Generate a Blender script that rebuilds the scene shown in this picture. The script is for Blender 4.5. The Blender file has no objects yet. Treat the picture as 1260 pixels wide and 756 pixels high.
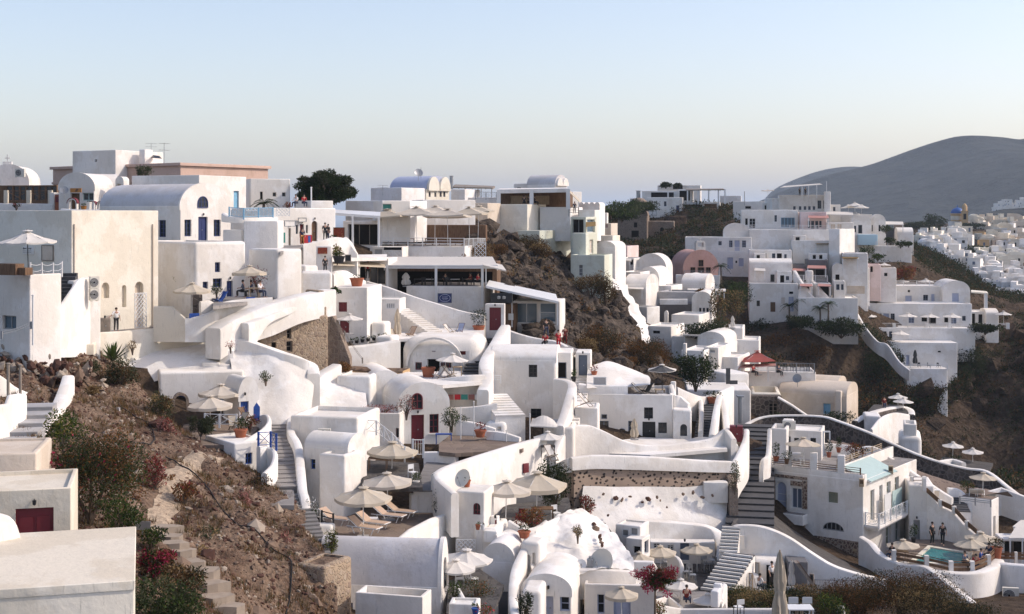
import bpy,bmesh,math,random
from mathutils import Vector,Matrix,noise
R=math.radians
rnd=random.Random(7)
SC=bpy.context.scene
COL=SC.collection
F,CX,HY=1700.0,630.0,265.0
def P(px,py,D):
 return Vector(((px-CX)/F*D,D,-(py-HY)/F*D))
def PZ(px,py,z):
 return P(px,py,-z*F/(py-HY))
MATS={}
def nd(nt,t,x=0,y=0,**kw):
 n=nt.nodes.new(t);n.location=(x,y)
 for k,v in kw.items():setattr(n,k,v)
 return n
def ramp(nt,stops,interp='LINEAR'):
 r=nd(nt,'ShaderNodeValToRGB');cr=r.color_ramp;cr.interpolation=interp
 while len(cr.elements)<len(stops):cr.elements.new(0.5)
 for e,(p,c)in zip(cr.elements,stops):
  e.position=p;e.color=(*c,1)if len(c)==3 else c
 return r
def base(name,rough=0.8,spec=0.3):
 m=bpy.data.materials.new(name);m.use_nodes=True
 nt=m.node_tree;b=nt.nodes['Principled BSDF']
 b.inputs['Roughness'].default_value=rough
 b.inputs['Specular IOR Level'].default_value=spec
 return m,nt,b
def coords(nt,scale=(1,1,1)):
 g=nd(nt,'ShaderNodeNewGeometry');mp=nd(nt,'ShaderNodeMapping');mp.inputs['Scale'].default_value=scale
 nt.links.new(g.outputs['Position'],mp.inputs['Vector']);return mp.outputs['Vector']
def noise_n(nt,vec,scale,detail=4,rough=.55):
 n=nd(nt,'ShaderNodeTexNoise');n.inputs['Scale'].default_value=scale
 n.inputs['Detail'].default_value=detail;n.inputs['Roughness'].default_value=rough
 nt.links.new(vec,n.inputs['Vector']);return n.outputs['Fac']
def bump(nt,b,h,strength=.3,dist=.05):
 bp=nd(nt,'ShaderNodeBump');bp.inputs['Strength'].default_value=strength;bp.inputs['Distance'].default_value=dist
 nt.links.new(h,bp.inputs['Height']);nt.links.new(bp.outputs['Normal'],b.inputs['Normal'])
def mix(nt,a,bb,fac,mode='MIX'):
 m=nd(nt,'ShaderNodeMix',data_type='RGBA',blend_type=mode)
 for s,v in((m.inputs[6],a),(m.inputs[7],bb)):
  if hasattr(v,'is_output'):nt.links.new(v,s)
  else:s.default_value=(*v,1)
 if hasattr(fac,'is_output'):nt.links.new(fac,m.inputs[0])
 else:m.inputs[0].default_value=fac
 return m.outputs[2]
def plaster(name,col,stain=(.42,.38,.32),amt=.35,bumps=.35):
 """lime-washed masonry: brushed coats, run-down weather streaks, lumpy surface"""
 m,nt,b=base(name,.9,.15)
 v=coords(nt);vs=coords(nt,(1.4,1.4,.16))
 n1=noise_n(nt,v,.45,5);n2=noise_n(nt,vs,1.3,4);n3=noise_n(nt,v,4.5,4)
 r1=ramp(nt,[(.35,(0,0,0)),(.75,(1,1,1))]);nt.links.new(n2,r1.inputs[0])
 r2=ramp(nt,[(.45,(0,0,0)),(.8,(1,1,1))]);nt.links.new(n1,r2.inputs[0])
 mm=nd(nt,'ShaderNodeMath',operation='MULTIPLY');nt.links.new(r1.outputs[0],mm.inputs[0]);nt.links.new(r2.outputs[0],mm.inputs[1])
 ms=nd(nt,'ShaderNodeMath',operation='MULTIPLY');nt.links.new(mm.outputs[0],ms.inputs[0]);ms.inputs[1].default_value=amt
 c=mix(nt,col,tuple(x*.9 for x in col),n3)
 r3=ramp(nt,[(.47,(0,0,0)),(.53,(1,1,1))]);nt.links.new(noise_n(nt,v,.33,7,.62),r3.inputs[0]);c=mix(nt,c,(col[0]*.87,col[1]*.85,col[2]*.82),r3.outputs[0])
 vo=nd(nt,'ShaderNodeTexNoise');vo.inputs['Scale'].default_value=9;vo.inputs['Detail'].default_value=3;nt.links.new(vs,vo.inputs['Vector']);r4=ramp(nt,[(.62,(0,0,0)),(.76,(.85,.85,.85))]);nt.links.new(vo.outputs['Fac'],r4.inputs[0]);c=mix(nt,c,tuple(x*.62 for x in col),r4.outputs[0])
 c=mix(nt,c,stain,ms.outputs[0])
 nt.links.new(c,b.inputs['Base Color'])
 n4=noise_n(nt,v,1.6,6,.6);bump(nt,b,n4,bumps,.12)
 return m
def paint(name,col,rough=.5,var=.25,spec=.4,metal=0):
 m,nt,b=base(name,rough,spec);b.inputs['Metallic'].default_value=metal
 v=coords(nt);n=noise_n(nt,v,3.0,5)
 nt.links.new(mix(nt,col,tuple(x*(1-var)for x in col),n),b.inputs['Base Color'])
 return m
def wood(name,c1,c2,rough=.7):
 m,nt,b=base(name,rough,.25)
 v=coords(nt,(6,6,.8));n=noise_n(nt,v,2.0,5)
 r=ramp(nt,[(.3,c1),(.7,c2)]);nt.links.new(n,r.inputs[0]);nt.links.new(r.outputs[0],b.inputs['Base Color'])
 bump(nt,b,n,.2,.02);return m
def cloth(name,col,trans=.25):
 m,nt,b=base(name,.9,.1)
 v=coords(nt);n=noise_n(nt,v,2.2,4)
 c=mix(nt,col,tuple(x*.82 for x in col),n);nt.links.new(c,b.inputs['Base Color'])
 t=nd(nt,'ShaderNodeBsdfTranslucent');nt.links.new(c,t.inputs['Color'])
 ms=nd(nt,'ShaderNodeMixShader');ms.inputs[0].default_value=trans
 nt.links.new(b.outputs[0],ms.inputs[1]);nt.links.new(t.outputs[0],ms.inputs[2])
 nt.links.new(ms.outputs[0],nt.nodes['Material Output'].inputs['Surface']);return m
def leafm(name,col):
 return cloth(name,col,.3)
def rubble_wall(name,mortar,sT,scale=2.2,gap=.12,bumpd=.12):
 """irregular field stones set in mortar"""
 m,nt,b=base(name,.92,.15)
 v=coords(nt);vo=nd(nt,'ShaderNodeTexVoronoi',feature='F1');vo.inputs['Scale'].default_value=scale
 n0=nd(nt,'ShaderNodeTexNoise');n0.inputs['Scale'].default_value=2.5;nt.links.new(v,n0.inputs['Vector'])
 ad=nd(nt,'ShaderNodeVectorMath',operation='MULTIPLY_ADD');nt.links.new(n0.outputs['Color'],ad.inputs[0]);ad.inputs[1].default_value=(.25,.25,.25);nt.links.new(v,ad.inputs[2])
 nt.links.new(ad.outputs[0],vo.inputs['Vector'])
 vd=nd(nt,'ShaderNodeTexVoronoi',feature='DISTANCE_TO_EDGE');vd.inputs['Scale'].default_value=scale;nt.links.new(ad.outputs[0],vd.inputs['Vector'])
 sep=nd(nt,'ShaderNodeSeparateColor');nt.links.new(vo.outputs['Color'],sep.inputs[0])
 r=ramp(nt,[(i/(max(1,len(sT)-1)),s)for i,s in enumerate(sT)]);nt.links.new(sep.outputs[0],r.inputs[0])
 e=ramp(nt,[(gap*.5,(0,0,0)),(gap,(1,1,1))]);nt.links.new(vd.outputs['Distance'],e.inputs[0])
 n=noise_n(nt,v,5,5);c=mix(nt,mortar,r.outputs[0],e.outputs[0]);c=mix(nt,c,(.5,.5,.5),n,'OVERLAY')if False else c
 d=mix(nt,c,tuple(x*.6 for x in mortar),noise_n(nt,v,.5,5))
 c2=mix(nt,c,d,.5);nt.links.new(c2,b.inputs['Base Color'])
 bump(nt,b,e.outputs[0],.6,bumpd);return m
def spotted_wall(name,mortar,spot,scale=2.6,size=.32):
 """wide pale mortar with dark lava stones showing as separate dots"""
 m,nt,b=base(name,.92,.15)
 v=coords(nt,(1,1,1.25));vo=nd(nt,'ShaderNodeTexVoronoi',feature='F1');vo.inputs['Scale'].default_value=scale
 nt.links.new(v,vo.inputs['Vector'])
 e=ramp(nt,[(size*.85,(1,1,1)),(size*1.1,(0,0,0))]);nt.links.new(vo.outputs['Distance'],e.inputs[0])
 sep=nd(nt,'ShaderNodeSeparateColor');nt.links.new(vo.outputs['Color'],sep.inputs[0])
 t=ramp(nt,[(.12,(0,0,0)),(.25,(1,1,1))]);nt.links.new(sep.outputs[0],t.inputs[0])
 mm=nd(nt,'ShaderNodeMath',operation='MULTIPLY');nt.links.new(e.outputs[0],mm.inputs[0]);nt.links.new(t.outputs[0],mm.inputs[1])
 n=noise_n(nt,v,.7,5);c=mix(nt,mortar,tuple(x*.55 for x in mortar),n)
 c=mix(nt,c,spot,mm.outputs[0]);nt.links.new(c,b.inputs['Base Color'])
 bump(nt,b,mm.outputs[0],.5,.1);return m
def earth(name,cols,scale=.5,bumpd=.5,fine=6.0):
 m,nt,b=base(name,.95,.1)
 v=coords(nt);n1=noise_n(nt,v,scale,8,.65);n2=noise_n(nt,v,fine,6,.7)
 r=ramp(nt,[(.28+.44*i/(len(cols)-1),c)for i,c in enumerate(cols)]);nt.links.new(n1,r.inputs[0])
 r2=ramp(nt,[(.35,(.45,.45,.45)),(.65,(1.25,1.2,1.15))]);nt.links.new(n2,r2.inputs[0])
 c=mix(nt,r.outputs[0],r2.outputs[0],.8,'MULTIPLY');nt.links.new(c,b.inputs['Base Color'])
 vo=nd(nt,'ShaderNodeTexVoronoi');vo.inputs['Scale'].default_value=fine*.5;nt.links.new(v,vo.inputs['Vector'])
 ad=nd(nt,'ShaderNodeMath',operation='ADD');nt.links.new(n2,ad.inputs[0]);nt.links.new(vo.outputs['Distance'],ad.inputs[1])
 bump(nt,b,ad.outputs[0],.8,bumpd);return m
def glassm(name,col=(.02,.025,.03)):
 m,nt,b=base(name,.08,.5);b.inputs['Base Color'].default_value=(*col,1);return m
W=(.82,.79,.745)  # base white; two copies below carry shade (cooler) and sun (brighter) in their colour
MK={'w':lambda:plaster('white_limewash',W,amt=.65),'w2':lambda:plaster('shaded_white_limewash',(.80,.78,.755),amt=.5),'b':lambda:plaster('sunlit_white_limewash',(.83,.805,.76),amt=.5,bumps=.22),'rW':lambda:plaster('whitewashed_rock',(.80,.775,.735),stain=(.42,.37,.31),amt=.6,bumps=.5),'cream':lambda:plaster('cream_plaster',(.80,.75,.645),amt=.25),'cream2':lambda:plaster('pale_yellow_plaster',(.74,.67,.55),amt=.3),'beige':lambda:plaster('beige_plaster',(.66,.57,.47),amt=.3),'sage':lambda:plaster('pale_sage_plaster',(.66,.68,.58),amt=.35),'pink':lambda:plaster('dusty_pink_plaster',(.60,.36,.31),amt=.3),'peach':lambda:plaster('peach_plaster',(.60,.43,.35),amt=.5),'palepink':lambda:plaster('pale_pink_plaster',(.74,.60,.57),amt=.3),'grey':lambda:plaster('grey_cement',(.42,.42,.43),amt=.5),'rG':lambda:plaster('shade_grey_weathered_roof',(.60,.59,.60),stain=(.3,.3,.32),amt=.75),'dG':lambda:plaster('dark_cement_and_shade',(.16,.16,.165),amt=.3),'oldplaster':lambda:rubble_wall('old_crumbling_plaster',(.40,.31,.22),[(.48,.37,.26),(.34,.25,.18),(.44,.36,.28),(.17,.11,.085),(.42,.34,.27)],3.8,.15,.25),'ruin':lambda:rubble_wall('ruin_masonry',(.30,.24,.19),[(.30,.23,.18),(.2,.15,.12),(.34,.28,.22)],3.2,.12),'dS':lambda:rubble_wall('dark_lava_masonry',(.17,.145,.125),[(.05,.043,.04),(.10,.08,.07),(.035,.03,.03),(.13,.105,.09)],2.2,.12),'brownstone':lambda:rubble_wall('brown_stone_facing',(.42,.34,.27),[(.10,.065,.05),(.16,.10,.075),(.07,.05,.045)],3.6,.14),'spotted':lambda:spotted_wall('mortar_with_lava_dots',(.42,.32,.245),(.04,.032,.028),3.3,.36),'pebblepave':lambda:spotted_wall('brown_pebble_paving',(.24,.185,.15),(.12,.09,.08),2.5,.3),'paving':lambda:rubble_wall('worn_grey_paving',(.30,.28,.26),[(.24,.22,.21),(.33,.31,.29),(.2,.19,.19)],1.3,.06,.03),'bP':lambda:rubble_wall('brown_terrace_paving',(.24,.19,.15),[(.20,.155,.12),(.26,.2,.16),(.17,.13,.11)],1.0,.06,.03),'dP':lambda:rubble_wall('dark_stone_paving',(.10,.095,.09),[(.06,.055,.055),(.085,.075,.07),(.12,.11,.1)],1.6,.1,.04),'sT':lambda:paint('grey_stone_treads',(.27,.255,.24),.9,.4,.2),'sD':lambda:paint('dark_and_shaded_treads',(.085,.085,.09),.9,.4,.2),'navy':lambda:paint('navy_blue_paint',(.018,.035,.14)),'blue':lambda:paint('cobalt_blue_paint',(.025,.09,.36)),'sky':lambda:paint('sky_blue_paint',(.25,.50,.68)),'lilac':lambda:paint('lilac_grey_paint',(.44,.48,.62)),'slate':lambda:paint('slate_blue_paint',(.12,.15,.21)),'red':lambda:paint('maroon_paint',(.17,.018,.025)),'bR':lambda:paint('red_cloth',(.45,.02,.03),.8),'orange':lambda:paint('orange_paint',(.50,.22,.05)),'wood':lambda:wood('brown_timber',(.10,.055,.03),(.20,.12,.07)),'pW':lambda:wood('pale_timber',(.34,.25,.16),(.48,.37,.25)),'gW':lambda:wood('weathered_timber',(.20,.17,.14),(.33,.28,.23)),'mW':lambda:paint('white_painted_metal',(.72,.72,.71),.45,.12),'mG':lambda:paint('grey_metal',(.32,.33,.34),.4,.2,.5,.4),'black':lambda:paint('black_paint',(.016,.016,.018),.5,.3),'olive':lambda:paint('olive_grey_shutters',(.26,.27,.20)),'teal':lambda:paint('teal_cloth',(.05,.24,.2),.8),'glass':lambda:glassm('dark_window_glass'),'gB':lambda:glassm('blue_grey_glass',(.10,.15,.19)),'dark':lambda:paint('dark_interior',(.02,.018,.017),.9,.4,.1),'tC':lambda:paint('tC',(.38,.13,.07),.85,.3,.2),'acwhite':lambda:paint('off_white_enamel',(.66,.63,.55),.4,.1),'canvas':lambda:cloth('beige_canvas',(.66,.58,.46)),'cF':lambda:cloth('sun_faded_canvas',(.70,.63,.53)),'canvasW':lambda:cloth('white_canvas',(.80,.76,.70),.2),'canvasgrey':lambda:cloth('grey_canvas',(.10,.10,.10),.05),'canvaspink':lambda:cloth('faded_red_canvas',(.56,.30,.26),.15),'canvasred':lambda:cloth('rust_red_canvas',(.42,.12,.10),.1),'sling':lambda:cloth('tan_sling_fabric',(.58,.43,.32),.1),'skin':lambda:paint('skin',(.45,.27,.19),.6,.1),'hair':lambda:paint('dark_brown_hair',(.03,.02,.015),.7),'denim':lambda:paint('dark_blue_denim',(.04,.05,.09),.9),'wC':lambda:paint('white_cotton',(.74,.73,.72),.9,.1),'g1':lambda:leafm('mid_green_leaves',(.055,.085,.022)),'g2':lambda:leafm('dark_green_leaves',(.028,.045,.016)),'g3':lambda:leafm('yellow_green_leaves',(.16,.17,.035)),'o1':lambda:leafm('olive_leaves',(.075,.085,.045)),'o2':lambda:leafm('dusty_olive_leaves',(.045,.05,.028)),'r1':lambda:leafm('rust_brown_leaves',(.20,.095,.035)),'r2':lambda:leafm('dry_brown_leaves',(.105,.062,.028)),'straw':lambda:leafm('dry_straw_leaves',(.30,.21,.10)),'magenta':lambda:leafm('magenta_bracts',(.36,.035,.085)),'rL':lambda:leafm('dark_red_leaves',(.22,.045,.04)),'rosy':lambda:leafm('dry_pink_bracts',(.42,.20,.17)),'bark':lambda:wood('bark',(.08,.06,.045),(.17,.13,.10),.95),'slope':lambda:earth('rubble_earth',[(.055,.034,.024),(.16,.105,.074),(.25,.18,.13),(.10,.06,.043),(.20,.14,.10)],.22,.3,4),'path':lambda:earth('dusty_path',[(.36,.285,.21),(.46,.37,.275),(.40,.32,.24)],.6,.08,5),'rock':lambda:earth('brown_lava_rock',[(.028,.024,.022),(.078,.063,.052),(.16,.13,.105),(.052,.042,.036)],.3,1.2,1.4),'cliff':lambda:earth('cliff_rock',[(.036,.03,.024),(.07,.053,.04),(.115,.08,.058),(.042,.036,.028)],.09,1.8,.6),'farland':lambda:earth('far_hillside',[(.014,.02,.024),(.042,.046,.042),(.022,.028,.029)],.008,20,.03),'ground':lambda:earth('hillside_earth',[(.05,.036,.026),(.095,.068,.047),(.065,.046,.033)],.2,.5,2),'stone1':lambda:paint('brown_stones',(.24,.17,.125),.95,.5,.1),'stone2':lambda:paint('pale_stones',(.42,.35,.28),.95,.4,.1),'stone3':lambda:paint('dark_red_stones',(.12,.065,.05),.95,.5,.1),'hose':lambda:paint('black_hose',(.012,.011,.011),.6),'aqua':lambda:paint('pale_aqua_wall',(.48,.66,.72),.7,.1),'turquoise':lambda:paint('pale_turquoise_paint',(.44,.57,.55),.8,.2),'domeblue':lambda:paint('blue_dome_paint',(.02,.10,.34),.5,.2),'ochre':lambda:plaster('ochre_plaster',(.58,.40,.22),amt=.3),'picture':lambda:rubble_wall('woven_red_pattern',(.30,.06,.03),[(.34,.08,.05),(.2,.05,.03),(.42,.22,.1)],6,.1,.01),}  # roof cement grey holds the vaults' shade as well as weathering
def M(k):
 if k not in MATS:MATS[k]=MK[k]()
 return MATS[k]
def tile_water():
 m,nt,b=base('pool_water',.03,.5);b.inputs['Base Color'].default_value=(.02,.19,.20,1)
 v=coords(nt);n=noise_n(nt,v,3,3);bump(nt,b,n,.06,.05)
 nt.links.new(mix(nt,(.015,.16,.17),(.04,.26,.26),noise_n(nt,v,.5,3)),b.inputs['Base Color']);return m
MK['water']=tile_water
class MB:
 def __init__(s):s.v,s.f,s.mi=[],[],[]
 def add(s,verts,faces,mi=0):
  o=len(s.v);s.v+=[tuple(p)for p in verts]
  s.f+=[tuple(i+o for i in f)for f in faces];s.mi+=[mi]*len(faces)
 def box(s,x0,x1,y0,y1,z0,z1,mi=0,mat=None):
  vs=[Vector((x,y,z))for z in(z0,z1)for y in(y0,y1)for x in(x0,x1)]
  if mat is not None:vs=[mat@q for q in vs]
  s.add(vs,[(0,2,3,1),(4,5,7,6),(0,1,5,4),(2,6,7,3),(0,4,6,2),(1,3,7,5)],mi)
 def tube(s,pts,r,n=6,mi=0,caps=True):
  pts=[Vector(p)for p in pts];rs=r if isinstance(r,(list,tuple))else[r]*len(pts)
  rings=[]
  for i,p in enumerate(pts):
   d=(pts[min(i+1,len(pts)-1)]-pts[max(i-1,0)]).normalized()
   a=d.cross(Vector((0,0,1)));a=a if a.length>.1 else d.cross(Vector((1,0,0)))
   a.normalize();bb=d.cross(a)
   rings.append([p+(a*math.cos(2*math.pi*k/n)+bb*math.sin(2*math.pi*k/n))*rs[i]for k in range(n)])
  vs=[q for r_ in rings for q in r_];fs=[]
  for i in range(len(pts)-1):
   for k in range(n):
    fs.append((i*n+k,i*n+(k+1)%n,(i+1)*n+(k+1)%n,(i+1)*n+k))
  if caps:fs+=[tuple(range(n))[::-1],tuple(range((len(pts)-1)*n,len(pts)*n))]
  s.add(vs,fs,mi)
 def lathe(s,prof,n=12,c=(0,0,0),mi=0):
  vs,fs=[],[]
  for(r,z)in prof:
   vs+=[(c[0]+r*math.cos(2*math.pi*k/n),c[1]+r*math.sin(2*math.pi*k/n),c[2]+z)for k in range(n)]
  for i in range(len(prof)-1):
   for k in range(n):fs.append((i*n+k,i*n+(k+1)%n,(i+1)*n+(k+1)%n,(i+1)*n+k))
  fs+=[tuple(range(n))[::-1],tuple(range((len(prof)-1)*n,len(prof)*n))]
  s.add(vs,fs,mi)
 def prism(s,poly,d,mi=0):
  n=len(poly);vs=[Vector(p)for p in poly];vs+=[p+Vector(d)for p in vs]
  s.add(vs,[tuple(range(n)),tuple(range(2*n-1,n-1,-1))]+[(i,n+i,n+(i+1)%n,(i+1)%n)for i in range(n)],mi)
 def obj(s,name,mats,parent=None,sM=True,fix=True):
  me=bpy.data.meshes.new(name);me.from_pydata(s.v,[],s.f)
  mats=mats if isinstance(mats,(list,tuple))else[mats]
  for m in mats:me.materials.append(M(m))
  if len(mats)>1:me.polygons.foreach_set('material_index',s.mi)
  return link(name,me,parent,sM,fix)
def link(name,me,parent=None,sM=True,fix=True):
 if fix:
  bm=bmesh.new();bm.from_mesh(me);bmesh.ops.recalc_face_normals(bm,faces=bm.faces);bm.to_mesh(me);bm.free()
 if sM:
  me.polygons.foreach_set('use_smooth',[True]*len(me.polygons));me.set_sharp_from_angle(angle=R(38))
 me.update();o=bpy.data.objects.new(name,me);COL.objects.link(o)
 if parent is not None:o.parent=parent
 return o
def tag(o,label=None,cat=None,gR=None,kind=None):
 if label:o['label']=label
 if cat:o['category']=cat
 if gR:o['group']=gR
 if kind:o['kind']=kind
 return o
def empty(name,loc,label,cat,gR=None,rz=0,sc=1):
 o=bpy.data.objects.new(name,None);COL.objects.link(o)
 o.location=loc;o.rotation_euler=(0,0,rz);o.scale=(sc,sc,sc);o.empty_display_size=.3
 return tag(o,label,cat,gR)
def kids(o):return[c for c in o.children]
def copy_tree(o,parent=None):
 c=o.copy();COL.objects.link(c)
 if parent is not None:c.parent=parent
 for ch in kids(o):copy_tree(ch,c)
 return c
def bevel_bm(bm,w,seg=2,bottom=False):
 es=[e for e in bm.edges if bottom or not all(v.co.z<.001+min(q.co.z for q in bm.verts)for v in e.verts)]
 bmesh.ops.bevel(bm,geom=es,offset=w,segments=seg,profile=.5,affect='EDGES',clamp_overlap=True)
GROUNDPTS=[]
class House:
 """One building. Local axes: x along its front, y into its depth, z up; near corner D metres away."""
 def __init__(s,name,label,cat,xl,xr,D,yt,yb,psi=-25,L=6,xb=None,mat='w',gR=None,bevel=.085,pA=.35,rM=None,drop=3.0,ground=True):
  s.psi=psi;a=R(psi);s.u=Vector((math.cos(a),math.sin(a),0));s.w=Vector((-math.sin(a),math.cos(a),0))
  kl,kr=(xl-CX)/F,(xr-CX)/F
  if psi>=0:
   A=Vector((kl*D,D,0));Wd=(kr*A.y-A.x)/(s.u.x-kr*s.u.y)
  else:
   B=Vector((kr*D,D,0));Wd=(B.x-kl*B.y)/(s.u.x-kl*s.u.y);A=B-s.u*Wd
  s.W=Wd
  if xb is not None:
   kb=(xb-CX)/F;C=A+s.u*Wd if psi<0 else A
   L=(kb*C.y-C.x)/(s.w.x-kb*s.w.y)
  if not 0<L<16:print('BADL',label,round(L,1));L=7
  s.L=abs(L);zt=-(yt-HY)/F*D;zb=-(yb-HY)/F*D
  s.H=zt-zb;s.A=Vector((A.x,A.y,zb));s.D=D;s.mat=mat;s.drop=drop
  s.root=empty(name,s.A,label,cat,gR,a)
  s.mw=Matrix.Translation(s.A)@Matrix.Rotation(a,4,'Z');s.inv=s.mw.inverted()
  s.vols=[dict(x0=0,x1=s.W,y0=0,y1=s.L,z0=-drop,z1=s.H,bevel=bevel,par=pA)]
  s.holes=[];s.extra=[];s.roofmat=rM or mat
  if ground:
   c=s.mw@Vector((s.W/2,s.L/2,0));GROUNDPTS.append((c.x,c.y,c.z-.3))
   c=s.mw@Vector((s.W/2,0,0));GROUNDPTS.append((c.x,c.y,c.z-.3))
  HOUSES.append(s)
 def ray(s,px,py,face,off=0):
  """pixel -> (along, up) on one of the planes of the house"""
  o=s.inv@Vector((0,0,0));d=(s.inv@P(px,py,100))-o
  if face=='f':t=(off-o.y)/d.y;p=o+d*t;return p.x,p.z
  if face=='r':t=(s.W+off-o.x)/d.x;p=o+d*t;return p.y,p.z
  if face=='l':t=(off-o.x)/d.x;p=o+d*t;return p.y,p.z
  if face=='t':t=(s.H+off-o.z)/d.z;p=o+d*t;return p.x,p.y
 def vol(s,xl,xr,yt,yb,off,L,bevel=.1,par=.3):
  x0,z1=s.ray(xl,yt,'f',off);x1,z0=s.ray(xr,yb,'f',off)
  s.vols.append(dict(x0=x0,x1=x1,y0=off,y1=off+L,z0=z0 if yb<9000 else-s.drop,z1=z1,bevel=bevel,par=par));return s
 def box(s,x0,x1,y0,y1,z0,z1,bevel=.08,par=0):
  s.vols.append(dict(x0=x0,x1=x1,y0=y0,y1=y1,z0=z0,z1=z1,bevel=bevel,par=par));return s
 def win(s,x0,y0,x1,y1,face='f',col='navy',pane='glass',arch=False,door=False,bars=(2,3),vol=0,rec=.22,label=None,frame=None,leaf=None,sill=False):
  off=0
  v=s.vols[vol]
  if face=='f':off=v['y0']
  if face=='r':off=v['x1']-s.W
  if face=='l':off=v['x0']
  a0,b1=s.ray(x0,y0,face,off);a1,b0=s.ray(x1,y1,face,off)
  if a0>a1:a0,a1=a1,a0
  s.holes.append(dict(a0=a0,a1=a1,b0=b0,b1=b1,face=face,vol=vol,off=off,arch=arch,rec=rec,col=col,pane=pane,door=door,bars=bars,label=label,frame=frame,leaf=leaf,sill=sill))
  return s
 def vault(s,axis='x',rise=None,vol=0,over=.0,mat=None,gable=.0):
  s.extra.append(('vault',axis,rise,vol,over,mat or s.roofmat,gable));s.vols[vol]['par']=0;return s
 def M3(s,face,a,b,d,off):
  if face=='f':return Vector((a,off-d,b))
  if face=='r':return Vector((s.W+off+d,a,b))
  return Vector((off-d,a,b))
 def build(s):
  allbm=MB();seg_faces=[]
  for vi,v in enumerate(s.vols):
   bm=bmesh.new()
   bmesh.ops.create_cube(bm,size=1,matrix=Matrix.Translation(((v['x0']+v['x1'])/2,(v['y0']+v['y1'])/2,(v['z0']+v['z1'])/2))@Matrix.Diagonal((v['x1']-v['x0'],v['y1']-v['y0'],v['z1']-v['z0'],1)))
   if v['bevel']>0:bevel_bm(bm,min(v['bevel'],.2*min(v['x1']-v['x0'],v['y1']-v['y0'],v['z1']-v['z0'])),3)
   bm.normal_update()
   top=max((f for f in bm.faces if f.normal.z>.99),key=lambda f:f.calc_area())
   topidx=None
   if v['par']>0 and min(v['x1']-v['x0'],v['y1']-v['y0'])>1.0:
    bmesh.ops.inset_region(bm,faces=[top],thickness=.16)
    bmesh.ops.inset_region(bm,faces=[top],thickness=.002,depth=-v['par'])
   top.material_index=1
   hs=[h for h in s.holes if h['vol']==vi]
   for face,nrm in(('f',Vector((0,-1,0))),('r',Vector((1,0,0))),('l',Vector((-1,0,0)))):
    fh=[h for h in hs if h['face']==face]
    if not fh:continue
    ff=max((f for f in bm.faces if f.normal.dot(nrm)>.999),key=lambda f:f.calc_area(),default=None)
    if ff is None:continue
    ax=0 if face=='f' else 1
    lo_a,hi_a=min(q.co[ax]for q in ff.verts),max(q.co[ax]for q in ff.verts)
    lo_b,hi_b=min(q.co.z for q in ff.verts),max(q.co.z for q in ff.verts)
    bm.faces.remove(ff);off=fh[0]['off']
    for h in fh:
     h['a0']=max(h['a0'],lo_a+.01);h['a1']=min(h['a1'],hi_a-.01)
     h['b0']=max(h['b0'],lo_b+.01);h['b1']=min(h['b1'],hi_b-.01)
    fh=[h for h in fh if h['a1']-h['a0']>.05 and h['b1']-h['b0']>.05]
    for h in hs:
     if h['face']==face and h not in fh:h['skip']=True
    As=sorted({lo_a,hi_a,*[h['a0']for h in fh],*[h['a1']for h in fh]})
    Bs=sorted({lo_b,hi_b,*[h['b0']for h in fh],*[h['b1']for h in fh]})
    for i in range(len(As)-1):
     for j in range(len(Bs)-1):
      ca,cb=(As[i]+As[i+1])/2,(Bs[j]+Bs[j+1])/2
      if any(h['a0']<ca<h['a1']and h['b0']<cb<h['b1']for h in fh):continue
      if As[i+1]-As[i]<1e-5 or Bs[j+1]-Bs[j]<1e-5:continue
      allbm.add([s.M3(face,a,b,0,off)for a,b in((As[i],Bs[j]),(As[i+1],Bs[j]),(As[i+1],Bs[j+1]),(As[i],Bs[j+1]))],[(0,1,2,3)])
    for h in fh:
     out=outline(h)
     n=len(out);vs=[s.M3(face,a,b,0,off)for a,b in out]+[s.M3(face,a,b,-h['rec']-.05,off)for a,b in out]
     allbm.add(vs,[(i,(i+1)%n,n+(i+1)%n,n+i)for i in range(n)])
     if h['arch']:
      top_=out[2:]
      for(pa,pb),(qa,qb)in zip(top_,top_[1:]):
       allbm.add([s.M3(face,a,b,0,off)for a,b in((pa,pb),(qa,qb),(qa,h['b1']),(pa,h['b1']))],[(0,1,2,3)])
   bm.verts.index_update();vs=[q.co.copy()for q in bm.verts]
   for k in(0,1):
    fl=[tuple(q.index for q in f.verts)for f in bm.faces if f.material_index==k]
    if k==0:allbm.add(vs,fl,0)
    else:allbm.add(vs,fl,1)
   bm.free()
  allbm.obj('wall',[s.mat,s.roofmat],s.root,fix=False)
  for e in s.extra:
   if e[0]=='vault':s._vault(*e[1:])
  for h in s.holes:
   if not h.get('skip'):s._opening(h)
 def _vault(s,axis,rise,vi,over,mat,gable):
  v=s.vols[vi];mb=MB();z=v['z1']-.06
  lx,ly=v['x1']-v['x0'],v['y1']-v['y0'];n=18
  span=(ly if axis=='x' else lx)-.04;rise=rise or span/2
  prof=[(-math.cos(math.pi*k/n)*span/2,math.sin(math.pi*k/n)*rise)for k in range(n+1)]
  prof=[(prof[0][0],-.3)]+prof+[(prof[-1][0],-.3)]
  if axis=='x':
   poly=[Vector((v['x0']-over+.02,(v['y0']+v['y1'])/2+a,z+b))for a,b in prof];d=Vector((lx+2*over-.04,0,0))
  else:
   poly=[Vector(((v['x0']+v['x1'])/2+a,v['y0']-over+.02,z+b))for a,b in prof];d=Vector((0,ly+2*over-.04,0))
  mb.prism(poly,d);mb.obj('roof',mat,s.root)
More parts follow.
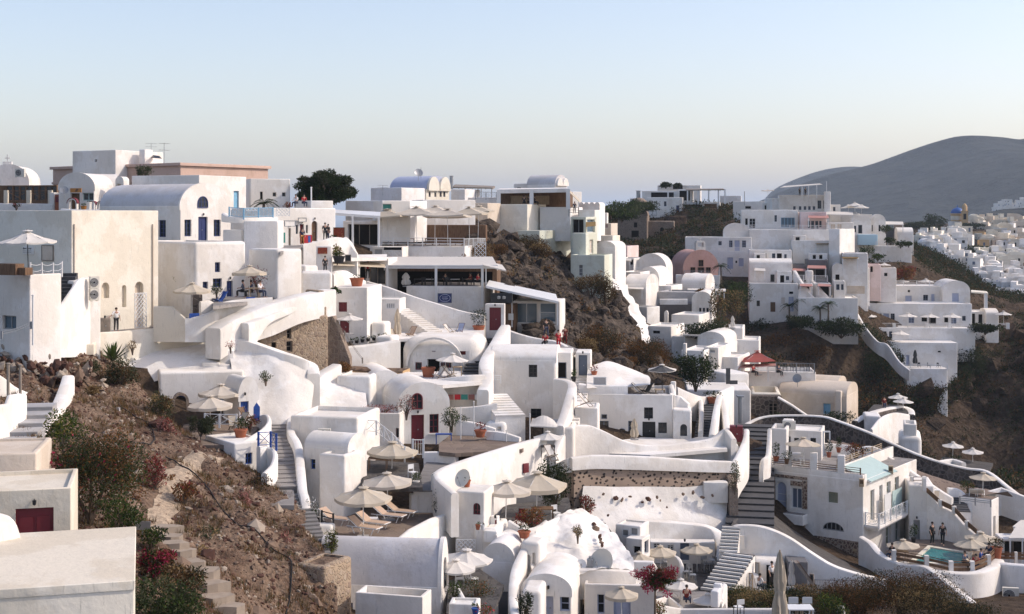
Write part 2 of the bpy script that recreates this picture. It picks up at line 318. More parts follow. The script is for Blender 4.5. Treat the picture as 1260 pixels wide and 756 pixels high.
  if gable>0:
   g=MB();sc=1+2*gable/span
   if axis=='x':poly=[Vector((v['x1']+.003,(v['y0']+v['y1'])/2+a*sc,z+(b*sc if b>0 else b)))for a,b in prof];d=Vector((-.2,0,0))
   else:poly=[Vector(((v['x0']+v['x1'])/2+a*sc,v['y0']-.003,z+(b*sc if b>0 else b)))for a,b in prof];d=Vector((0,.2,0))
   g.prism(poly,d);g.obj('gable_wall',s.mat,s.root)
 def _opening(s,h):
  f,off,rec=h['face'],h['off'],h['rec']
  out=outline(h);Q=lambda a,b,d:s.M3(f,a,b,d,off)
  nv=(Q(0,0,1)-Q(0,0,0))
  w,ht=h['a1']-h['a0'],h['b1']-h['b0']
  if h['door']:
   mb=MB();mb.prism([Q(a,b,-rec-.04)for a,b in out],nv*.05)
   for i in range(2):
    pa0,pa1=h['a0']+w*(.1+.45*i),h['a0']+w*(.45+.45*i)
    for(p0,p1)in((.08,.42),(.48,.84)):
     mb.prism([Q(a,h['b0']+b*ht,-rec+.01)for a,b in((pa0,p0),(pa1,p0),(pa1,p1),(pa0,p1))],nv*.025)
   o=mb.obj('door',h['col'],s.root,sM=False)
   if h['label']:o['label']=h['label']
   if s.D<135:
    lp=MB();c=Q((h['a0']+h['a1'])/2,h['b1']+.22,.1);lp.lathe([(.02,.1),(.07,.08),(.06,-.08),(.03,-.1)],6,c);lp.tube([c+Vector((0,0,.1)),Q((h['a0']+h['a1'])/2,h['b1']+.34,-.02)],.014,4);lp.obj('lamp','black',s.root)
    k=MB();c=Q(h['a0']+w*.5+.06,h['b0']+ht*.48,-rec+.05);k.lathe([(.0,-.05),(.035,-.04),(.035,.04),(0,.05)],8,c);k.obj('handle','mG',o)
   fr=MB();ring(fr,out,Q,-rec+.0,.05,.05,h,s);fr.obj('frame',h['frame']or h['col'],o,sM=False)
  else:
   mb=MB();mb.prism([Q(a,b,-rec-.04)for a,b in out],nv*.03)
   o=mb.obj('window',h['pane'],s.root,sM=False)
   if h['label']:o['label']=h['label']
   if h['col']:
    fr=MB();t=min(.07,w*.14);ring(fr,out,Q,-rec,t,.06,h,s)
    nb,nh=h['bars']
    for i in range(1,nb):
     a=h['a0']+w*i/nb;fr.prism([Q(a-t/2,h['b0'],-rec),Q(a+t/2,h['b0'],-rec),Q(a+t/2,h['b1']-.02,-rec),Q(a-t/2,h['b1']-.02,-rec)],nv*.035)
    for j in range(1,nh):
     b=h['b0']+(ht-(w/2 if h['arch']else 0))*j/nh;fr.prism([Q(h['a0'],b-.018,-rec),Q(h['a1'],b-.018,-rec),Q(h['a1'],b+.018,-rec),Q(h['a0'],b+.018,-rec)],nv*.03)
    fr.obj('frame',h['col'],o,sM=False)
   if h['sill']:
    sb=MB();sb.prism([Q(h['a0']-.08,h['b0']-.09,.005),Q(h['a1']+.08,h['b0']-.09,.005),Q(h['a1']+.08,h['b0']-.01,.005),Q(h['a0']-.08,h['b0']-.01,.005)],nv*.09);sb.obj('sill',s.mat,o,sM=False)
   if h['leaf']:
    for sgn in(0,1):
     a0=h['a0']-w*.52 if sgn==0 else h['a1']+.02
     sh=MB();sh.prism([Q(a0,h['b0'],.015),Q(a0+w*.5,h['b0'],.015),Q(a0+w*.5,h['b1'],.015),Q(a0,h['b1'],.015)],nv*.04);sh.obj('shutter',h['leaf'],o,sM=False)
def ring(mb,out,Q,d,t,dep,h,s):
 ca,cb=(h['a0']+h['a1'])/2,(h['b0']+h['b1'])/2;w,ht=h['a1']-h['a0'],h['b1']-h['b0']
 inn=[(ca+(a-ca)*(1-2*t/w),cb+(b-cb)*(1-2*t/ht))for a,b in out];n=len(out)
 fs=[]
 vs=[Q(a,b,d)for a,b in out]+[Q(a,b,d)for a,b in inn]+[Q(a,b,d+dep)for a,b in out]+[Q(a,b,d+dep)for a,b in inn]
 for i in range(n):
  j=(i+1)%n;fs+=[(2*n+i,2*n+j,3*n+j,3*n+i),(n+i,n+j,3*n+j,3*n+i),(i,j,2*n+j,2*n+i)]
 mb.add(vs,fs)
def outline(h):
 a0,a1,b0,b1=h['a0'],h['a1'],h['b0'],h['b1']
 if not h['arch']:return[(a0,b0),(a1,b0),(a1,b1),(a0,b1)]
 r=(a1-a0)/2;sb=max(b1-r,b0+.02);rr=b1-sb;n=8
 return[(a0,b0),(a1,b0)]+[(a0+r+r*math.cos(math.pi*k/n),sb+rr*math.sin(math.pi*k/n))for k in range(n+1)]
HOUSES=[]
def catmull(pts,k=5):
 if len(pts)<3 or k<=1:return[Vector(p)if not isinstance(p,Vector)else p for p in pts]
 P_=[pts[0]*2-pts[1]]+list(pts)+[pts[-1]*2-pts[-2]];out=[]
 for i in range(1,len(P_)-2):
  p0,p1,p2,p3=P_[i-1:i+3]
  for j in range(k):
   t=j/k;out.append(.5*((2*p1)+(p2-p0)*t+(2*p0-5*p1+4*p2-p3)*t*t+(3*p1-p0-3*p2+p3)*t**3))
 out.append(pts[-1]);return out
def wall(name,label,cat,pts,t=.4,mat='w',gR=None,sM=5,drop=1.0,capmat=None,parent=None,capr=None,ground=False):
 """A masonry wall running through pts = (px, py of its top, D[, py of its foot]); rounded top."""
 v4=[]
 for p in pts:
  q=P(p[0],p[1],p[2]);zb=P(p[0],p[3],p[2]).z if len(p)>3 else q.z-1.0
  v4.append(Vector((q.x,q.y,q.z,zb)))
  if ground:GROUNDPTS.append((q.x,q.y,zb-.3))
 c=catmull(v4,sM);mb=MB();n=len(c);prof=[]
 r=t/2
 for i,p in enumerate(c):
  d=(c[min(i+1,n-1)]-c[max(i-1,0)]).xy.normalized();nn=Vector((d.y,-d.x,0))
  e=Vector((p.x,p.y,0));row=[]
  zt,zb=p[2],p[3]-drop
  cr=min(r,.16)
  for a,z in((r,zb),(r,zt-cr),(r-cr*.3,zt-cr*.3),(r-cr,zt),(-r+cr,zt),(-r+cr*.3,zt-cr*.3),(-r,zt-cr),(-r,zb)):
   row.append(e+nn*a+Vector((0,0,z)))
  prof.append(row)
 m=8;vs=[q for row in prof for q in row];fs,mi=[],[]
 for i in range(n-1):
  for k in range(m-1):
   fs.append((i*m+k,i*m+k+1,(i+1)*m+k+1,(i+1)*m+k));mi.append(1 if 1<=k<=5 else 0)
 fs+=[tuple(range(m)),tuple(range((n-1)*m,n*m))[::-1]];mi+=[0,0]
 mb.add(vs,fs);mb.mi=mi
 if label is None:return mb.obj(name,[mat,capmat or mat],parent)
 p0=c[0];rt=Vector((p0.x,p0.y,p0[3]))
 if parent is None:
  mb.v=[(x-rt.x,y-rt.y,z-rt.z)for x,y,z in mb.v]
  o=mb.obj(name,[mat,capmat or mat]);o.location=rt
 else:o=mb.obj(name,[mat,capmat or mat],parent)
 return tag(o,label,cat,gR)
def sL(name,pts,z,mat='paving',th=.25,kind='structure',label=None,cat=None,off=0):
 """A level floor: pts are pixels of its outline on the plane z (metres)."""
 poly=[PZ(px,py,z)for px,py in pts];mb=MB();mb.prism(poly,(0,0,-th))
 for q in poly:GROUNDPTS.append((q.x,q.y,z-th-.3))
 o=mb.obj(name,mat,sM=False);return tag(o,label,cat,None,kind)
def sR(name,label,a,b,width,n,tread='sT',riser='w',gR=None,drop=1.5,nosing=False):
 """n steps from the foot a=(px,py,D) up to b; drawn as one flight with solid risers."""
 A,B=P(*a),P(*b);hv=Vector((B.x-A.x,B.y-A.y,0));Ln=hv.length;hv.normalize();sv=Vector((hv.y,-hv.x,0))*(width/2)
 rise=(B.z-A.z)/n;run=Ln/n;mb=MB()
 for i in range(n):
  z0,z1=(A.z+rise*i)-A.z,(A.z+rise*(i+1))-A.z;p=hv*(run*i);q=hv*(run*(i+1))
  e=rnd.uniform(-.03,.03);zb=z0-drop
  vs=[p-sv+Vector((0,0,zb)),p+sv+Vector((0,0,zb)),p+sv+Vector((0,0,z1-.05)),p-sv+Vector((0,0,z1-.05)),q-sv+Vector((0,0,zb)),q+sv+Vector((0,0,zb)),q+sv+Vector((0,0,z1-.05)),q-sv+Vector((0,0,z1-.05))]
  mb.add(vs,[(0,1,2,3),(1,5,6,2),(0,3,7,4),(4,7,6,5)],1)
  k=hv*-.04
  top=[p-sv+k+Vector((0,0,z1+e*.3)),p+sv+k+Vector((0,0,z1)),q+sv+Vector((0,0,z1)),q-sv+Vector((0,0,z1+e*.3))]
  mb.prism(top,(0,0,-.07),0)
  if nosing:mb.prism([p-sv+k*1.6+Vector((0,0,z1+.012)),p+sv+k*1.6+Vector((0,0,z1+.012)),p+sv-k*2.2+Vector((0,0,z1+.012)),p-sv-k*2.2+Vector((0,0,z1+.012))],(0,0,-.13),1)
 o=mb.obj(name,[tread,riser],sM=False);o.location=A
 GROUNDPTS.append((A.x,A.y,A.z-1));GROUNDPTS.append((B.x,B.y,B.z-1))
 return tag(o,label,'staircase',gR)
PATCHES={}
def pT(name,rows,mat,k=6,amp=.3,freq=.4,facet=0,gully=0,kind='structure',label=None,cat=None,oct_=5,ground=True,skirt=0):
 rows=[[P(*p)for p in r]for r in rows]
 if ground:
  for r in rows:
   for q in r:GROUNDPTS.append((q.x,q.y,q.z-1.2))
 rr=[catmull(r,k)for r in rows];cols=list(zip(*rr));cc=[catmull(list(c),k)for c in cols]
 nr,nc=len(cc[0]),len(cc);vs=[]
 for j in range(nr):
  for i in range(nc):
   p=cc[i][j]
   a=cc[min(i+1,nc-1)][j]-cc[max(i-1,0)][j];b=cc[i][min(j+1,nr-1)]-cc[i][max(j-1,0)]
   nn=a.cross(b);nn=nn.normalized()if nn.length>1e-9 else Vector((0,0,1))
   f=noise.fractal(p*freq,1.0,2.1,oct_)+.5*noise.noise(p*freq*5)*.4
   if gully:q=Vector(((p.x*.8+p.y*.6)*.42,(p.x*.6-p.y*.8)*.07,p.z*.05));f+=gully*(1-2.6*abs(noise.noise(q)))+.4*gully*(1-2.6*abs(noise.noise(q*2.7)))
   if facet:f=f*.45+facet*(.9-1.6*noise.voronoi(p*freq*1.7)[0][0])+.5*facet*(.5-noise.voronoi(p*freq*4.6)[0][0])
   vs.append(p+nn*f*amp)
 fs=[(j*nc+i,j*nc+i+1,(j+1)*nc+i+1,(j+1)*nc+i)for j in range(nr-1)for i in range(nc-1)]
 mb=MB();mb.add(vs,fs);o=mb.obj(name,mat,sM=True,fix=True)
 me=o.data;me.attributes.remove(me.attributes['sharp_edge'])if 'sharp_edge' in me.attributes else None
 if sum(p.normal.z for p in me.polygons)<0:me.flip_normals()
 PATCHES[name]=(vs,fs);return tag(o,label,cat,None,kind)
def sample(pname,n,rg):
 vs,fs=PATCHES[pname];out=[]
 for _ in range(n):
  f=rg.choice(fs);a,b,c,d=[vs[i]for i in f];u,v=rg.random(),rg.random()
  out.append((a*(1-u)+b*u)*(1-v)+(d*(1-u)+c*u)*v)
 return out
ICO=None
def ico():
 global ICO
 if ICO is None:
  bm=bmesh.new();bmesh.ops.create_icosphere(bm,subdivisions=1,radius=1);bm.verts.index_update()
  ICO=([v.co.copy()for v in bm.verts],[tuple(q.index for q in f.verts)for f in bm.faces]);bm.free()
 return ICO
def sT(name,pts,size,mats,seed=1,kind='stuff',label=None):
 rg=random.Random(seed);mb=MB();iv,jf=ico()
 for p in pts:
  sz=size[0]*(size[1]/size[0])**(rg.random()**2.2);q=Vector((rg.uniform(.6,1.3),rg.uniform(.6,1.3),rg.uniform(.4,.9)))*sz
  rot=Matrix.Rotation(rg.uniform(0,6.3),3,Vector((rg.gauss(0,1),rg.gauss(0,1),rg.gauss(0,1))).normalized())
  mb.add([p+rot@Vector((v.x*q.x,v.y*q.y,v.z*q.z))*rg.uniform(.75,1.2)for v in iv],jf,rg.randrange(len(mats)))
 return tag(mb.obj(name,mats,sM=False,fix=False),label,None,None,kind)
def leaf_quads(mb,blobs,n,size,nm,rg,up=.3,narrow=.5,shell=.55):
 """n leaf-sized faces through the volume of blobs = (centre, (rx,ry,rz))"""
 vol=[b[1][0]*b[1][1]*b[1][2]for b in blobs];tot=sum(vol)
 for b,w in zip(blobs,vol):
  c,r=Vector(b[0]),b[1];kk=max(4,int(n*w/tot));tint=rg.randrange(nm)
  for _ in range(kk):
   d=Vector((rg.gauss(0,1),rg.gauss(0,1),rg.gauss(0,1))).normalized()
   rad=shell+(1-shell)*rg.random()if rg.random()<.8 else rg.random()
   bulge=1+.35*noise.noise(d*2.3+c*.7)
   p=c+Vector((d.x*r[0],d.y*r[1],d.z*r[2]))*rad*bulge
   a=(Vector((rg.gauss(0,1),rg.gauss(0,1),rg.gauss(0,1)+up))+d*.8).normalized()
   t=a.cross(Vector((rg.gauss(0,1),rg.gauss(0,1),rg.gauss(0,1)))).normalized();s=size*rg.uniform(.6,1.5)
   l,wd=a*s,t*s*narrow
   mb.add([p-wd*.6,p-l*.1+wd*.6,p+l+wd*.25,p+l-wd*.25],[(0,1,2,3)],tint if rg.random()<.6 else rg.randrange(nm))
def shrub(name,label,cat,px,py,D,w,h,mats,n=700,leaf=.12,dep=None,gR=None,seed=None,nb=6,wood_=True,kind=None,flowers=None):
 """a bush: several leaf masses on a few stems, standing on (px,py) with py the foot row"""
 rg=random.Random(seed if seed is not None else hash((px,py))%9999);dep=dep or w*.8
 base_=P(px,py,D);root=empty(name,base_,label,cat,gR)
 blobs=[((0,0,h*.45),(w*.36,dep*.36,h*.42))]
 for _ in range(nb):
  a=rg.uniform(0,6.3);k=rg.uniform(.2,.34)
  blobs.append(((math.cos(a)*w*k,math.sin(a)*dep*k,h*rg.uniform(.25,.75)),(w*rg.uniform(.14,.24),dep*rg.uniform(.14,.24),h*rg.uniform(.16,.27))))
 mb=MB();leaf_quads(mb,blobs,n,leaf,len(mats),rg);mb.obj('foliage',mats,root,sM=False,fix=False)
 if flowers:
  fb=MB();leaf_quads(fb,[blobs[i]for i in rg.sample(range(len(blobs)),min(len(blobs),flowers[2]if len(flowers)>2 else 4))],flowers[1],leaf*1.1,1,rg,shell=.85);fb.obj('blossom',flowers[0],root,sM=False,fix=False)
 if wood_:
  st=MB()
  for b in blobs[:5]:
   st.tube([(0,0,-.3),(b[0][0]*.4,b[0][1]*.4,b[0][2]*.5),b[0]],[.05*w**.5,.035*w**.5,.012],5)
  st.obj('stem','bark',root)
 return root
def tree(name,label,px,py,D,h,w,mats,n=2500,leaf=.16,gR=None,trunk=.35,seed=3,lean=0,nb=14,tr=.16,dep=None,br=1):
 rg=random.Random(seed);dep=dep or w
 root=empty(name,P(px,py,D),label,'tree',gR);th=h*trunk
 t=MB();t.tube([(0,0,-.5),(lean*.3,0,th*.5),(lean,0,th),(lean*1.2,0,th+(h-th)*.4)],[tr,tr*.8,tr*.62,tr*.3],8)
 blobs=[]
 for i in range(nb):
  a=rg.uniform(0,6.3);k=rg.uniform(.06,.36+.1*(br<1));z=th+(h-th)*(rg.uniform(.18,.8)if br==1 else rg.uniform(.1,.92-.9*k))
  c=(lean+math.cos(a)*w*k,math.sin(a)*dep*k,z);blobs.append((c,(w*br*rg.uniform(.12,.22),dep*br*rg.uniform(.12,.22),(h-th)*br*rg.uniform(.13,.24))))
  t.tube([(lean,0,th*.92),(lean+(c[0]-lean)*.5,c[1]*.5,th+(c[2]-th)*.65),c],[tr*.45,tr*.25,tr*.08],5)
 mb=MB();leaf_quads(mb,blobs,n,leaf,len(mats),rg);t.obj('trunk','bark',root);mb.obj('crown',mats,root,sM=False,fix=False)
 return root
def palm(name,label,px,py,D,h,r,gR=None,seed=1,mats=('g2','g1'),tr=.14,nf=16):
 rg=random.Random(seed);root=empty(name,P(px,py,D),label,'palm tree' if h>2 else 'plant',gR)
 t=MB();t.tube([(0,0,-.4),(.05,0,h*.5),(0,.05,h)],[tr*1.2,tr,tr*.9],8);t.obj('trunk','bark',root)
 mb=MB()
 for i in range(nf):
  a=6.283*i/nf+rg.uniform(-.2,.2);e=rg.uniform(-.1,1.1);d=Vector((math.cos(a),math.sin(a),0));pts=[]
  for k in range(7):
   s=k/6;pts.append(Vector((0,0,h))+d*r*s*math.cos(e*.6)+Vector((0,0,r*(math.sin(e)*s-.75*s*s))))
  sd=Vector((-d.y,d.x,0));mi=rg.randrange(2)
  for k in range(6):
   for sg in(-1,1):
    for q in(0,.5):
     p=pts[k]*(1-q)+pts[k+1]*q;l=r*.28*(1-.5*(k/6));tip=p+sd*sg*l+d*l*.5+Vector((0,0,-l*.45))
     mb.add([p,p+d*r*.05,tip],[(0,1,2)],mi)
  mb.tube(pts,.015,4,mi)
 mb.obj('crown',list(mats),root,sM=False,fix=False);return root
def agave(name,label,px,py,D,r,h,mats=('o1','g1'),gR=None,n=26,seed=2):
 rg=random.Random(seed);root=empty(name,P(px,py,D),label,'plant',gR);mb=MB()
 for i in range(n):
  a=i*2.4;e=rg.uniform(.15,1.35);d=Vector((math.cos(a)*math.cos(e),math.sin(a)*math.cos(e),math.sin(e)*h/r));sd=Vector((-math.sin(a),math.cos(a),0));w=.07*r
  mb.add([sd*w,-sd*w,d*r*.5-sd*w*1.1,d*r*.5+sd*w*1.1,d*r],[(0,1,2,3),(3,2,4)],rg.randrange(2))
 mb.obj('leaves',list(mats),root,sM=False,fix=False);return root
def pP(label,px,py,D,h=.9,w=.7,pot='tC',mats=('g1','g2'),n=160,leaf=.09,ph=.4,pr=.2,flower=None,gR='potted plants'):
 h=max(h,ph+.12);root=empty('potted_plant',P(px,py,D),label,'potted plant',gR);rg=random.Random(hash((px,py))%7777)
 p=MB();p.lathe([(pr*.7,0),(pr,ph*.85),(pr*1.12,ph*.87),(pr*1.12,ph),(pr*.9,ph),(pr*.85,ph*.9)],12);p.obj('pot',pot,root)
 b=MB();leaf_quads(b,[((0,0,ph+(h-ph)*.5),(w*.5,w*.5,(h-ph)*.55)),((w*.15,0,ph+(h-ph)*.7),(w*.3,w*.3,(h-ph)*.3))],n,leaf,len(mats),rg);b.obj('foliage',list(mats),root,sM=False,fix=False)
 if flower:
  b=MB();leaf_quads(b,[((0,0,ph+(h-ph)*.6),(w*.5,w*.5,(h-ph)*.5))],n//4,leaf,1,rg,shell=.9);b.obj('blossom',flower,root,sM=False,fix=False)
 return root
def uM(label,px,ya,D,wpx,yf,col='canvas',vL=.16,n=8,gR='parasols on the terraces',tW=None,under=None,pole='mW',peak=.17,basem='grey',pan=None):
 """open parasol: apex at (px,ya), canopy wpx wide, pole foot at row yf"""
 d=wpx*D/F;hgt=(yf-ya)*D/F;a=P(px,ya,D);rg=random.Random(int(px*7+ya))
 root=empty('parasol',(a.x,a.y,a.z-hgt),label,'parasol',gR,rg.uniform(0,1)if tW is None else tW)
 root.rotation_euler.x=rg.uniform(-.045,.045);root.rotation_euler.y=rg.uniform(-.04,.04);col='cF' if col=='canvas' and rg.random()<.4 else col;peak*=rg.uniform(.88,1.12)
 r=d/2;mb=MB();vs=[(0,0,hgt-.02)];sub=3;fs=[];rim=hgt-.05-d*peak
 for k in range(n*sub):
  ang=2*math.pi*k/(n*sub);t=(k%sub)/sub;c=math.cos(math.pi/n)/math.cos((t-.5)*2*math.pi/n);dip=.018*d*math.sin(math.pi*t)
  for q in(.16,.55,1.0):
   rr=r*c*q;z=hgt-.02-(hgt-.02-rim)*q-.03*d*math.sin(math.pi*q)*.6-dip*q
   vs.append((math.cos(ang)*rr,math.sin(ang)*rr,z))
  rr=r*c;vs.append((math.cos(ang)*rr*1.0,math.sin(ang)*rr*1.0,rim-dip-vL))
 N=n*sub;I=lambda k,j:1+(k%N)*4+j
 mi=[]
 for k in range(N):
  fs+=[(0,I(k,0),I(k+1,0)),(I(k,0),I(k,1),I(k+1,1),I(k+1,0)),(I(k,1),I(k,2),I(k+1,2),I(k+1,1))];
  p=1 if(pan and(k//sub)in pan)else 0;mi+=[p]*3
 mb.add(vs,fs);mb.mi=mi
 cn=mb.obj('canopy',[col,under or col],root,sM=False)
 if vL>0:
  v=MB();v.add(vs,[(I(k,2),I(k,3),I(k+1,3),I(k+1,2))for k in range(N)]);v.obj('valance',col,cn,sM=False)
 cap=MB();cap.lathe([(.02,hgt+.06),(r*.19,hgt-.0),(r*.2,hgt-.035)],n);cap.obj('vent_cap',col,cn,sM=False)
 p=MB();p.tube([(0,0,0),(0,0,hgt+.1)],.028,8);p.obj('pole',pole,root)
 rb=MB()
 for k in range(n):
  ang=2*math.pi*k/n;rb.tube([(0,0,hgt-.1),(math.cos(ang)*r*.97,math.sin(ang)*r*.97,rim-.02)],.013,4)
  rb.tube([(0,0,hgt-.75),(math.cos(ang)*r*.5,math.sin(ang)*r*.5,hgt-.1-(hgt-rim)*.5)],.011,4)
 rb.obj('ribs',pole,root)
 b=MB();b.box(-.32,.32,-.32,.32,0,.09);b.lathe([(.05,.09),(.05,.35),(.035,.36)],10);b.obj('base',basem,root)
 return root
def cU(label,px,yt,D,yf,wpx,col='canvas',gR='folded parasols'):
 a=P(px,yt,D);h=(yf-yt)*D/F;w=wpx*D/F/2;root=empty('folded_parasol',(a.x,a.y,a.z-h),label,'parasol',gR)
 mb=MB();vs,fs=[],[];n=28;L=[(.12,1.0),(.35,.96),(.62,.85),(.80,.68),(.62,.55),(.9,.42),(1.0,.25),(.85,.14)]
 for r,z in L:
  for k in range(n):
   q=w*r*(1+.28*math.sin(k*2*math.pi/n*7+z*5));vs.append((math.cos(2*math.pi*k/n)*q,math.sin(2*math.pi*k/n)*q,z*h+.02*h*math.sin(k*2.1)))
 for i in range(len(L)-1):
  for k in range(n):fs.append((i*n+k,i*n+(k+1)%n,(i+1)*n+(k+1)%n,(i+1)*n+k))
 fs.append(tuple(range(n)));mb.add(vs,fs);mb.obj('canopy',col,root)
 t=MB();t.lathe([(w*.7,h*.545),(w*.72,h*.56),(w*.7,h*.575)],14);t.obj('strap',col,root)
 p=MB();p.tube([(0,0,0),(0,0,h*1.03)],.03,8);p.obj('pole','pW',root)
 b=MB();b.box(-.3,.3,-.3,.3,0,.09);b.obj('base','grey',root);return root
def lounger(label,px,py,D,rz,col='sling',frame='mW',gR='sun loungers',back=35,s=1.0):
 """sun lounger lying along local +y (head end), foot row py"""
 root=empty('sun_lounger',P(px,py,D),label,'sun lounger',gR,R(rz),s)
 c,sn=math.cos(R(back)),math.sin(R(back))
 m=MB();m.box(-.3,.3,-1.0,.25,.36,.41);m.obj('seat',col,root,sM=False)
 bk=MB();bk.prism([Vector((-.3,.26,.37)),Vector((.3,.26,.37)),Vector((.3,.26+.78*c,.37+.78*sn)),Vector((-.3,.26+.78*c,.37+.78*sn))],(0,-.05*sn,.05*c));bk.obj('backrest',col,root,sM=False)
 f=MB()
 for x in(-.33,.33):
  f.tube([(x,-1.02,.37),(x,.95,.37)],.025,6);f.tube([(x,.25,.38),(x,.26+.8*c,.38+.8*sn)],.022,6)
 f.tube([(-.33,-1.02,.37),(.33,-1.02,.37)],.025,6);f.obj('frame',frame,root)
 for x in(-.33,.33):
  for y in(-.85,.6):
   l=MB();l.tube([(x,y,.37),(x,y+(.18 if y<0 else-.18),0)],.022,6);l.obj('leg',frame,root)
 return root
def dK(label,px,py,D,rz,col='canvas',frame='wood',gR='deck chairs'):
 root=empty('deck_chair',P(px,py,D),label,'deck chair',gR,R(rz))
 f=MB()
 for x in(-.28,.28):
  f.tube([(x,-.55,.0),(x,.5,.95)],.022,5);f.tube([(x*.9,.55,0),(x*.9,-.5,.42)],.022,5)
 for p in((-.55,.02),(.5,.95)):f.tube([(-.28,p[0],p[1]),(.28,p[0],p[1])],.02,5)
 f.obj('frame',frame,root)
 m=MB();pts=[(-.5,.44),(-.25,.27),(0,.28),(.25,.55),(.48,.94)]
 for(y0,z0),(y1,z1)in zip(pts,pts[1:]):m.box(-.25,.25,0,1,-.008,.008,mat=Matrix(((1,0,0,0),(0,y1-y0,z0-z1,y0),(0,z1-z0,y1-y0,z0),(0,0,0,1))))
 m.obj('sling_seat',col,root,sM=False);return root
def chair(label,px,py,D,rz,col='mW',seat=None,gR='terrace chairs',name='chair'):
 root=empty(name,P(px,py,D),label,'chair',gR,R(rz))
 s=MB();s.box(-.22,.22,-.22,.22,.43,.47);s.obj('seat',seat or col,root,sM=False)
 b=MB();b.box(-.22,.22,.2,.235,.62,.9);b.obj('backrest',seat or col,root,sM=False)
 for x in(-.2,.2):
  for y in(-.2,.215):
   l=MB();l.box(x-.018,x+.018,y-.018,y+.018,0,.43 if y<0 else.9);l.obj('leg',col,root,sM=False)
 return root
def table(label,px,py,D,w=.9,d=.9,h=.74,col='pW',top=None,rz=0,gR='terrace tables',ped=False):
 root=empty('table',P(px,py,D),label,'table',gR,R(rz))
 t=MB();t.box(-w/2,w/2,-d/2,d/2,h-.05,h);t.obj('tabletop',top or col,root,sM=False)
 for x in(-1,1):
  for y in(-1,1):
   l=MB();l.box(x*(w/2-.05)-.025,x*(w/2-.05)+.025,y*(d/2-.05)-.025,y*(d/2-.05)+.025,0,h-.05);l.obj('leg',col,root,sM=False)
 return root
def aC(label,px,py,D,w=.85,h=.62,rz=-25,gR='outdoor air conditioner units'):
 """outdoor unit; (px,py) is the middle of its bottom edge"""
 root=empty('air_conditioner',P(px,py,D),label,'air conditioner',gR,R(rz))
 b=MB();b.box(-w/2,w/2,0,.32,.05,h);b.box(-w/2+.08,-w/2+.16,.02,.3,0,.05);b.box(w/2-.16,w/2-.08,.02,.3,0,.05);b.obj('casing','acwhite',root,sM=False)
 g=MB();r=h*.36
 for k in range(5):
  q=r*(1-.18*k);n=20
  g.tube([(-w*.12+q*math.cos(2*math.pi*i/n),-.02,h*.53+q*math.sin(2*math.pi*i/n))for i in range(n+1)],.009,4,caps=False)
 g.obj('fan_guard','mW',root)
 f=MB();f.tube([(-w*.12,-.004,h*.53),(-w*.12,-.009,h*.53)],r,20);f.obj('fan_opening','dark',root);return root
def dish(label,px,py,D,r=.45,rz=-30,foot=.6,gR='satellite dishes',col='mG'):
 root=empty('satellite_dish',P(px,py,D)-Vector((0,0,foot)),label,'satellite dish',gR,R(rz))
 m=MB();n=20;vs=[(0,0,0)];fs=[]
 for j in range(1,4):
  q=j/3
  for k in range(n):vs.append((q*r*math.cos(2*math.pi*k/n),q*r*math.sin(2*math.pi*k/n),.18*r*q*q))
 fs+=[(0,1+k,1+(k+1)%n)for k in range(n)]
 for j in range(2):
  for k in range(n):fs.append((1+j*n+k,1+j*n+(k+1)%n,1+(j+1)*n+(k+1)%n,1+(j+1)*n+k))
 rot=Matrix.Translation((0,0,foot))@Matrix.Rotation(R(65),4,'X');m.add([rot@Vector(v)for v in vs],fs);m.obj('reflector',col,root)
 p=MB();p.tube([(0,.1,-.3),(0,.1,foot*.8),(0,.02,foot)],.03,6);p.obj('mast','mG',root)
 a=MB();a.tube([rot@Vector((0,-r*.9,0)),rot@Vector((0,-r*.2,r*.9))],.015,5);a.lathe([(0,-.05),(.05,-.04),(.05,.06),(0,.07)],8,tuple(rot@Vector((0,-r*.2,r*.9))));a.obj('feed_arm','mG',root);return root
def antenna(label,px,yt,D,yb,rz=20,gR='roof antennas',bars=7):
 a,b=P(px,yt,D),P(px,yb,D);h=a.z-b.z;root=empty('antenna',b,label,'antenna',gR,R(rz))
 m=MB();m.tube([(0,0,-.3),(0,0,h)],.03,6);m.obj('mast','mG',root)
 e=MB()
 if bars:
  for z in(h*.97,h*.68):
   e.tube([(-.7,0,z),(.7,0,z)],.018,5)
   for k in range(bars):x=-.65+1.3*k/(bars-1);e.tube([(x,-.35,z),(x,.35,z)],.012,4)
  e.obj('aerial','mG',root)
 return root
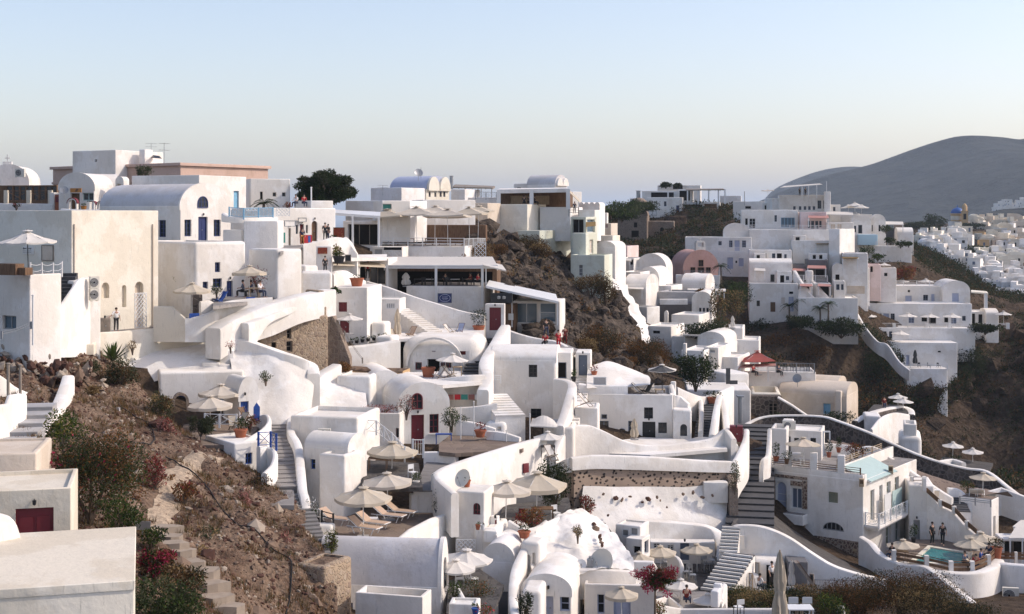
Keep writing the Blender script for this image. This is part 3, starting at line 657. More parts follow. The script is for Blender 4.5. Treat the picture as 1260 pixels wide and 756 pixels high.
def rL(label,pts,h=.95,style='bars',col='mW',post=1.6,gR=None,name='railing',cat='railing',postcol=None,pw=.05):
 """railing on feet pts=(px,py,D): posts each a part; infill bars / crosses / pickets / rails"""
 v=[P(*p)for p in pts];root=empty(name,v[0],label,cat,gR);o=v[0];v=[q-o for q in v]
 posts,inf=[],MB()
 for a,b in zip(v,v[1:]):
  n=max(1,round((b-a).length/post))
  for i in range(n):
   p,q=a+(b-a)*i/n,a+(b-a)*(i+1)/n;posts.append(p);up=Vector((0,0,1))
   if style!='rope':inf.tube([p+up*h*.95,q+up*h*.95],.028,5)
   if style=='x':
    inf.tube([p+up*.1,q+up*.1],.022,5);inf.tube([p+up*.1,q+up*h*.95],.02,4);inf.tube([q+up*.1,p+up*h*.95],.02,4)
   elif style=='rails':
    for z in(.35,.65):inf.tube([p+up*h*z,q+up*h*z],.03,5)
   elif style=='boards':
    for z in(.35,.72):
     d=(q-p);inf.prism([p+up*(h*z-.1),q+up*(h*z-.1),q+up*(h*z+.1),p+up*(h*z+.1)],Vector((d.y,-d.x,0)).normalized()*.04)
   elif style=='pickets':
    inf.tube([p+up*.1,q+up*.1],.022,5);m=max(2,int((q-p).length/.16))
    for k in range(1,m):s=p+(q-p)*k/m;inf.tube([s+up*.1,s+up*h*.95],.012,4)
   elif style=='scroll':
    inf.tube([p+up*.1,q+up*.1],.022,5);m=max(2,int((q-p).length/.45))
    for k in range(m):
     c=p+(q-p)*(k+.5)/m+up*h*.52;dd=(q-p).normalized();n8=10
     for rr in(h*.36,h*.18):inf.tube([c+dd*rr*.6*math.cos(6.283*i/n8)+up*rr*math.sin(6.283*i/n8)for i in range(n8+1)],.016,4,caps=False)
   elif style=='rope':
    for z in(.45,.9):
     inf.tube([p.lerp(q,t/6)+up*(h*z-.1*math.sin(math.pi*t/6))for t in range(7)],.016,4)
 posts.append(v[-1]);inf.obj('infill',col,root)
 for p in posts:
  m=MB();m.box(p.x-pw,p.x+pw,p.y-pw,p.y+pw,p.z-.15,p.z+h);m.obj('post',postcol or col,root,sM=False)
 return root
def lT(label,x0,y0,x1,y1,D,rz=-20,col='mW',name='lattice_screen',cat='screen',gR=None,cell=.22,solid=None):
 """diagonal trellis screen standing upright; pixel box at depth D"""
 a=P(x0,y1,D);w=(x1-x0)*D/F/max(.3,math.cos(R(rz)));h=(y1-y0)*D/F;root=empty(name,a,label,cat,gR,R(rz))
 f=MB();t=.05
 for bx in((0,t,0,h),(w-t,w,0,h),(t,w-t,0,t),(t,w-t,h-t,h)):f.box(bx[0],bx[1],0,.05,bx[2],bx[3])
 f.obj('frame',col,root,sM=False)
 l=MB()
 for sgn in(1,-1):
  k=-h
  while k<w:
   x0_,x1_=k,k+h;z0,z1=(0,h)if sgn==1 else(h,0)
   if x0_<0:z0+=sgn*(-x0_);x0_=0
   if x1_>w:z1-=sgn*(x1_-w);x1_=w
   if x1_-x0_>.05:l.tube([(x0_,.025,z0),(x1_,.025,z1)],.03,4)
   k+=cell*1.4
 l.obj('trellis',col,root);return root
def pole(label,px,yt,D,yb,r=.04,col='mW',name='pole',cat='pole',gR=None):
 a,b=P(px,yt,D),P(px,yb,D);root=empty(name,b,label,cat,gR);m=MB();h=a.z-b.z
 m.tube([(0,0,-.2),(0,0,h)],r,8);m.obj('shaft',col,root);c=MB();c.lathe([(r*1.6,h),(r*1.6,h+.04),(.01,h+.07)],8);c.obj('cap',col,root);return root
def pN(name,label,cat,x0,y0,x1,y1,D,rz=-25,mat='w',th=.06,frame=None,gR=None):
 """flat board with a frame, hung upright"""
 a=P(x0,y1,D);w=(x1-x0)*D/F/max(.3,abs(math.cos(R(rz))));h=(y1-y0)*D/F;root=empty(name,a,label,cat,gR,R(rz))
 b=MB();b.box(.03,w-.03,0,th,.03,h-.03);b.obj('board',mat,root,sM=False)
 if frame:
  f=MB()
  for bx in((0,.06,0,h),(w-.06,w,0,h),(.06,w-.06,0,.06),(.06,w-.06,h-.06,h)):f.box(bx[0],bx[1],-.03,th+.01,bx[2],bx[3])
  f.obj('frame',frame,root,sM=False)
 root['_w'],root['_h']=w,h;return root
def scribble(root,rows,col='black',y=-.02):
 """hand-lettered marks too small to read: one wavy stroke per row = (x0, x1, z, height, weight)"""
 for x0,x1,z,a,r in rows:
  n=max(6,int((x1-x0)/.045));m=MB();m.tube([(x0+(x1-x0)*i/n,y,z+a*math.sin(i*2.1)*(.6+.4*math.sin(i*.9)))for i in range(n+1)],r,4);m.obj('lettering',col,root)
BODY={}
def skin_mesh(name,verts,edges,rad,root=0,sub=1):
 me=bpy.data.meshes.new(name);me.from_pydata(verts,edges,[]);o=bpy.data.objects.new(name,me);COL.objects.link(o)
 o.modifiers.new('s','SKIN');o.modifiers.new('d','SUBSURF').levels=sub
 for i,r in enumerate(rad):me.skin_vertices[0].data[i].radius=(r,r*.9)if not isinstance(r,tuple)else r
 for v in me.skin_vertices[0].data:v.use_root=False
 me.skin_vertices[0].data[root].use_root=True
 dg=bpy.context.evaluated_depsgraph_get();out=bpy.data.meshes.new_from_object(o.evaluated_get(dg));bpy.data.objects.remove(o)
 out.polygons.foreach_set('use_smooth',[True]*len(out.polygons));return out
def joints(pose):
 J={}
 if pose=='sit':
  J.update(pel=(0,.02,.50),wai=(0,.04,.66),che=(0,.02,.90),nec=(0,.0,1.06),hed=(0,-.03,1.20),top=(0,-.02,1.29))
  for s,n in((-1,'l'),(1,'r')):
   J.update({n+'hip':(s*.10,-.02,.50),n+'kne':(s*.13,-.44,.50),n+'ank':(s*.13,-.42,.09),n+'toe':(s*.14,-.60,.04),n+'sho':(s*.19,.01,1.0),n+'elb':(s*.25,-.08,.74),n+'wri':(s*.17,-.31,.70)})
 else:
  J.update(pel=(0,0,.95),wai=(0,.01,1.10),che=(0,0,1.32),nec=(0,-.01,1.49),hed=(0,-.03,1.63),top=(0,-.02,1.72))
  for s,n in((-1,'l'),(1,'r')):
   st=.14*s if pose=='walk' else.02*s
   J.update({n+'hip':(s*.10,0,.92),n+'kne':(s*.11,-.03-st,.50),n+'ank':(s*.12,.03-st*1.6,.09),n+'toe':(s*.14,-.15-st*1.6,.04),n+'sho':(s*.19,0,1.43)})
   if pose=='reach' and s==-1:J.update({n+'elb':(s*.36,-.10,1.22),n+'wri':(s*.55,-.16,1.10)})
   else:J.update({n+'elb':(s*.26,.03,1.15),n+'wri':(s*.27,-.06+st*.5,.90)})
 return{k:Vector(v)for k,v in J.items()}
def body(pose):
 if pose in BODY:return BODY[pose]
 J=joints(pose);V,E,Rr,ix=[],[],[],{}
 def add(k,p,r,par=None):
  ix[k]=len(V);V.append(tuple(p));Rr.append(r)
  if par:E.append((ix[par],ix[k]))
 add('pel',J['pel'],(.15,.11));add('wai',J['wai'],(.125,.095),'pel');add('che',J['che'],(.155,.11),'wai');add('nec',J['nec'],.055,'che')
 add('hed',J['hed'],(.078,.10),'nec');add('top',J['top'],(.06,.075),'hed')
 for n in 'lr':
  add(n+'hip',J[n+'hip'],.085,'pel');add(n+'kne',J[n+'kne'],.058,n+'hip');add(n+'ank',J[n+'ank'],.037,n+'kne');add(n+'toe',J[n+'toe'],.035,n+'ank')
  add(n+'sho',J[n+'sho'],.06,'che');add(n+'elb',J[n+'elb'],.042,n+'sho');add(n+'wri',J[n+'wri'],.028,n+'elb')
  d=(J[n+'wri']-J[n+'elb']).normalized();pal=J[n+'wri']+d*.08;add(n+'pal',pal,(.035,.018),n+'wri')
  sd=d.cross(Vector((1,0,.2))).normalized();nn=d.cross(sd)
  for k,(o_,l)in enumerate(((-.03,.07),(-.01,.085),(.01,.08),(.03,.06))):
   add(f'{n}f{k}',pal+sd*o_+d*.03,.010,n+'pal');add(f'{n}g{k}',pal+sd*o_*1.2+d*l+nn*.02,.008,f'{n}f{k}')
  add(n+'th',J[n+'wri']+d*.05+sd*.045,.011,n+'wri');add(n+'ti',J[n+'wri']+d*.09+sd*.06+nn*.015,.009,n+'th')
 bm_=skin_mesh('person_body',V,E,Rr)
 sub=lambda ks,sc,ed:skin_mesh('garment',[tuple(J[k])for k in ks],[(ks.index(a),ks.index(b))for a,b in ed],sc)
 ks=['pel','wai','che','lsho','lelb','rsho','relb']
 shirt=sub(ks,[(.165,.125),(.145,.115),(.175,.13),.078,.06,.078,.06],[('pel','wai'),('wai','che'),('che','lsho'),('lsho','lelb'),('che','rsho'),('rsho','relb')])
 ks=['pel','lhip','lkne','lank','rhip','rkne','rank']
 trou=sub(ks,[(.165,.125),.105,.078,.058,.105,.078,.058],[('pel','lhip'),('lhip','lkne'),('lkne','lank'),('pel','rhip'),('rhip','rkne'),('rkne','rank')])
 h=MB();c=J['hed']
 h.lathe([(.085,-.02),(.1,.04),(.092,.09),(.06,.13),(0,.145)],14,(c.x,c.y+.02,c.z));hair=h.obj('hair','hair',None);hm=hair.data;bpy.data.objects.remove(hair)
 e=MB()
 for s in(-1,1):e.lathe([(0,-.012),(.011,0),(0,.012)],6,(c.x+s*.035,c.y-.093,c.z+.01))
 eye=e.obj('eyes','black',None);em=eye.data;bpy.data.objects.remove(eye)
 nz=MB();nz.add([(c.x-.014,c.y-.088,c.z-.03),(c.x+.014,c.y-.088,c.z-.03),(c.x,c.y-.118,c.z-.03),(c.x,c.y-.088,c.z+.012)],[(0,1,2),(0,2,3),(2,1,3)])
 no=nz.obj('nose','skin',None);nm=no.data;bpy.data.objects.remove(no)
 BODY[pose]=(bm_,shirt,trou,hm,em,nm);return BODY[pose]
def pE(label,px,py,D,rz=0,pose='stand',shirt='wC',trousers='black',hair='hair',h=1.75,gR='people',hat=None,dz=0):
 root=empty('person',P(px,py,D)+Vector((0,0,dz)),label,'person',gR,R(rz),h/1.75)
 for nm,me,mt in zip(('body','shirt','trousers','hair','eyes','nose'),body(pose),('skin',shirt,trousers,hair,'black','skin')):
  m2=me.copy();m2.materials.clear();m2.materials.append(M(mt));o=bpy.data.objects.new(nm,m2);COL.objects.link(o);o.parent=root
 if hat:
  c=joints(pose)['hed'];m=MB();m.lathe([(.15,.05),(.15,.065),(.1,.07),(.09,.15),(.02,.16)],14,(c.x,c.y+.02,c.z));m.obj('hat',hat,root)
 return root
def cN(name,label,cat,corners,mat,posts=(),postmat='mW',th=.05,sag=.0,gR=None,pr=.05,beams=0):
 """shade roof through four 3-D pixel points (px,py,D); posts = (px, ytop, D, ybottom)"""
 c=[P(*q)for q in corners];o=c[0].copy();root=empty(name,o,label,cat,gR);mb=MB();n=8;vs,fs=[],[]
 for j in range(n+1):
  for i in range(n+1):
   u,v=i/n,j/n;p=(c[0]*(1-u)+c[1]*u)*(1-v)+(c[3]*(1-u)+c[2]*u)*v-o
   vs.append(p+Vector((0,0,-sag*math.sin(math.pi*u)*math.sin(math.pi*v))))
 m=n+1;k=len(vs);vs+=[p+Vector((0,0,-th))for p in vs]
 for j in range(n):
  for i in range(n):
   q=(j*m+i,j*m+i+1,(j+1)*m+i+1,(j+1)*m+i);fs+=[q,tuple(x+k for x in q[::-1])]
 edge=[i for i in range(m)]+[j*m+n for j in range(1,m)]+[n*m+i for i in range(n-1,-1,-1)]+[j*m for j in range(n-1,0,-1)]
 for a,b in zip(edge,edge[1:]+edge[:1]):fs.append((a,b,b+k,a+k))
 mb.add(vs,fs);mb.obj('cover' if sag or 'canvas' in mat else 'roof',mat,root,sM=False)
 if beams:
  for i in range(beams+1):
   u=i/beams;bm=MB();a=c[0]*(1-u)+c[1]*u-o;b=c[3]*(1-u)+c[2]*u-o;bm.tube([a-Vector((0,0,th+.05)),b-Vector((0,0,th+.05))],.05,4);bm.obj('beam',postmat,root)
 for(px,yt,D,yb)in posts:
  a,b=P(px,yt,D)-o,P(px,yb,D)-o;t=MB();t.box(a.x-pr,a.x+pr,a.y-pr,a.y+pr,b.z-.2,a.z);t.obj('post',postmat,root,sM=False)
 return root
HAZE,AIR,DUST,OZ,SKYS,SUNS,EXPO=.00009,1.0,1.5,1.0,.138,2.0,.70
H=House
S_ROWS=[[(100,790,48),(180,785,51),(260,785,55),(340,785,61),(412,785,64)],[(60,700,54),(150,702,57),(240,702,61),(320,702,65),(404,702,68)],[(40,640,59),(125,642,62),(215,642,66),(300,645,69.5),(378,652,74)],[(10,592,64),(95,594,67),(190,594,71),(276,596,76),(345,603,80)],[(-10,552,69),(70,552,72),(160,552,77),(236,558,81),(290,566,86)],[(-20,510,75),(50,512,78),(125,512,83),(188,520,87),(232,540,90)],[(-30,470,81),(40,472,84),(105,474,88.5),(160,484,91.5),(205,508,94)],[(-30,436,86),(40,440,88),(95,444,92),(140,454,95.5),(176,478,97)],[(-30,412,90),(40,418,92),(85,430,96),(125,440,98),(150,452,100)]]
pT('rubble_slope',S_ROWS,'slope',k=14,amp=.26,freq=.55,gully=1.1)
PATHC=[P(*q)for q in((200,645,63.6),(198,625,66),(207,606,68.8),(212,590,71),(226,575,75),(240,566,79),(206,650,62.5),(222,672,61.5),(243,700,60.3),(262,728,59.3),(202,616,67.5),(209,598,70),(219,582,73))]
offpath=lambda p:all((p-q).length>.95 for q in PATHC)
rg=random.Random(11)
pts=sample('rubble_slope',15000,rg)
sT('slope_stones',[p for p in pts if offpath(p)],(.03,.18),['stone1','stone2','stone1','stone3','stone3'],5)
def tufts(name,pts,h,n,mats,seed,kind='stuff'):
 r_=random.Random(seed);mb=MB()
 for p in pts:
  for _ in range(n):
   a=r_.uniform(0,6.28);d=Vector((math.cos(a),math.sin(a),0));l=h*r_.uniform(.4,1.2);q=p+d*r_.uniform(0,.18);t=Vector((-d.y,d.x,0))*.012
   mb.add([q-t,q+t,q+d*l*r_.uniform(.2,.8)+Vector((0,0,l))],[(0,1,2)],r_.randrange(len(mats)))
 return tag(mb.obj(name,mats,sM=False,fix=False),kind=kind)
gp=[p for p in sample('rubble_slope',5200,rg)if noise.noise(p*.35)>-.02 and offpath(p)]
tufts('dry_grass',gp,.34,12,['straw','r2','r1','o1'],3)
def along(pts3,n,spread,rg,lift=.0):
 c=catmull([P(*p)for p in pts3],8);out=[]
 for _ in range(n):
  i=rg.randrange(len(c)-1);t=rg.random();q=c[i].lerp(c[i+1],t)
  out.append(q+Vector((rg.gauss(0,spread),rg.gauss(0,spread),rg.gauss(0,spread*.3)+lift)))
 return out
sT('ledge_rocks',[p-Vector((0,0,.12))for p in sample('rubble_slope',130,rg)if offpath(p)],(.22,.75),['stone1','stone3','stone1','stone2'],8)
sT('fallen_boulders',along([(0,440,88),(30,452,86.5),(60,462,86),(85,466,88)],420,1.0,rg,.2),(.14,.55),['stone3','stone2','stone1','stone3'],6)
from mathutils.bvhtree import BVHTree
SLOPE=BVHTree.FromPolygons(*PATCHES['rubble_slope'])
def drop_to(v,up=6):
 hit=SLOPE.ray_cast(Vector((v.x,v.y,v.z+up)),Vector((0,0,-1)),30);return hit[0]if hit[0]else v
cl=catmull([P(*q)for q in((200,645,63.6),(198,625,66),(207,606,68.8),(212,590,71),(226,575,75),(240,566,79),(262,562,82))],8);vs=[]
for i,q in enumerate(cl):
 w_=.62+.25*noise.noise(q*.9)
 for k in range(7):vs.append(drop_to(q+Vector((w_*(k-3)/3*(1+.15*noise.noise(q*3+Vector((k,0,0)))),0,0)))+Vector((0,0,.05-.035*abs(k-3)/3+.02*noise.noise(q*4))))
m=MB();m.add(vs,[(i*7+k,i*7+k+1,(i+1)*7+k+1,(i+1)*7+k)for i in range(len(cl)-1)for k in range(6)]);tag(m.obj('dirt_path','path',fix=False),kind='structure')
for i,(px,py,D,w)in enumerate([(206,638,64.4,.8),(210,650,63.4,.8),(208,662,62.3,.9),(222,672,62,.95),(232,686,61.2,1.0),(243,700,60.6,1.1),(254,713,60,1.1),(262,728,59.2,1.2),(275,742,58.6,1.2)]):
 m=MB();n=9;r2=random.Random(i)
 poly=[Vector((math.cos(6.283*k/n)*w*r2.uniform(.7,1.1)*.95,math.sin(6.283*k/n)*w*r2.uniform(.6,1.1)*.55,.13+r2.uniform(-.04,.04)))for k in range(n)]
 m.prism(poly,(0,0,-.55));o=m.obj('stone_step','stone2',sM=False);o.location=drop_to(P(px,py,D))+Vector((0,0,.06))
 tag(o,['uppermost rough stone step where the dirt path begins to descend','rough stone step second from the dirt path','rough stone step third from the dirt path','rough stone step beside the red shrub, fourth from the dirt path','rough stone step fifth from the dirt path','broad stone step sixth from the dirt path','broad stone step above the green bush, seventh from the dirt path','broad low stone step second from the slope foot','lowest broad stone step at the foot of the slope'][i],'step','rough stone steps on the slope')
def hose(label,pts,r=.034):
 c=[drop_to(q)+Vector((0,0,.07))for q in catmull([P(*p)for p in pts],9)];m=MB();o0=c[0];m.tube([q-o0 for q in c],r,6);o=m.obj('water_hose','hose');o.location=o0;tag(o,label,'hose')
hose('black hose running from the low wall down past the bend at the dirt path',[(86,463,89.4),(110,474,88),(140,482,87.2),(165,493,85.6),(182,508,84.4),(190,522,82.4),(186,538,80),(163,541,77.5)])
hose('black hose crossing the lower slope from the path to the stone shelter',[(204,566,76.6),(213,574,76),(238,588,74.5),(262,612,72),(290,640,69.3),(315,655,68.7),(340,685,67.4),(357,705,66.8),(358,735,65),(352,765,63)])
shr=lambda*a,**k:shrub('shrub',*a,**k)
shr('large bougainvillea bush, rust and green with few pink bracts, left slope','bush',112,636,60.5,5.2,4.2,['r2','g2','o2','r1','g1','o1'],n=14000,leaf=.085,nb=22,dep=4.2,flowers=('magenta',160,3),gR='bushes on the rubble slope')
shr('trailing pale green creeper reaching over the white wall top','bush',78,548,67.5,2.4,2.0,['g3','g1'],n=900,leaf=.12,gR='bushes on the rubble slope')
shr('pink bougainvillea spray beside the beige wall edge','bush',50,600,59,1.8,1.9,['rosy','rL','g1'],n=900,leaf=.1,flowers=('magenta',120,5),gR='bushes on the rubble slope')
shr('low dark green bush by the beige wall corner at the slope foot','bush',150,655,57,2.2,1.6,['g2','g1'],n=1300,leaf=.09,gR='bushes on the rubble slope')
shr('green succulent bush filling the bottom of the slope beside the roof','bush',196,775,51,3.6,2.2,['g1','g2','o1'],n=4200,leaf=.09,nb=10,gR='bushes on the rubble slope')
shr('crimson leaved bush with magenta flowers below the stone steps','bush',192,712,57,2.0,1.35,['rL','r2','g2'],n=1600,leaf=.09,flowers=('magenta',260,3),gR='bushes on the rubble slope')
shr('small green mat of leaves under the metal plate','bush',186,672,60.2,1.5,.9,['g1','g2'],n=700,leaf=.08,gR='bushes on the rubble slope')
shr('dry brown bush between the green bushes and the steps','bush',222,735,56,2.4,1.5,['r2','straw','o2'],n=1500,leaf=.1,gR='bushes on the rubble slope')
shr('rusty red low bush just right of the dirt path','bush',226,616,69.5,1.7,1.0,['r1','rL','r2'],n=900,leaf=.09,gR='bushes on the rubble slope')
shr('low rusty tuft beside the hose bend on the slope','bush',205,597,71.5,1.2,.6,['r1','straw'],n=350,leaf=.09,gR='bushes on the rubble slope')
shr('olive green mat growing in the middle of the bare slope','bush',254,668,66,1.6,.8,['o1','g2','straw'],n=800,leaf=.08,dep=3.0,gR='bushes on the rubble slope')
shr('rust orange grass strip beside the middle stone steps','bush',240,690,63,1.1,.6,['r1','straw'],n=500,leaf=.1,dep=3.2,gR='bushes on the rubble slope')
shr('dark mossy bush hanging on the ridge above the staircase','bush',318,620,78.5,2.1,1.8,['o2','g2','r2'],n=1900,leaf=.08,dep=3.4,gR='bushes on the rubble slope')
shr('long brown olive bush below the mossy one on the ridge','bush',332,640,76.5,1.8,1.2,['r2','o2'],n=1100,leaf=.08,dep=2.6,gR='bushes on the rubble slope')
shr('dull green bush under the agave on the ridge','bush',150,478,91,2.7,2.5,['o2','r2','o1'],n=2200,leaf=.1,nb=9,gR='bushes on the rubble slope')
shr('straw coloured brush below the arched stone doorway','bush',199,522,88.5,2.2,2.2,['o1','straw','r2'],n=1900,leaf=.1,nb=8,gR='bushes on the rubble slope')
shr('small green bush left of the agave among pink scree','bush',114,462,90,1.5,1.1,['g2','o1'],n=600,leaf=.09,gR='bushes on the rubble slope')
shr('dry low tuft in the middle of the upper scree','bush',113,487,86,1.3,.7,['straw','r2'],n=420,leaf=.1,gR='bushes on the rubble slope')
shr('pink dry creeper hanging down the cut edge below the straw brush','bush',208,556,84,1.5,2.3,['rosy','rL','stone1'],n=1300,leaf=.09,gR='bushes on the rubble slope')
shr('pink dry creeper beside the rusty bush on the path','bush',188,606,70,1.4,2.2,['rosy','rL','r2'],n=1200,leaf=.09,gR='bushes on the rubble slope')
shr('pink dry creeper hanging in the gully below the mossy bush','bush',300,640,73,1.0,2.0,['rosy','rL','r2'],n=900,leaf=.08,gR='bushes on the rubble slope')
shr('dry red creeper on the ridge beside the lower staircase','bush',352,690,70.5,.8,1.8,['rosy','rL','r2'],n=600,leaf=.08,gR='bushes on the rubble slope')
agave('agave','spiky grey green agave on top of the ridge',139,444,95,1.5,1.4)
r=pN('metal_plate','grey metal plate standing on a short post in the slope','plate',165,641,186,653,60.3,0,'mG',.03);m=MB();m.tube([(.36,.03,.02),(.36,.03,-.5)],.03,6);m.obj('post','mG',r)
pN('flat_slab','flat grey slab lying on the bare upper scree','slab',133,502,147,508,84.6,5,'grey',.3)
hb=H('stone_shelter','small rough stone shelter with flat top beside the lower stairs','shelter',362,400,66,698,756,psi=-25,L=2.5,mat='oldplaster',bevel=.2,pA=.1,rM='slope')
h=H('white_house','large plain white house wall with cream lower band, bottom left corner','house',-60,165,40,730,800,psi=15,L=7.4,mat='cream',drop=3,pA=0,bevel=.03,rM='cream2')
h.box(-.03,h.W+.03,-.03,h.L+.03,h.H-.25,h.H+.02,bevel=.03)
h=H('cream_house','cream annex with maroon double door behind the white roof wall','house',-40,87.5,50,606,690,psi=14,L=4,mat='cream2',pA=.15,bevel=.04,drop=4)
h.win(19,626.5,66,690,col='red',door=True,rec=.12)
wall('garden_wall','rounded white wall end in front of the maroon door','wall',[(-30,632,46),(0,632,46.5),(14,640,46.8),(20,668,47,690)],t=.5,mat='b')
wall('garden_wall','thick white sloping wall descending left beside the bougainvillea','wall',[(84,462,84.5,490),(80,475,83,500),(69,500,79,530),(46,530,74,560),(20,546,70.5,590),(-20,566,66,610)],t=.75,mat='b',drop=2)
wall('garden_wall','low curved white wall below the boulder pile','wall',[(-25,452,79,500),(0,462,79.5,500),(22,478,80.5,505),(50,487,82,510),(74,486,83.5,510)],t=.35,mat='b',drop=2)
sL('entrance_paving',[(-30,560),(60,515),(66,488),(-30,488)],P(40,530,73).z-.9,'paving')
sR('stone_staircase','few grey steps between white walls on the left edge',(12,560,68.5),(52,496,78),1.6,6,'grey','grey')
wall('garden_wall','white wall with two post stumps on the left edge','wall',[(-20,500,70,560),(8,497,71.5,556),(12,486,72.3,550),(24,484,74,540),(29,484,74.8,530)],t=.35,mat='w',drop=1,sM=1)
for i,(x,yt,yb)in enumerate(((10,448,498),(25,450,486))):
 pole(('left' if i==0 else 'right')+' one of two wooden gate posts on the white stair wall',x,yt,72.5+1.5*i,yb,.08,'gW','wooden_post','post','wooden gate posts')
hh=H('beige_house','low beige block behind the annex with a striped step terrace','house',-40,45,55,560,606,psi=10,L=4,mat='beige',pA=.1,drop=3)
sR('stone_staircase','striped beige steps beside the pink bougainvillea',(8,612,53.5),(20,578,56),3.0,4,'beige','beige',drop=1)
wall('garden_wall','weathered stone garden wall with white coping above the boulder pile','wall',[(-20,396,88,425),(0,403,88.5,425),(22,416,90,436),(45,420,91.5,440),(66,424,93,440),(76,432,94,441)],t=.5,mat='ruin',capmat='w',drop=1.5)
wall('garden_wall','short white wall end beside the flat planter','wall',[(78,428,94.5,442),(88,430,95.5,442)],t=.8,mat='b',drop=1.5)
h=H('cream_house','big blank cream house with grey flank and two arched niches','house',-45,88,98,259,415,psi=-33,xb=195,mat='cream',pA=.3,bevel=.06,drop=4)
h.win(125,348,134.5,367,'r',None,'cream2',arch=True,rec=.3);h.win(150,351,155.5,378,'r',None,'cream2',arch=True,rec=.25)
h.win(166,347,176.5,404,'r',None,'beige',arch=True,rec=.35);h.win(113,386,121,406,'r',None,'beige',rec=.2)
def facepipe(h,px,y0,y1,face='r',r=.07,mat='beige'):
 a0,b0=h.ray(px,y0,face);a1,b1=h.ray(px,y1,face);m=MB();m.tube([h.M3(face,a0,b0,.05,0),h.M3(face,a0,b1,.05,0)],r,6);m.obj('drainpipe',mat,h.root)
facepipe(h,91,276,338);facepipe(h,187.5,276,404)
lT('pale lattice door leaf in the arch of the cream house',166,361,176.5,404,100.6,57,'mW','lattice_door','door')
r=pN('wall_sign','white sign with one bold script line on the grey flank','sign',28,302,48,313.5,96.6,-33,'w',.04);r.location=h.mw@Vector((h.ray(28,308,'f')[0],-.05,h.ray(28,313.5,'f')[1]));r.rotation_euler.z=R(-33)
scribble(r,[(.12,.5,.46,.07,.018),(.6,1.05,.45,.06,.018),(.1,1.05,.28,.012,.008),(.1,1.05,.17,.012,.008)])
r=pN('wall_panel','square taupe panel hung beside the white script sign','panel',52,301,71,321,96.6,-33,'beige',.05,'gW');r.location=h.mw@Vector((h.ray(52,310,'f')[0],-.06,h.ray(52,321,'f')[1]));r.rotation_euler.z=R(-33)
CREAM=h
t=H('white_house','white terrace block carrying the leftmost parasol','house',-60,36.5,85,338,421,psi=-33,xb=76,mat='w',pA=0,bevel=.1,rM='paving',drop=2)
t.win(3,388,20,406,'f','mG','gB',bars=(2,1))
uM('beige parasol with dark pole on the white terrace block, leftmost of all',35,284,85.5,69,338,'canvasW',vL=.1,pole='black',tW=.3)
rL('white rope rail on thin posts beside the leftmost parasol',[(37,340,84.8),(65,340,87.2),(76,338,89)],.85,'rope','mW',1.6)
b=H('timber_bench','brown timber bench box on the terrace under the leftmost parasol','bench',-20,19,83.5,325,339,psi=-20,L=.8,mat='wood',pA=0,bevel=.02,drop=0,ground=False);b.box(b.W+.0,b.W+.55,.2,.9,0,.45,bevel=.02)
pole('thin white lamp pole before the terrace block',40.5,364,82,421,.06)
rL('dark handrail sloping across the terrace block front',[(2,414,80.5),(38,402,82)],.3,'rope','mG',3)
sR('stone_staircase','dark narrow staircase between the terrace block and the cream house',(58,402,87.5),(84,336,96),1.3,14,'sD','sD',drop=3)
wall('stair_wall','bright white stair wall rising to the cream house corner','wall',[(57,400,86.6,421),(72,380,88.2,421),(90,354,91,421),(98,343,92.5,421),(108,341,94,421)],t=.35,mat='b',sM=3)
h=H('white_house','plain white block under the stacked air conditioners','house',90,124,93.5,346,413,psi=40,L=3,mat='b',pA=0,drop=3)
aC('upper of two stacked air conditioners beside the arched niche',117,356,93.2,.62,.85,40)
aC('lower of two stacked air conditioners beside the arched niche',117,371,93.2,.62,.85,40)
h=H('timber_cabinet','grey brown cabinet the man leans on','cabinet',122,136,98.6,392,409.5,psi=20,L=.8,mat='gW',pA=0,bevel=.02,drop=0,ground=False);h.win(124,394,134,408,'f','gW',door=True,rec=.04)
pE('man in white shirt and black trousers standing by the cream house',143,408,99.8,35,'reach','wC','black',h=1.72)
sL('alley_paving',[(60,425),(100,412),(200,402),(265,404),(265,399),(200,397),(100,400),(60,405)],P(143,408.5,99.8).z,'paving')
wall('garden_wall','cream topped white parapet below the man','wall',[(70,424,93.5,445),(100,411.5,96.8,440),(150,407.5,99,440),(205,403,102,440),(262,401,104,440)],t=.5,mat='cream',drop=1.5)
wall('planter_wall','low cream wall box with angled corner beside the lattice door','wall',[(190,377,101,404),(212,377,100.5,404),(229,392,100.2,404)],t=.3,mat='cream',sM=1)
h=H('flat_planter','flat tan planter slab on the stone garden wall','planter',74,116,93,424,430,psi=10,L=1.5,mat='cream2',rM='slope',pA=.1,drop=.4,ground=False)
pole('dark pipe post beside the stair wall',85,397,92,421,.12,'black')
for x0,x1 in((112,121),):pass
shr('dry thistle plant against the bright whitewashed bank','plant',163,432,99,.9,.9,['straw','r2'],n=160,leaf=.08)
h=H('cafe','long cafe on the ridge with brown glazed front and chapel gable above','cafe',-25,70,150,228,257,psi=-12,L=6,mat='wood',pA=0,bevel=.04,rM='wood',drop=3)
for i,x in enumerate((8,16.5,24.5,32.5,40.5,48.5,56.5,63)):h.win(x,229,x+7,247,col='wood',pane='glass',bars=(1,2),rec=.1)
wall('garden_wall','rough white base wall below the cafe balustrade','wall',[(-25,250,144,262),(30,250.5,143.5,262),(66,251,143,262)],t=.5,mat='rW')
rL('brown cross lattice balustrade with tan posts in front of the cafe',[(-20,251.5,144),(35.5,251.5,143.5),(62,251.5,143.2)],1.45,'x','wood',2.3,postcol='cream2',pw=.2,name='balustrade')
h=H('pillar','white square pillar with meter box ending the cafe balustrade','pillar',59,66.5,142.8,237,258,psi=-20,L=.8,mat='w',pA=0)
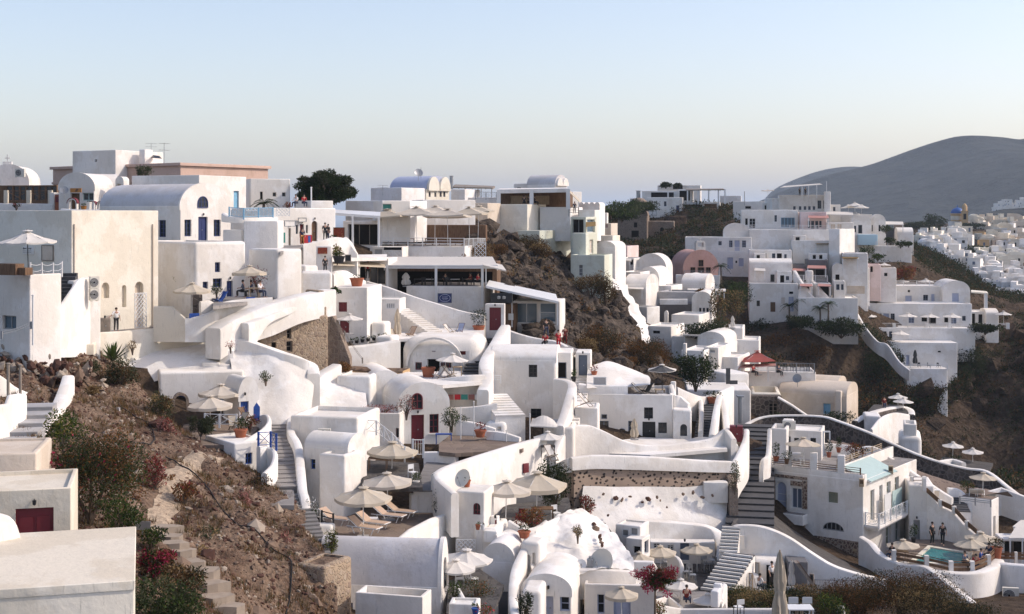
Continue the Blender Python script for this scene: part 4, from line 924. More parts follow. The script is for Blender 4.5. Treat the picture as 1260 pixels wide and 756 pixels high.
h=H('post_box','rust red cabinet beside the white pillar of the cafe','cabinet',67.5,75,142.5,240,259,psi=-15,L=.7,mat='tC',pA=0,bevel=.03,drop=.5,ground=False)
h.win(68.5,242,74.5,249,col='red',door=True,rec=.03)
h=H('chapel','small white vaulted chapel with cross rising behind the cafe','chapel',-14,35,156,224,240,psi=8,L=7,mat='w',pA=0)
h.vault('y',2.0,gable=.1);h.win(10,207,13.5,216,'f','gW',rec=.02)if False else None
m=MB();c=h.W/2-.2;m.box(c-.5,c+.5,.2,.6,h.H+1.7,h.H+2.3);m.box(c-.06,c+.06,.35,.45,h.H+2.3,h.H+3.1);m.box(c-.28,c+.28,.36,.44,h.H+2.65,h.H+2.77);m.obj('cross','w',h.root)
aC('air conditioner on the roof edge beside the chapel',24,218.5,151,1.1,.95,-10)
shr('small dark plant against the white base wall of the cafe','plant',20,257,142,1.1,.8,['rL','g2'],n=200,leaf=.1)
h=H('shop','souvenir shop with round vaulted roof and orange sign','shop',72,116,140,230,259,psi=-12,xb=140,mat='w',pA=0,bevel=.08)
h.vault('y',18/1700*140,gable=.08,mat='w2');h.win(87,238,98,258,col='wood',door=True,pane='dark',rec=.3);h.win(101.5,237.5,115,247,col='turquoise',pane='glass',bars=(2,1))
r=pN('shop_sign','orange shop sign board over the souvenir shop door','sign',86,231.5,101.5,237.5,138.5,-12,'orange',.08)
m=MB();m.prism([Vector((.55,-.02,.12)),Vector((.8,-.02,.12)),Vector((.95,-.02,.4)),Vector((.7,-.02,.4))],(0,.03,0));m.obj('emblem','wood',r,sM=False)
dish('grey satellite dish left of the orange shop sign',79,234.5,139,.42,10)
def archset(label,x0,x1,yt,yb,D):
 a=P(x0,yb,D);w=(x1-x0)*D/F;hh_=(yb-yt)*D/F;root=empty('garden_arch',a,label,'arch','striped arches by the shop',R(-10));n=14
 for nm,r0,r1,y0,y1,mt in(('arch',w*.34,w*.44,0,.4,'w'),('arch_trim',w*.44,w*.5,-.04,.44,'red')):
  m=MB();out=[Vector((w/2+r1*math.cos(math.pi*k/n),y0,hh_-w*.5+r1*math.sin(math.pi*k/n)))for k in range(n+1)];inn=[Vector((w/2+r0*math.cos(math.pi*k/n),y0,hh_-w*.5+r0*math.sin(math.pi*k/n)))for k in range(n+1)]
  if nm=='arch':
   out=[Vector((w/2+r1,y0,-.3))]+out+[Vector((w/2-r1,y0,-.3))];inn=[Vector((w/2+r0,y0,-.3))]+inn+[Vector((w/2-r0,y0,-.3))]
  for k in range(len(out)-1):m.prism([inn[k],out[k],out[k+1],inn[k+1]],(0,y1-y0,0))
  m.obj(nm,mt,root)
archset('large white arch edged in red beside the rust cabinet',82,96,243.5,258.5,137)
archset('middle of the three arches edged in red, by the white urn',109,119,247.5,258.5,136)
archset('rightmost of the three arches edged in red by the shop',118.5,128,247.5,258.5,135.5)
r=pP('white urn between the striped arches',109.5,258.5,135,.8,.3,'w',ph=.75,pr=.25,n=20)
pP('orange pot beside the shop doorway',103,258.5,135.5,.6,.5,'orange',ph=.4,pr=.3,n=60)
wall('garden_wall','long white garden wall between the shop arches and the blue shaded vault','wall',[(76,257,134,266),(100,258,133,266),(135,258,131,266)],t=.4,mat='w2')
h=H('white_house','white vaulted roof block with round chimney hood behind the shop','house',96,146,143,240,258,psi=20,L=5,mat='w',pA=0)
h.vault('x',2.3)
h=H('chimney_hood','small white arched chimney hood on the vault behind the shop','chimney',141.5,152,141,222,236,psi=-25,L=.9,mat='w',pA=0,ground=False,drop=.3);h.vault('y',.45);h.win(144,224,149,231,'f',None,'beige',arch=True,rec=.2)
h=H('pink_mansion','long dusty pink neoclassical mansion with pale cornice on the ridge','mansion',65,222,162,204,262,psi=-36,xb=330,mat='peach',pA=.3,bevel=.05)
h.box(-.3,h.W+.3,-.3,h.L+.3,h.H-.0,h.H+.35,bevel=.05);h.box(-.12,h.W+.12,-.12,h.L+.12,h.H-1.9,h.H-1.6,bevel=.03)
h.win(304,242,312,257,'r','cream2','beige',rec=.25)
h=H('white_house','plain white penthouse block on top of the pink mansion','house',89,142,166,184.5,212,psi=-30,xb=201,mat='w',pA=.25,drop=.5,ground=False)
h.win(117,196,119,199.5,'f','mG','glass',bars=(1,1))
h=H('chimney','thick white chimney on the penthouse roof','chimney',171,178,168,184,206,psi=-30,L=1.4,mat='b',pA=.1,ground=False,drop=.5)
cN('roof_tarp','black tarp lean-to beside the penthouse chimney','tarp',[(186,194,168),(199,195,166),(196,192,169),(188,191,170)],'black')
antenna('tall roof antenna left of the second one above the penthouse',186,176.5,170,190,10)
antenna('tallest roof antenna at the right end of the penthouse',202,176,168,204,50)
h=H('white_house','low white house with sky blue door below the peach cornice','house',162,245,141,215.5,262,psi=-24,xb=303,mat='w',pA=.5,bevel=.06)
h.win(287.5,235,294,259,'r','sky',door=True)
shr('round green shrub on the roof garden in front of the pink mansion','bush',178,218,152,2.4,1.5,['g2','o1'],n=900,leaf=.12)
h=H('white_house','white house with two small square windows right of the pink mansion','house',308,357,152,220,262,psi=20,L=8,mat='b',pA=.3)
for x in(335.5,347):h.win(x,237,x+4.5,242,col='gW',pane='glass',bars=(1,1))
h.win(320,236,323.5,246,col='gW',pane='dark',bars=(1,1))
palm('palm','low palm fronds on the terrace by the two window house',324,257,140,.6,1.7,nf=14)
pole('white flag pole on the shop terrace',383,231,136,262,.07)
pE('seated visitor in red on the terrace above the shops',374,255.5,138,30,'sit','bR','denim')
pE('visitor with white top beside the red one on the shop terrace',364,255.5,138.5,-20,'sit','wC','denim')
shr('red flowering pot shrub on the shop terrace','plant',354,256,138,1.0,.7,['rL','r1'],n=200,leaf=.1)
h=H('vaulted_house','large barrel vaulted white house with navy windows and fan light','house',122,222,121,253.5,300,psi=-33,xb=284,mat='w',pA=0,bevel=.04,rM='w2')
h.vault('x',29/1700*121,gable=.12,mat='rG')
h.win(195,271,204,292,'f','navy',bars=(2,4));h.win(227,270.5,235.5,291,'r','navy',bars=(2,4));h.win(263,270.5,271.5,291,'r','navy',bars=(2,4));h.win(244,267,255.5,298,'r','navy',door=True,pane='glass')
def gW(h,x0,y0,x1,y1,face='r',col='navy',pane='glass',d=.16,arch=True,bars=(3,2)):
 d=.008
 a0,b1=h.ray(x0,y0,face,d if face=='r' else-d);a1,b0=h.ray(x1,y1,face,d if face=='r' else-d)
 if a0>a1:a0,a1=a1,a0
 h.extra_holes=getattr(h,'extra_holes',[])
 hd=dict(a0=a0,a1=a1,b0=b0,b1=b1,arch=arch,rec=0,col=col,pane=pane,face=face,door=False,bars=bars,off=0,label=None,frame=None,leaf=None,sill=False)
 Q=lambda a,b,dd:h.M3(face,a,b,dd,0);out=outline(hd);nv=Q(0,0,1)-Q(0,0,0)
 m=MB();m.prism([Q(a,b,d+.0)for a,b in out],nv*.02);o=m.obj('window',pane,h.root,sM=False)
 if col:
  fr=MB();ring(fr,out,Q,d+.01,.07,.07,hd,h);w=a1-a0
  for i in range(1,bars[0]):a=a0+w*i/bars[0];fr.prism([Q(a-.03,b0,d+.02),Q(a+.03,b0,d+.02),Q(a+.03,b1-(w*.1 if arch else 0),d+.02),Q(a-.03,b1-(w*.1 if arch else 0),d+.02)],nv*.03)
  for j in range(1,bars[1]):b=b0+(b1-b0)*j/bars[1];fr.prism([Q(a0,b-.02,d+.02),Q(a1,b-.02,d+.02),Q(a1,b+.02,d+.02),Q(a0,b+.02,d+.02)],nv*.03)
  fr.obj('frame',col,o,sM=False)
 return o
gW(h,243,241.5,255.5,256)
h=H('white_house','white house end with stepped parapet under the sky blue balcony','house',274,297,117,283,312,psi=-33,xb=303,mat='w',pA=0)
wall('balcony','white rounded balcony edge with sky blue railing','balcony',[(276,262,118,273),(282,266,116.5,274),(300,268,116,275),(340,267,118,275)],t=.5,mat='b',drop=0)
rL('sky blue scrolled railing along the white balcony',[(282,267,116.3),(300,268.5,115.8),(336,267.5,117.6)],.85,'scroll','sky',1.6)
lT('white pierced parapet panel left of the sky blue railing end',303,255.5,318,260,122,20,'mW')
lT('white pierced parapet panel at the corner of the shop terrace',340,256,355.5,266,122,30,'mW')
h=H('white_house','white wall with tall navy door and potted yucca ledge','house',196,241,112,298.5,348,psi=48,L=6,mat='w',pA=0,drop=4)
h.win(211,308.5,218.5,340,col='navy',door=True)
pP('yucca in a terracotta box beside the tall navy door',205,341,110.5,1.9,.8,'tC',('o1','g1'),90,.2,.5,.42)
h=H('white_house','projecting white house with four navy openings above the terrace','house',240,303,106,298,371,psi=48,L=8,mat='w',pA=.2,bevel=.25)
h.win(264.5,323,271,335,col='navy',bars=(2,3));h.win(249.5,347,256,355.5,col='navy',bars=(2,2));h.win(262,343,273,353.5,col='navy',bars=(2,2));h.win(279,346,286.5,365,col='navy',door=True)
shr('pale green herb clump on the white ledge under the navy door','plant',220,348,108,1.2,.7,['g3','straw'],n=220,leaf=.08)
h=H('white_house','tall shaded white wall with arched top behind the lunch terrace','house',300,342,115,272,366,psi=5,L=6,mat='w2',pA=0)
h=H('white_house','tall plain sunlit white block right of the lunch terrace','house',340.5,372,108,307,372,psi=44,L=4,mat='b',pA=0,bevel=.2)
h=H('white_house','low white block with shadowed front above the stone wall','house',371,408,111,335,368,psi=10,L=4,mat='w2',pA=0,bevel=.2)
h=H('white_house','small white stepped block behind the mannequin display','house',375,392,113,327,345,psi=45,L=3,mat='b',pA=0,bevel=.2)
sL('terrace_floor',[(262,377),(330,368),(345,363),(300,362),(262,366)],P(300,370,104).z,'paving')
uM('beige parasol over the terrace with the blue bin',236,348,101,47,392,'canvas',.15)
uM('beige parasol shading diners before the tall shaded wall',307,327,104,43,369,'canvas',.2)
def bluebox(label,x0,x1,y0,y1,D,rz=20):
 h=H('blue_gate',label,'gate',x0,x1,D,y0,y1,psi=rz,L=.12,mat='blue',pA=0,bevel=.02,drop=0,ground=False)
 for k in range(4):
  c=h.W*(k+.5)/4;m=MB();m.box(c-h.W*.09,c+h.W*.09,-.03,0,.1,h.H-.1);m.obj('slat','blue',h.root,sM=False)
bluebox('blue plank gate under the parasol nearest the cream wall',233,245.5,386,401,99.5)
bluebox('blue plank gate below the diners parasol',303,314,366,381,103)
dK('blue folding chair beside the round green bush',271,375,102.5,-40,'blue','blue')
shr('round clipped green bush by the blue folding chair','bush',267,364,103,1.1,1.0,['g1','g2'],n=700,leaf=.06)
shr('bare flowering vine climbing the tall shaded wall','vine',318,362,106,1.9,2.6,['g2','rL'],n=380,leaf=.09,dep=.7)
pE('diner in white with sunglasses beneath the diners parasol',320,366.5,103.8,60,'sit','wC','denim')
pE('diner in dark shirt beneath the diners parasol',309,366.5,104.6,-60,'sit','denim','black')
pE('dark haired diner left of the parasol pole on the diners terrace',299,366,105,-90,'sit','slate','black')
table('small table between the diners under the parasol',313,366.5,104,.8,.8)
wall('garden_wall','white bowed wall with recess right of the beige parasol','wall',[(246,371,100.5,392),(258,370,101,392),(268,377,101.5,392)],t=.35,mat='w')
h=H('stone_shed','dark stone doorway niche behind the parasol pole','shed',236,249,103.5,363,392,psi=15,L=2,mat='dS',pA=0,ground=False,drop=.3,bevel=.05)
wall('garden_wall','white terrace wall running from the blue bin up to the diners','wall',[(228,392,99.6,404),(247,388,99.8,404),(262,382,100.5,404),(275,372,101.8,398),(302,368,102.8,395),(335,366,103.5,390)],t=.4,mat='b')
wall('rampart','broad sunlit white path wall rising to the ruined stone wall','wall',[(262,404,99,425),(278,394,100,415),(300,384,101.5,405),(330,373,103,395),(365,364,105,380),(404,356,108,372)],t=1.6,mat='b',drop=1)
h=H('shop','white gallery shop row hung with textiles and framed signs','shop',336,413,128,256,313,psi=42,L=8,mat='b',pA=.3)
h.win(369,276,374,300,col='red',door=True);h.win(383.5,272,390.5,297,col='wood',door=True,arch=True);h.win(364,277,367,288,col='slate');h.win(376.5,277,379,287,col='slate');h.win(355,281,358,303,col='gW',door=True)
r=pN('framed_sign','wide grey framed sign on the gallery shop wall','sign',350,271.5,362,279,126.5,42,'w',.06,'mG','framed signs of the gallery')
r=pN('framed_sign','small grey framed sign above the red gallery door','sign',367,268,376,273.5,129.5,42,'w',.06,'mG','framed signs of the gallery')
pN('hanging_textile','teal cloth hanging on the gallery shop wall','textile',344,286,350.5,299.5,125.8,42,'teal',.04)
pN('hanging_textile','row of striped clothes hung under the small sign','textile',374,289,383,300,129,42,'bR',.05)
pN('hanging_textile','blue cloth hung beside the striped clothes','textile',379,290,382,299,128.5,42,'blue',.05)
pN('shop_emblem','red flower emblem high on the gallery shop wall','emblem',397,262,403,269,133.8,42,'rL',.05)
pN('wall_box','red square lamp box on the gallery parapet','lamp',382,257,386.5,262,131,42,'red',.25)
r=pN('carpet_display','red woven carpet display standing at the shop corner','display',410,280,424,294,130,5,'picture',.1,'wood','carpet displays')
r=pN('carpet_display','red woven carpet hung above the mannequin','display',390.5,304.5,403,313,117,5,'picture',.1,None,'carpet displays')
h=H('white_house','narrow white wall carrying the carpet and mannequin','house',389,408,117.3,303,337,psi=5,L=1.2,mat='w',pA=0)
pE('dark clothed shop mannequin leaning below the woven carpet',400,337,116.5,30,'stand','black','black',h=1.5)
pE('shopper in black at the gallery corner',400,297,127,20,'stand','black','black',h=1.7)
pE('shopper in black bending by the gallery corner, second',404,296,127.6,-50,'stand','black','denim',h=1.5)
pP('black pot beside the carpet display',410,303,126,1.0,.7,'black',ph=.6,pr=.3)
pE('woman with orange skirt at the gallery door',372,302,125.5,20,'stand','denim','orange',h=1.6)
wall('garden_wall','white curving wall below the carpet display','wall',[(372,301,122,315),(395,296,123,312),(412,292,124,312),(428,296,125,325),(440,312,125,330)],t=.5,mat='b',drop=2)
wall('garden_wall','white step wall at the left of the upper cafe','wall',[(425,292,128,325),(432,300,127,325),(440,318,126,325)],t=.5,mat='b',drop=2)
sL('alley_paving',[(345,310),(372,304),(408,299),(412,296),(345,300)],P(372,303,126).z,'paving')
shr('straw coloured potted grass in dark planter by the cafe awning','plant',415,322,118,1.1,1.5,['straw','g3'],n=350,leaf=.14)
pP('dark planter of grass under the straw plant',417,324,117.5,1.0,1.0,'black',ph=.6,pr=.5)
pN('menu_board','small black menu board beside the straw plant','menu board',424.5,313.5,432,322,117.5,0,'black',.05,'gW')
tree('tree','big dark evergreen tree on the ridge behind the shops',400,256,155,4.9,7.2,['g2','o2','g2'],n=26000,leaf=.17,trunk=.06,seed=12,nb=60,tr=.25,br=.62)
h=H('white_house','long low white wall house below the dark evergreen','house',383,410,146,247,262,psi=30,L=5,mat='b',pA=.2)
h=H('stone_house','crumbling stone house wall with three small openings','ruin',320,404,103,392,452,psi=36,L=3,mat='oldplaster',pA=0,bevel=.15,drop=2)
h.box(h.W*.32,h.W,.2,3,h.H-1,h.H+.7,bevel=.15);h.box(h.W*.62,h.W-.1,.3,3,h.H,h.H+1.35,bevel=.2);h.box(h.W*.88,h.W-.15,.35,2.5,h.H+1,h.H+1.9,bevel=.15)
h.win(353,404.5,358.5,417,col='gW',pane='dark',bars=(1,2));h.win(352.5,420,360,433,col='gW',pane='dark',bars=(1,2));h.win(334,421.5,340,428,col=None,pane='dark')
wall('garden_wall','thick white coping over the crumbling stone house','wall',[(300,398,100,440),(322,390,101.5,400),(350,379,103.5,385),(380,366,106,371),(404,357,108,362)],t=1.0,mat='b',drop=.1)
wall('stone_buttress','dark rough stone buttress sloping right of the crumbling house','buttress',[(402,372,109,440),(410,384,109,445),(420,408,109,450),(432,440,109,455)],t=1.6,mat='ruin',drop=2)
pole('leaning wooden pole',413,385,107,412,.05,'gW','handrail','pole')if False else None
rL('grey wooden handrail descending beside the stone buttress',[(408,392,107.5),(424,412,107),(446,445,106.5)],.3,'rope','gW',3)
pT('whitewashed_bank',[[(150,486,97),(190,470,97.2),(235,460,97.4),(275,460,97.6),(302,460,97.8)],[(140,462,98),(190,454,98.4),(235,447,98.8),(265,446,99),(292,448,99.2)],[(125,446,99.5),(175,440,100),(225,435,100.5),(258,434,100.5),(285,436,100.6)],[(95,432,100.6),(160,426,102),(205,424,103.4),(262,420,104),(290,420,103)]],'rW',k=9,amp=.10,freq=.4,facet=.3)
pT('whitewashed_rock_face',[[(285,500,96),(320,530,95.5),(350,540,95),(382,515,97.5)],[(285,455,98),(320,462,98),(355,480,97.5),(386,474,99)],[(282,436,99.5),(320,436,99.3),(352,446,99),(386,460,99.4)],[(280,420,100.5),(315,422,100.3),(350,436,100),(386,452,99.8)]],'rW',k=10,amp=.2,freq=.45,facet=.5)
wall('rampart','long curved white parapet above the lumpy whitewashed rock face','wall',[(258,412,100.4,440),(266,408,100.8,440),(282,413,100.5,440),(310,420,100,445),(345,432,99.6,460),(370,440,99.6,470),(383,447,99.8,475),(386,460,99,480)],t=.9,mat='b',drop=1.5)
h=H('white_box','white box housing with lattice front on the whitewashed bank','box',249,270,98.3,447,464,psi=12,L=1.2,mat='b',pA=0,drop=1,ground=False,bevel=.05)
h.win(261,452,269,463,'f','mW','grey',bars=(3,3),rec=.06)
h=H('white_house','small white stepped block on the bank beside the lattice box','house',270,288,99,432,458,psi=10,L=1.8,mat='w',pA=.15,drop=1,ground=False,bevel=.06)
h.vol(268,284,449,458,-.6,1.2)
r=pN('lantern','white lantern standing on the bank above the box','lantern',261,421,267,433,100,0,'mW',.2,'mW')
shr('thin bare shrub with dusky flowers on the curved parapet','plant',284,430,98.4,1.1,.8,['rosy','rL'],n=160,leaf=.06)
shr('small green caper plant growing from the whitewashed rock face','plant',327,470,97,1.3,.9,['o1','g1'],n=320,leaf=.08)
h=H('white_house','white house front with dark stone arch behind the stacked parasols','house',196,300,95.8,459,540,psi=17,L=3.5,mat='b',pA=0,bevel=.15)
h.win(213,483,229,532,'f','navy','navy',arch=True,rec=.45,bars=(2,2));h.win(283,489,291,509,col='blue',pane='navy',door=True)
archset_=None
a=P(212,528,94.6);root=empty('stone_arch',a,'rough dark stone surround around the navy arched doorway','arch',None,R(17));m=MB();n=12;w_=.55
o_=[Vector((w_+(w_)*math.cos(math.pi*k/n),-.12,1.9+w_*math.sin(math.pi*k/n)))for k in range(n+1)];i_=[Vector((w_+(w_-.17)*math.cos(math.pi*k/n),-.12,1.9+(w_-.17)*math.sin(math.pi*k/n)))for k in range(n+1)]
o_=[Vector((2*w_,-.12,0))]+o_+[Vector((0,-.12,0))];i_=[Vector((2*w_-.17,-.12,0))]+i_+[Vector((.17,-.12,0))]
for k in range(len(o_)-1):m.prism([i_[k],o_[k],o_[k+1],i_[k+1]],(0,.3,0))
m.obj('arch','ruin',root)
h=H('vaulted_hut','small white vaulted hut with cobalt door beside the upper stairs','hut',294,318,93,488,530,psi=32,L=3.0,mat='b',pA=0,bevel=.06)
h.vault('y',1.25,gable=.06);h.win(295.5,480,305,509,'f','blue',door=True)if False else None
h.win(296,489,306,512,'f','blue',door=True)
h2=h
root=empty('blue_gate',P(312,519,91.5),'pointed cobalt blue gate leaf standing by the hut','gate',None,R(20));m=MB();m.prism([Vector((0,0,0)),Vector((.42,0,0)),Vector((.42,0,.95)),Vector((.21,0,1.25)),Vector((0,0,.95))],(0,.05,0));m.obj('leaf','blue',root,sM=False)
m=MB();[m.box(.02,.40,-.02,0,z,z+.08)for z in(.2,.8)];m.obj('brace','blue',root,sM=False)
zt=P(260,528,91).z
sL('terrace_floor',[(215,548),(300,548),(322,522),(312,512),(230,514)],zt,'bP')
uM('upper of the two stacked beige parasols by the navy archway',272,473,93.5,55,520,'canvas',.2,tW=.1)
uM('lower of the two stacked beige parasols by the navy archway',259,487,90.5,57,530,'canvas',.2,tW=.5)
rL('white crossed timber railing beneath the stacked parasols',[(252,523,88.5),(270,524,88.2),(291,524,88.0)],.75,'x','mW',1.0)
tree('tree','small round olive tree below the stacked parasols',247,555,85.5,2.35,2.0,['o1','o2','g2'],n=3600,leaf=.08,trunk=.38,tr=.06,seed=8,nb=10)
wall('garden_wall','low white wall behind the small olive tree','wall',[(224,541,87.5,556),(255,541,87,557),(280,543,86.6,558),(290,548,86.3,560)],t=.35,mat='w')
for i,(x,y,D,rz,c)in enumerate(((296,527,88,-30,'canvas'),(287,531,88.5,20,'canvas'),(303,520,90,60,'wood'))):
 dK(['cream deck chair turned away on the parasol terrace','cream deck chair behind the olive tree','brown deck chair near the pointed blue gate'][i],x,y,D,rz,c)
pP('large terracotta pot with cactus on the parasol terrace',296,540,86.5,1.3,.7,'tC',ph=.6,pr=.4)
shr('dark leafy pot plants along the terrace edge by the hut','plant',308,527,88.5,1.6,.9,['g2','rL','r2'],n=600,leaf=.08)
h=H('white_house','white lower house with one blue window under the parasol terrace','house',288,330,83.5,546,600,psi=38,L=4,mat='b',pA=.1,bevel=.1,drop=2)
h.win(302,558,310.5,571,col='blue',bars=(2,2))
wall('garden_wall','curved white parapet beside the hut and main stairs','wall',[(318,512,92,540),(328,510,91,545),(331,518,89,550),(324,527,87,555),(312,535,85.5,560),(292,547,84,560)],t=.3,mat='b')
rL('cobalt blue timber gate and railing at the main stairs',[(318,550,83.6),(333,549,84.2),(340,552,83)],.9,'x','blue',.9,name='gate',cat='gate',pw=.06)
wall('garden_wall','white wall left of the main stairs below the blue railing','wall',[(318,549,83.3,590),(330,550,83.8,590),(338,556,82.5,592),(336,570,80.5,598),(325,582,78.5,605)],t=.35,mat='b',drop=2)
sR('stone_staircase','long grey stone staircase climbing past the blue railing',(352,600,79.5),(344,520,96.5),2.0,17,'paving','sT',drop=2)
sR('stone_staircase','upper bend of the grey staircase below the parapet end',(344,519,96.5),(372,478,104),1.9,8,'paving','sT',drop=2)
sL('stair_landing',[(318,622),(362,622),(362,598),(322,598)],P(345,606,78.8).z,'paving')
sR('stone_staircase','lower flight of striped stairs beside the rubble ridge',(386,706,68.5),(352,608,78.6),2.4,20,'sT','w2',drop=2.5)
wall('stair_wall','small white wall piece with ledge left of the lower flight','wall',[(348,655,73.5,690),(356,672,72,690),(362,690,70,700)],t=.4,mat='b')
wall('stair_wall','tall white stair wall right of the grey staircase','wall',[(358,514,96,545),(358,530,92,565),(366,545,88,590),(369,565,84,610),(372,600,79,640),(375,612,77.5,655),(380,650,75,690)],t=.55,mat='b',drop=2)
pT('whitewashed_rock_slope',[[(346,520,96.5),(375,520,97),(415,512,98.5),(452,505,100)],[(347,508,97.5),(376,496,99.5),(412,484,101.5),(450,480,103)],[(350,496,98.5),(378,474,101.5),(410,458,104),(448,462,106)]],'rW',k=7,amp=.22,freq=.6)
wall('rampart','broad sunlit white ramp wall right of the staircase bend','wall',[(346,498,97.5,520),(362,484,99.5,505),(380,470,101.5,495),(398,457,103,480),(414,448,104.3,470)],t=1.0,mat='b',drop=1.5)
h=H('white_house','plain white house block behind the ramp wall','house',414,456,102.5,463,516,psi=-8,L=5,mat='b',pA=.15,bevel=.2)
wall('garden_wall','ochre plastered low wall end beside a dry bush','wall',[(430,452,107.5,470),(460,454,107,470),(500,455,106.5,472)],t=2.2,mat='ochre',capmat='slope',sM=2)
shr('dry rusty bush on top of the ramp wall end','bush',423,461,105,1.4,1.1,['r1','straw','r2'],n=700,leaf=.1)
h=H('white_house','white house with tan air conditioner on its flat roof','house',357,440,91.5,514,560,psi=-12,L=5,mat='w',pA=.3,bevel=.15)
aC('tan air conditioner on the flat roof above the small vault',399,541,91,.8,.7,0)
h=H('vaulted_house','small white vaulted house with three tiny blue windows','house',374,428,83.5,553,640,psi=-24,xb=452,mat='w',pA=0,bevel=.1,drop=2)
h.vault('x',17/1700*83.5,gable=.04,mat='w');h.win(382,565,388,578,'f','blue',bars=(1,2));h.win(437.5,560,442.5,580,'r','blue',bars=(1,3));h.win(433,590,441,593,'r','navy',bars=(1,1))
h.vol(392,424,558,9999,-1.2,2,bevel=.15)
zt=P(450,652,79).z
sL('sun_terrace',[(388,668),(505,668),(545,640),(530,622),(402,622)],zt,'bP')
uM('nearest beige parasol over the tan loungers',447,599,76.5,71,662,'canvas',.17,tW=.15)
uM('beige parasol behind the nearest one on the lounger terrace',478,581.5,81.5,64,640,'canvas',.17,tW=.4)
for i,(x,y,D,rz)in enumerate(((412,645,78.3,60),(448,656,76.2,62),(458,650,77.6,62),(478,641,79.6,66),(492,636,81.2,68))):
 lounger(['tan sun lounger nearest the white stair wall','tan sun lounger nearest the parasol base','tan sun lounger second behind the parasol pole','cream sun lounger under the rear parasol','cream sun lounger farthest right on the sun terrace'][i],x,y,D,rz)
table('small white side table between the sun loungers',459,646,78.2,.5,.5,.4,'mW')
h=H('white_pillar','low white wall with rounded cap at the terrace entrance','pillar',372,408,74.5,647,676,psi=-10,L=.8,mat='w',pA=0,bevel=.2)
rL('thin black gate posts at the sun terrace entrance',[(396,648,76.5),(410,652,76.2)],.9,'rails','black',1.2,name='gate',cat='gate')
shr('white flowering pot shrub on the white stair wall corner','plant',384,640,77,.9,1.3,['o1','wC'],n=260,leaf=.06)
pP('yellow pot with herbs by the stair wall corner',384,645,76.4,.8,.5,'orange',n=90)
shr('green hedge strip behind the white vault roof','hedge',430,672,74.6,1.2,.5,['g1','g3'],n=400,leaf=.06)
shr('olive green bush with dark pot left of the big grey vault','bush',406,686,71.5,1.0,1.6,['o1','g3','r2'],n=900,leaf=.07)
h=H('vaulted_house','large grey white barrel vault house beside the rubble slope foot','house',391,543,70.5,723,790,psi=-7,xb=552,mat='w',pA=0,bevel=.05,rM='rG',drop=3)
h.vault('x',55/1700*70.5,gable=.05,mat='rG')
h.win(408,741,434,790,'f','navy',door=True)
gW(h,546,688,549,720,'r',None,'glass',.15,True)
h=H('white_house','pale block with sunken yellowed roof in front of the grey vault','house',437,520,66,735,800,psi=-14,xb=531,mat='w',pA=.45,bevel=.04,rM='cream2',drop=3)
wall('garden_wall','sail shaped sunlit white wall beside the lounger terrace','wall',[(484,668,74,700),(505,651,76.5,700),(530,638,79.5,700),(560,628,82.5,700)],t=.4,mat='b',sM=1,drop=1)
wall('garden_wall','shaded curved white wall behind the topiary pot','wall',[(505,607,83.5,645),(530,606,84,650),(556,609,83.5,655),(572,620,82.5,665),(580,640,81.5,680),(592,652,81,690)],t=.35,mat='w2',drop=1)
r=pP('small topiary ball tree beside the sail shaped wall',541,634,82,1.9,.75,'dG',('g2','g1'),360,.06,.35,.3)
m=MB();leaf_quads(m,[((0,0,.65),(.45,.45,.35))],300,.06,2,random.Random(3));m.obj('foliage',['g2','g1'],r,sM=False,fix=False)
h=H('red_door_house','white vaulted house with maroon door and arched maroon window','house',490,553,99,497,548,psi=17,L=9,mat='b',pA=0,bevel=.05,drop=2)
h.vault('y',26/1700*99,gable=.04,mat='w');h.win(506,511,522,546,col='red',door=True);h.win(528.5,510,540,533,col='red',bars=(2,3),sill=True)
gW(h,506.5,484,520,503.5,'f','red','glass',.12,True,(2,2))
h=H('white_house','low white annex with tiny maroon window left of the red door','house',424,492,97.5,509,545,psi=-6,L=4,mat='w',pA=.2,bevel=.06)
h.win(487,527,493.5,539,col='red',bars=(1,1))
h=H('white_house','smooth white curved vault flank behind the annex','house',448,500,104,482,520,psi=17,L=7,mat='w',pA=0,bevel=.2)
h.vault('y',1.6)
shr('dried bougainvillea with bare twigs on the annex roof','plant',470,510,99,3.2,.8,['rosy','rL','r2'],n=700,leaf=.07)
shr('climbing shrub with pale flowers beside the maroon door','plant',500,512,97,1.9,1.8,['o1','rosy','o2'],n=600,leaf=.07,dep=.6)
wall('stone_bench','blue','bench',[],)if False else None
table('long blue painted table left of the paved courtyard',546,547,97,1.15,.5,.75,'blue')
rL('white braced stair railing descending from the annex',[(438,531,94.5),(463,533,93),(482,548,90.5),(498,566,87.5)],.85,'x','mW',1.2)
rL('white picket gate below the maroon door',[(508,561,91),(521,561,91.3)],1.1,'pickets','mW',.8,name='gate',cat='gate',pw=.07)
uM('beige parasol below the braced stair railing',482,543.5,88,64,586,'canvas',.17,tW=.2)
zt=P(560,548,95).z
sL('courtyard_paving',[(540,556),(560,558),(642,553),(655,545),(610,536),(553,536),(540,546)],zt,'bP')
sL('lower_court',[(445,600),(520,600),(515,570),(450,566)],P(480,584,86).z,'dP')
table('dark table with chairs in the shade under the braced railing',465,578,87,1.2,.9,.75,'wood')
chair('white chair by the gate steps under the parasol',508,590,85,40,'mW')
pP('green ball bush in white pot beside the gate steps',512,600,83.5,.9,.6,'w',n=200,leaf=.06)
sR('stone_staircase','short white stairs with grey treads beside the dish house',(527,604,83.5),(541,568,93),1.8,8,'sT','w',drop=2)
wall('garden_wall','white low wall above the gate steps','wall',[(522,556,93,572),(540,556,92.8,575),(562,560,92,590)],t=.4,mat='w')
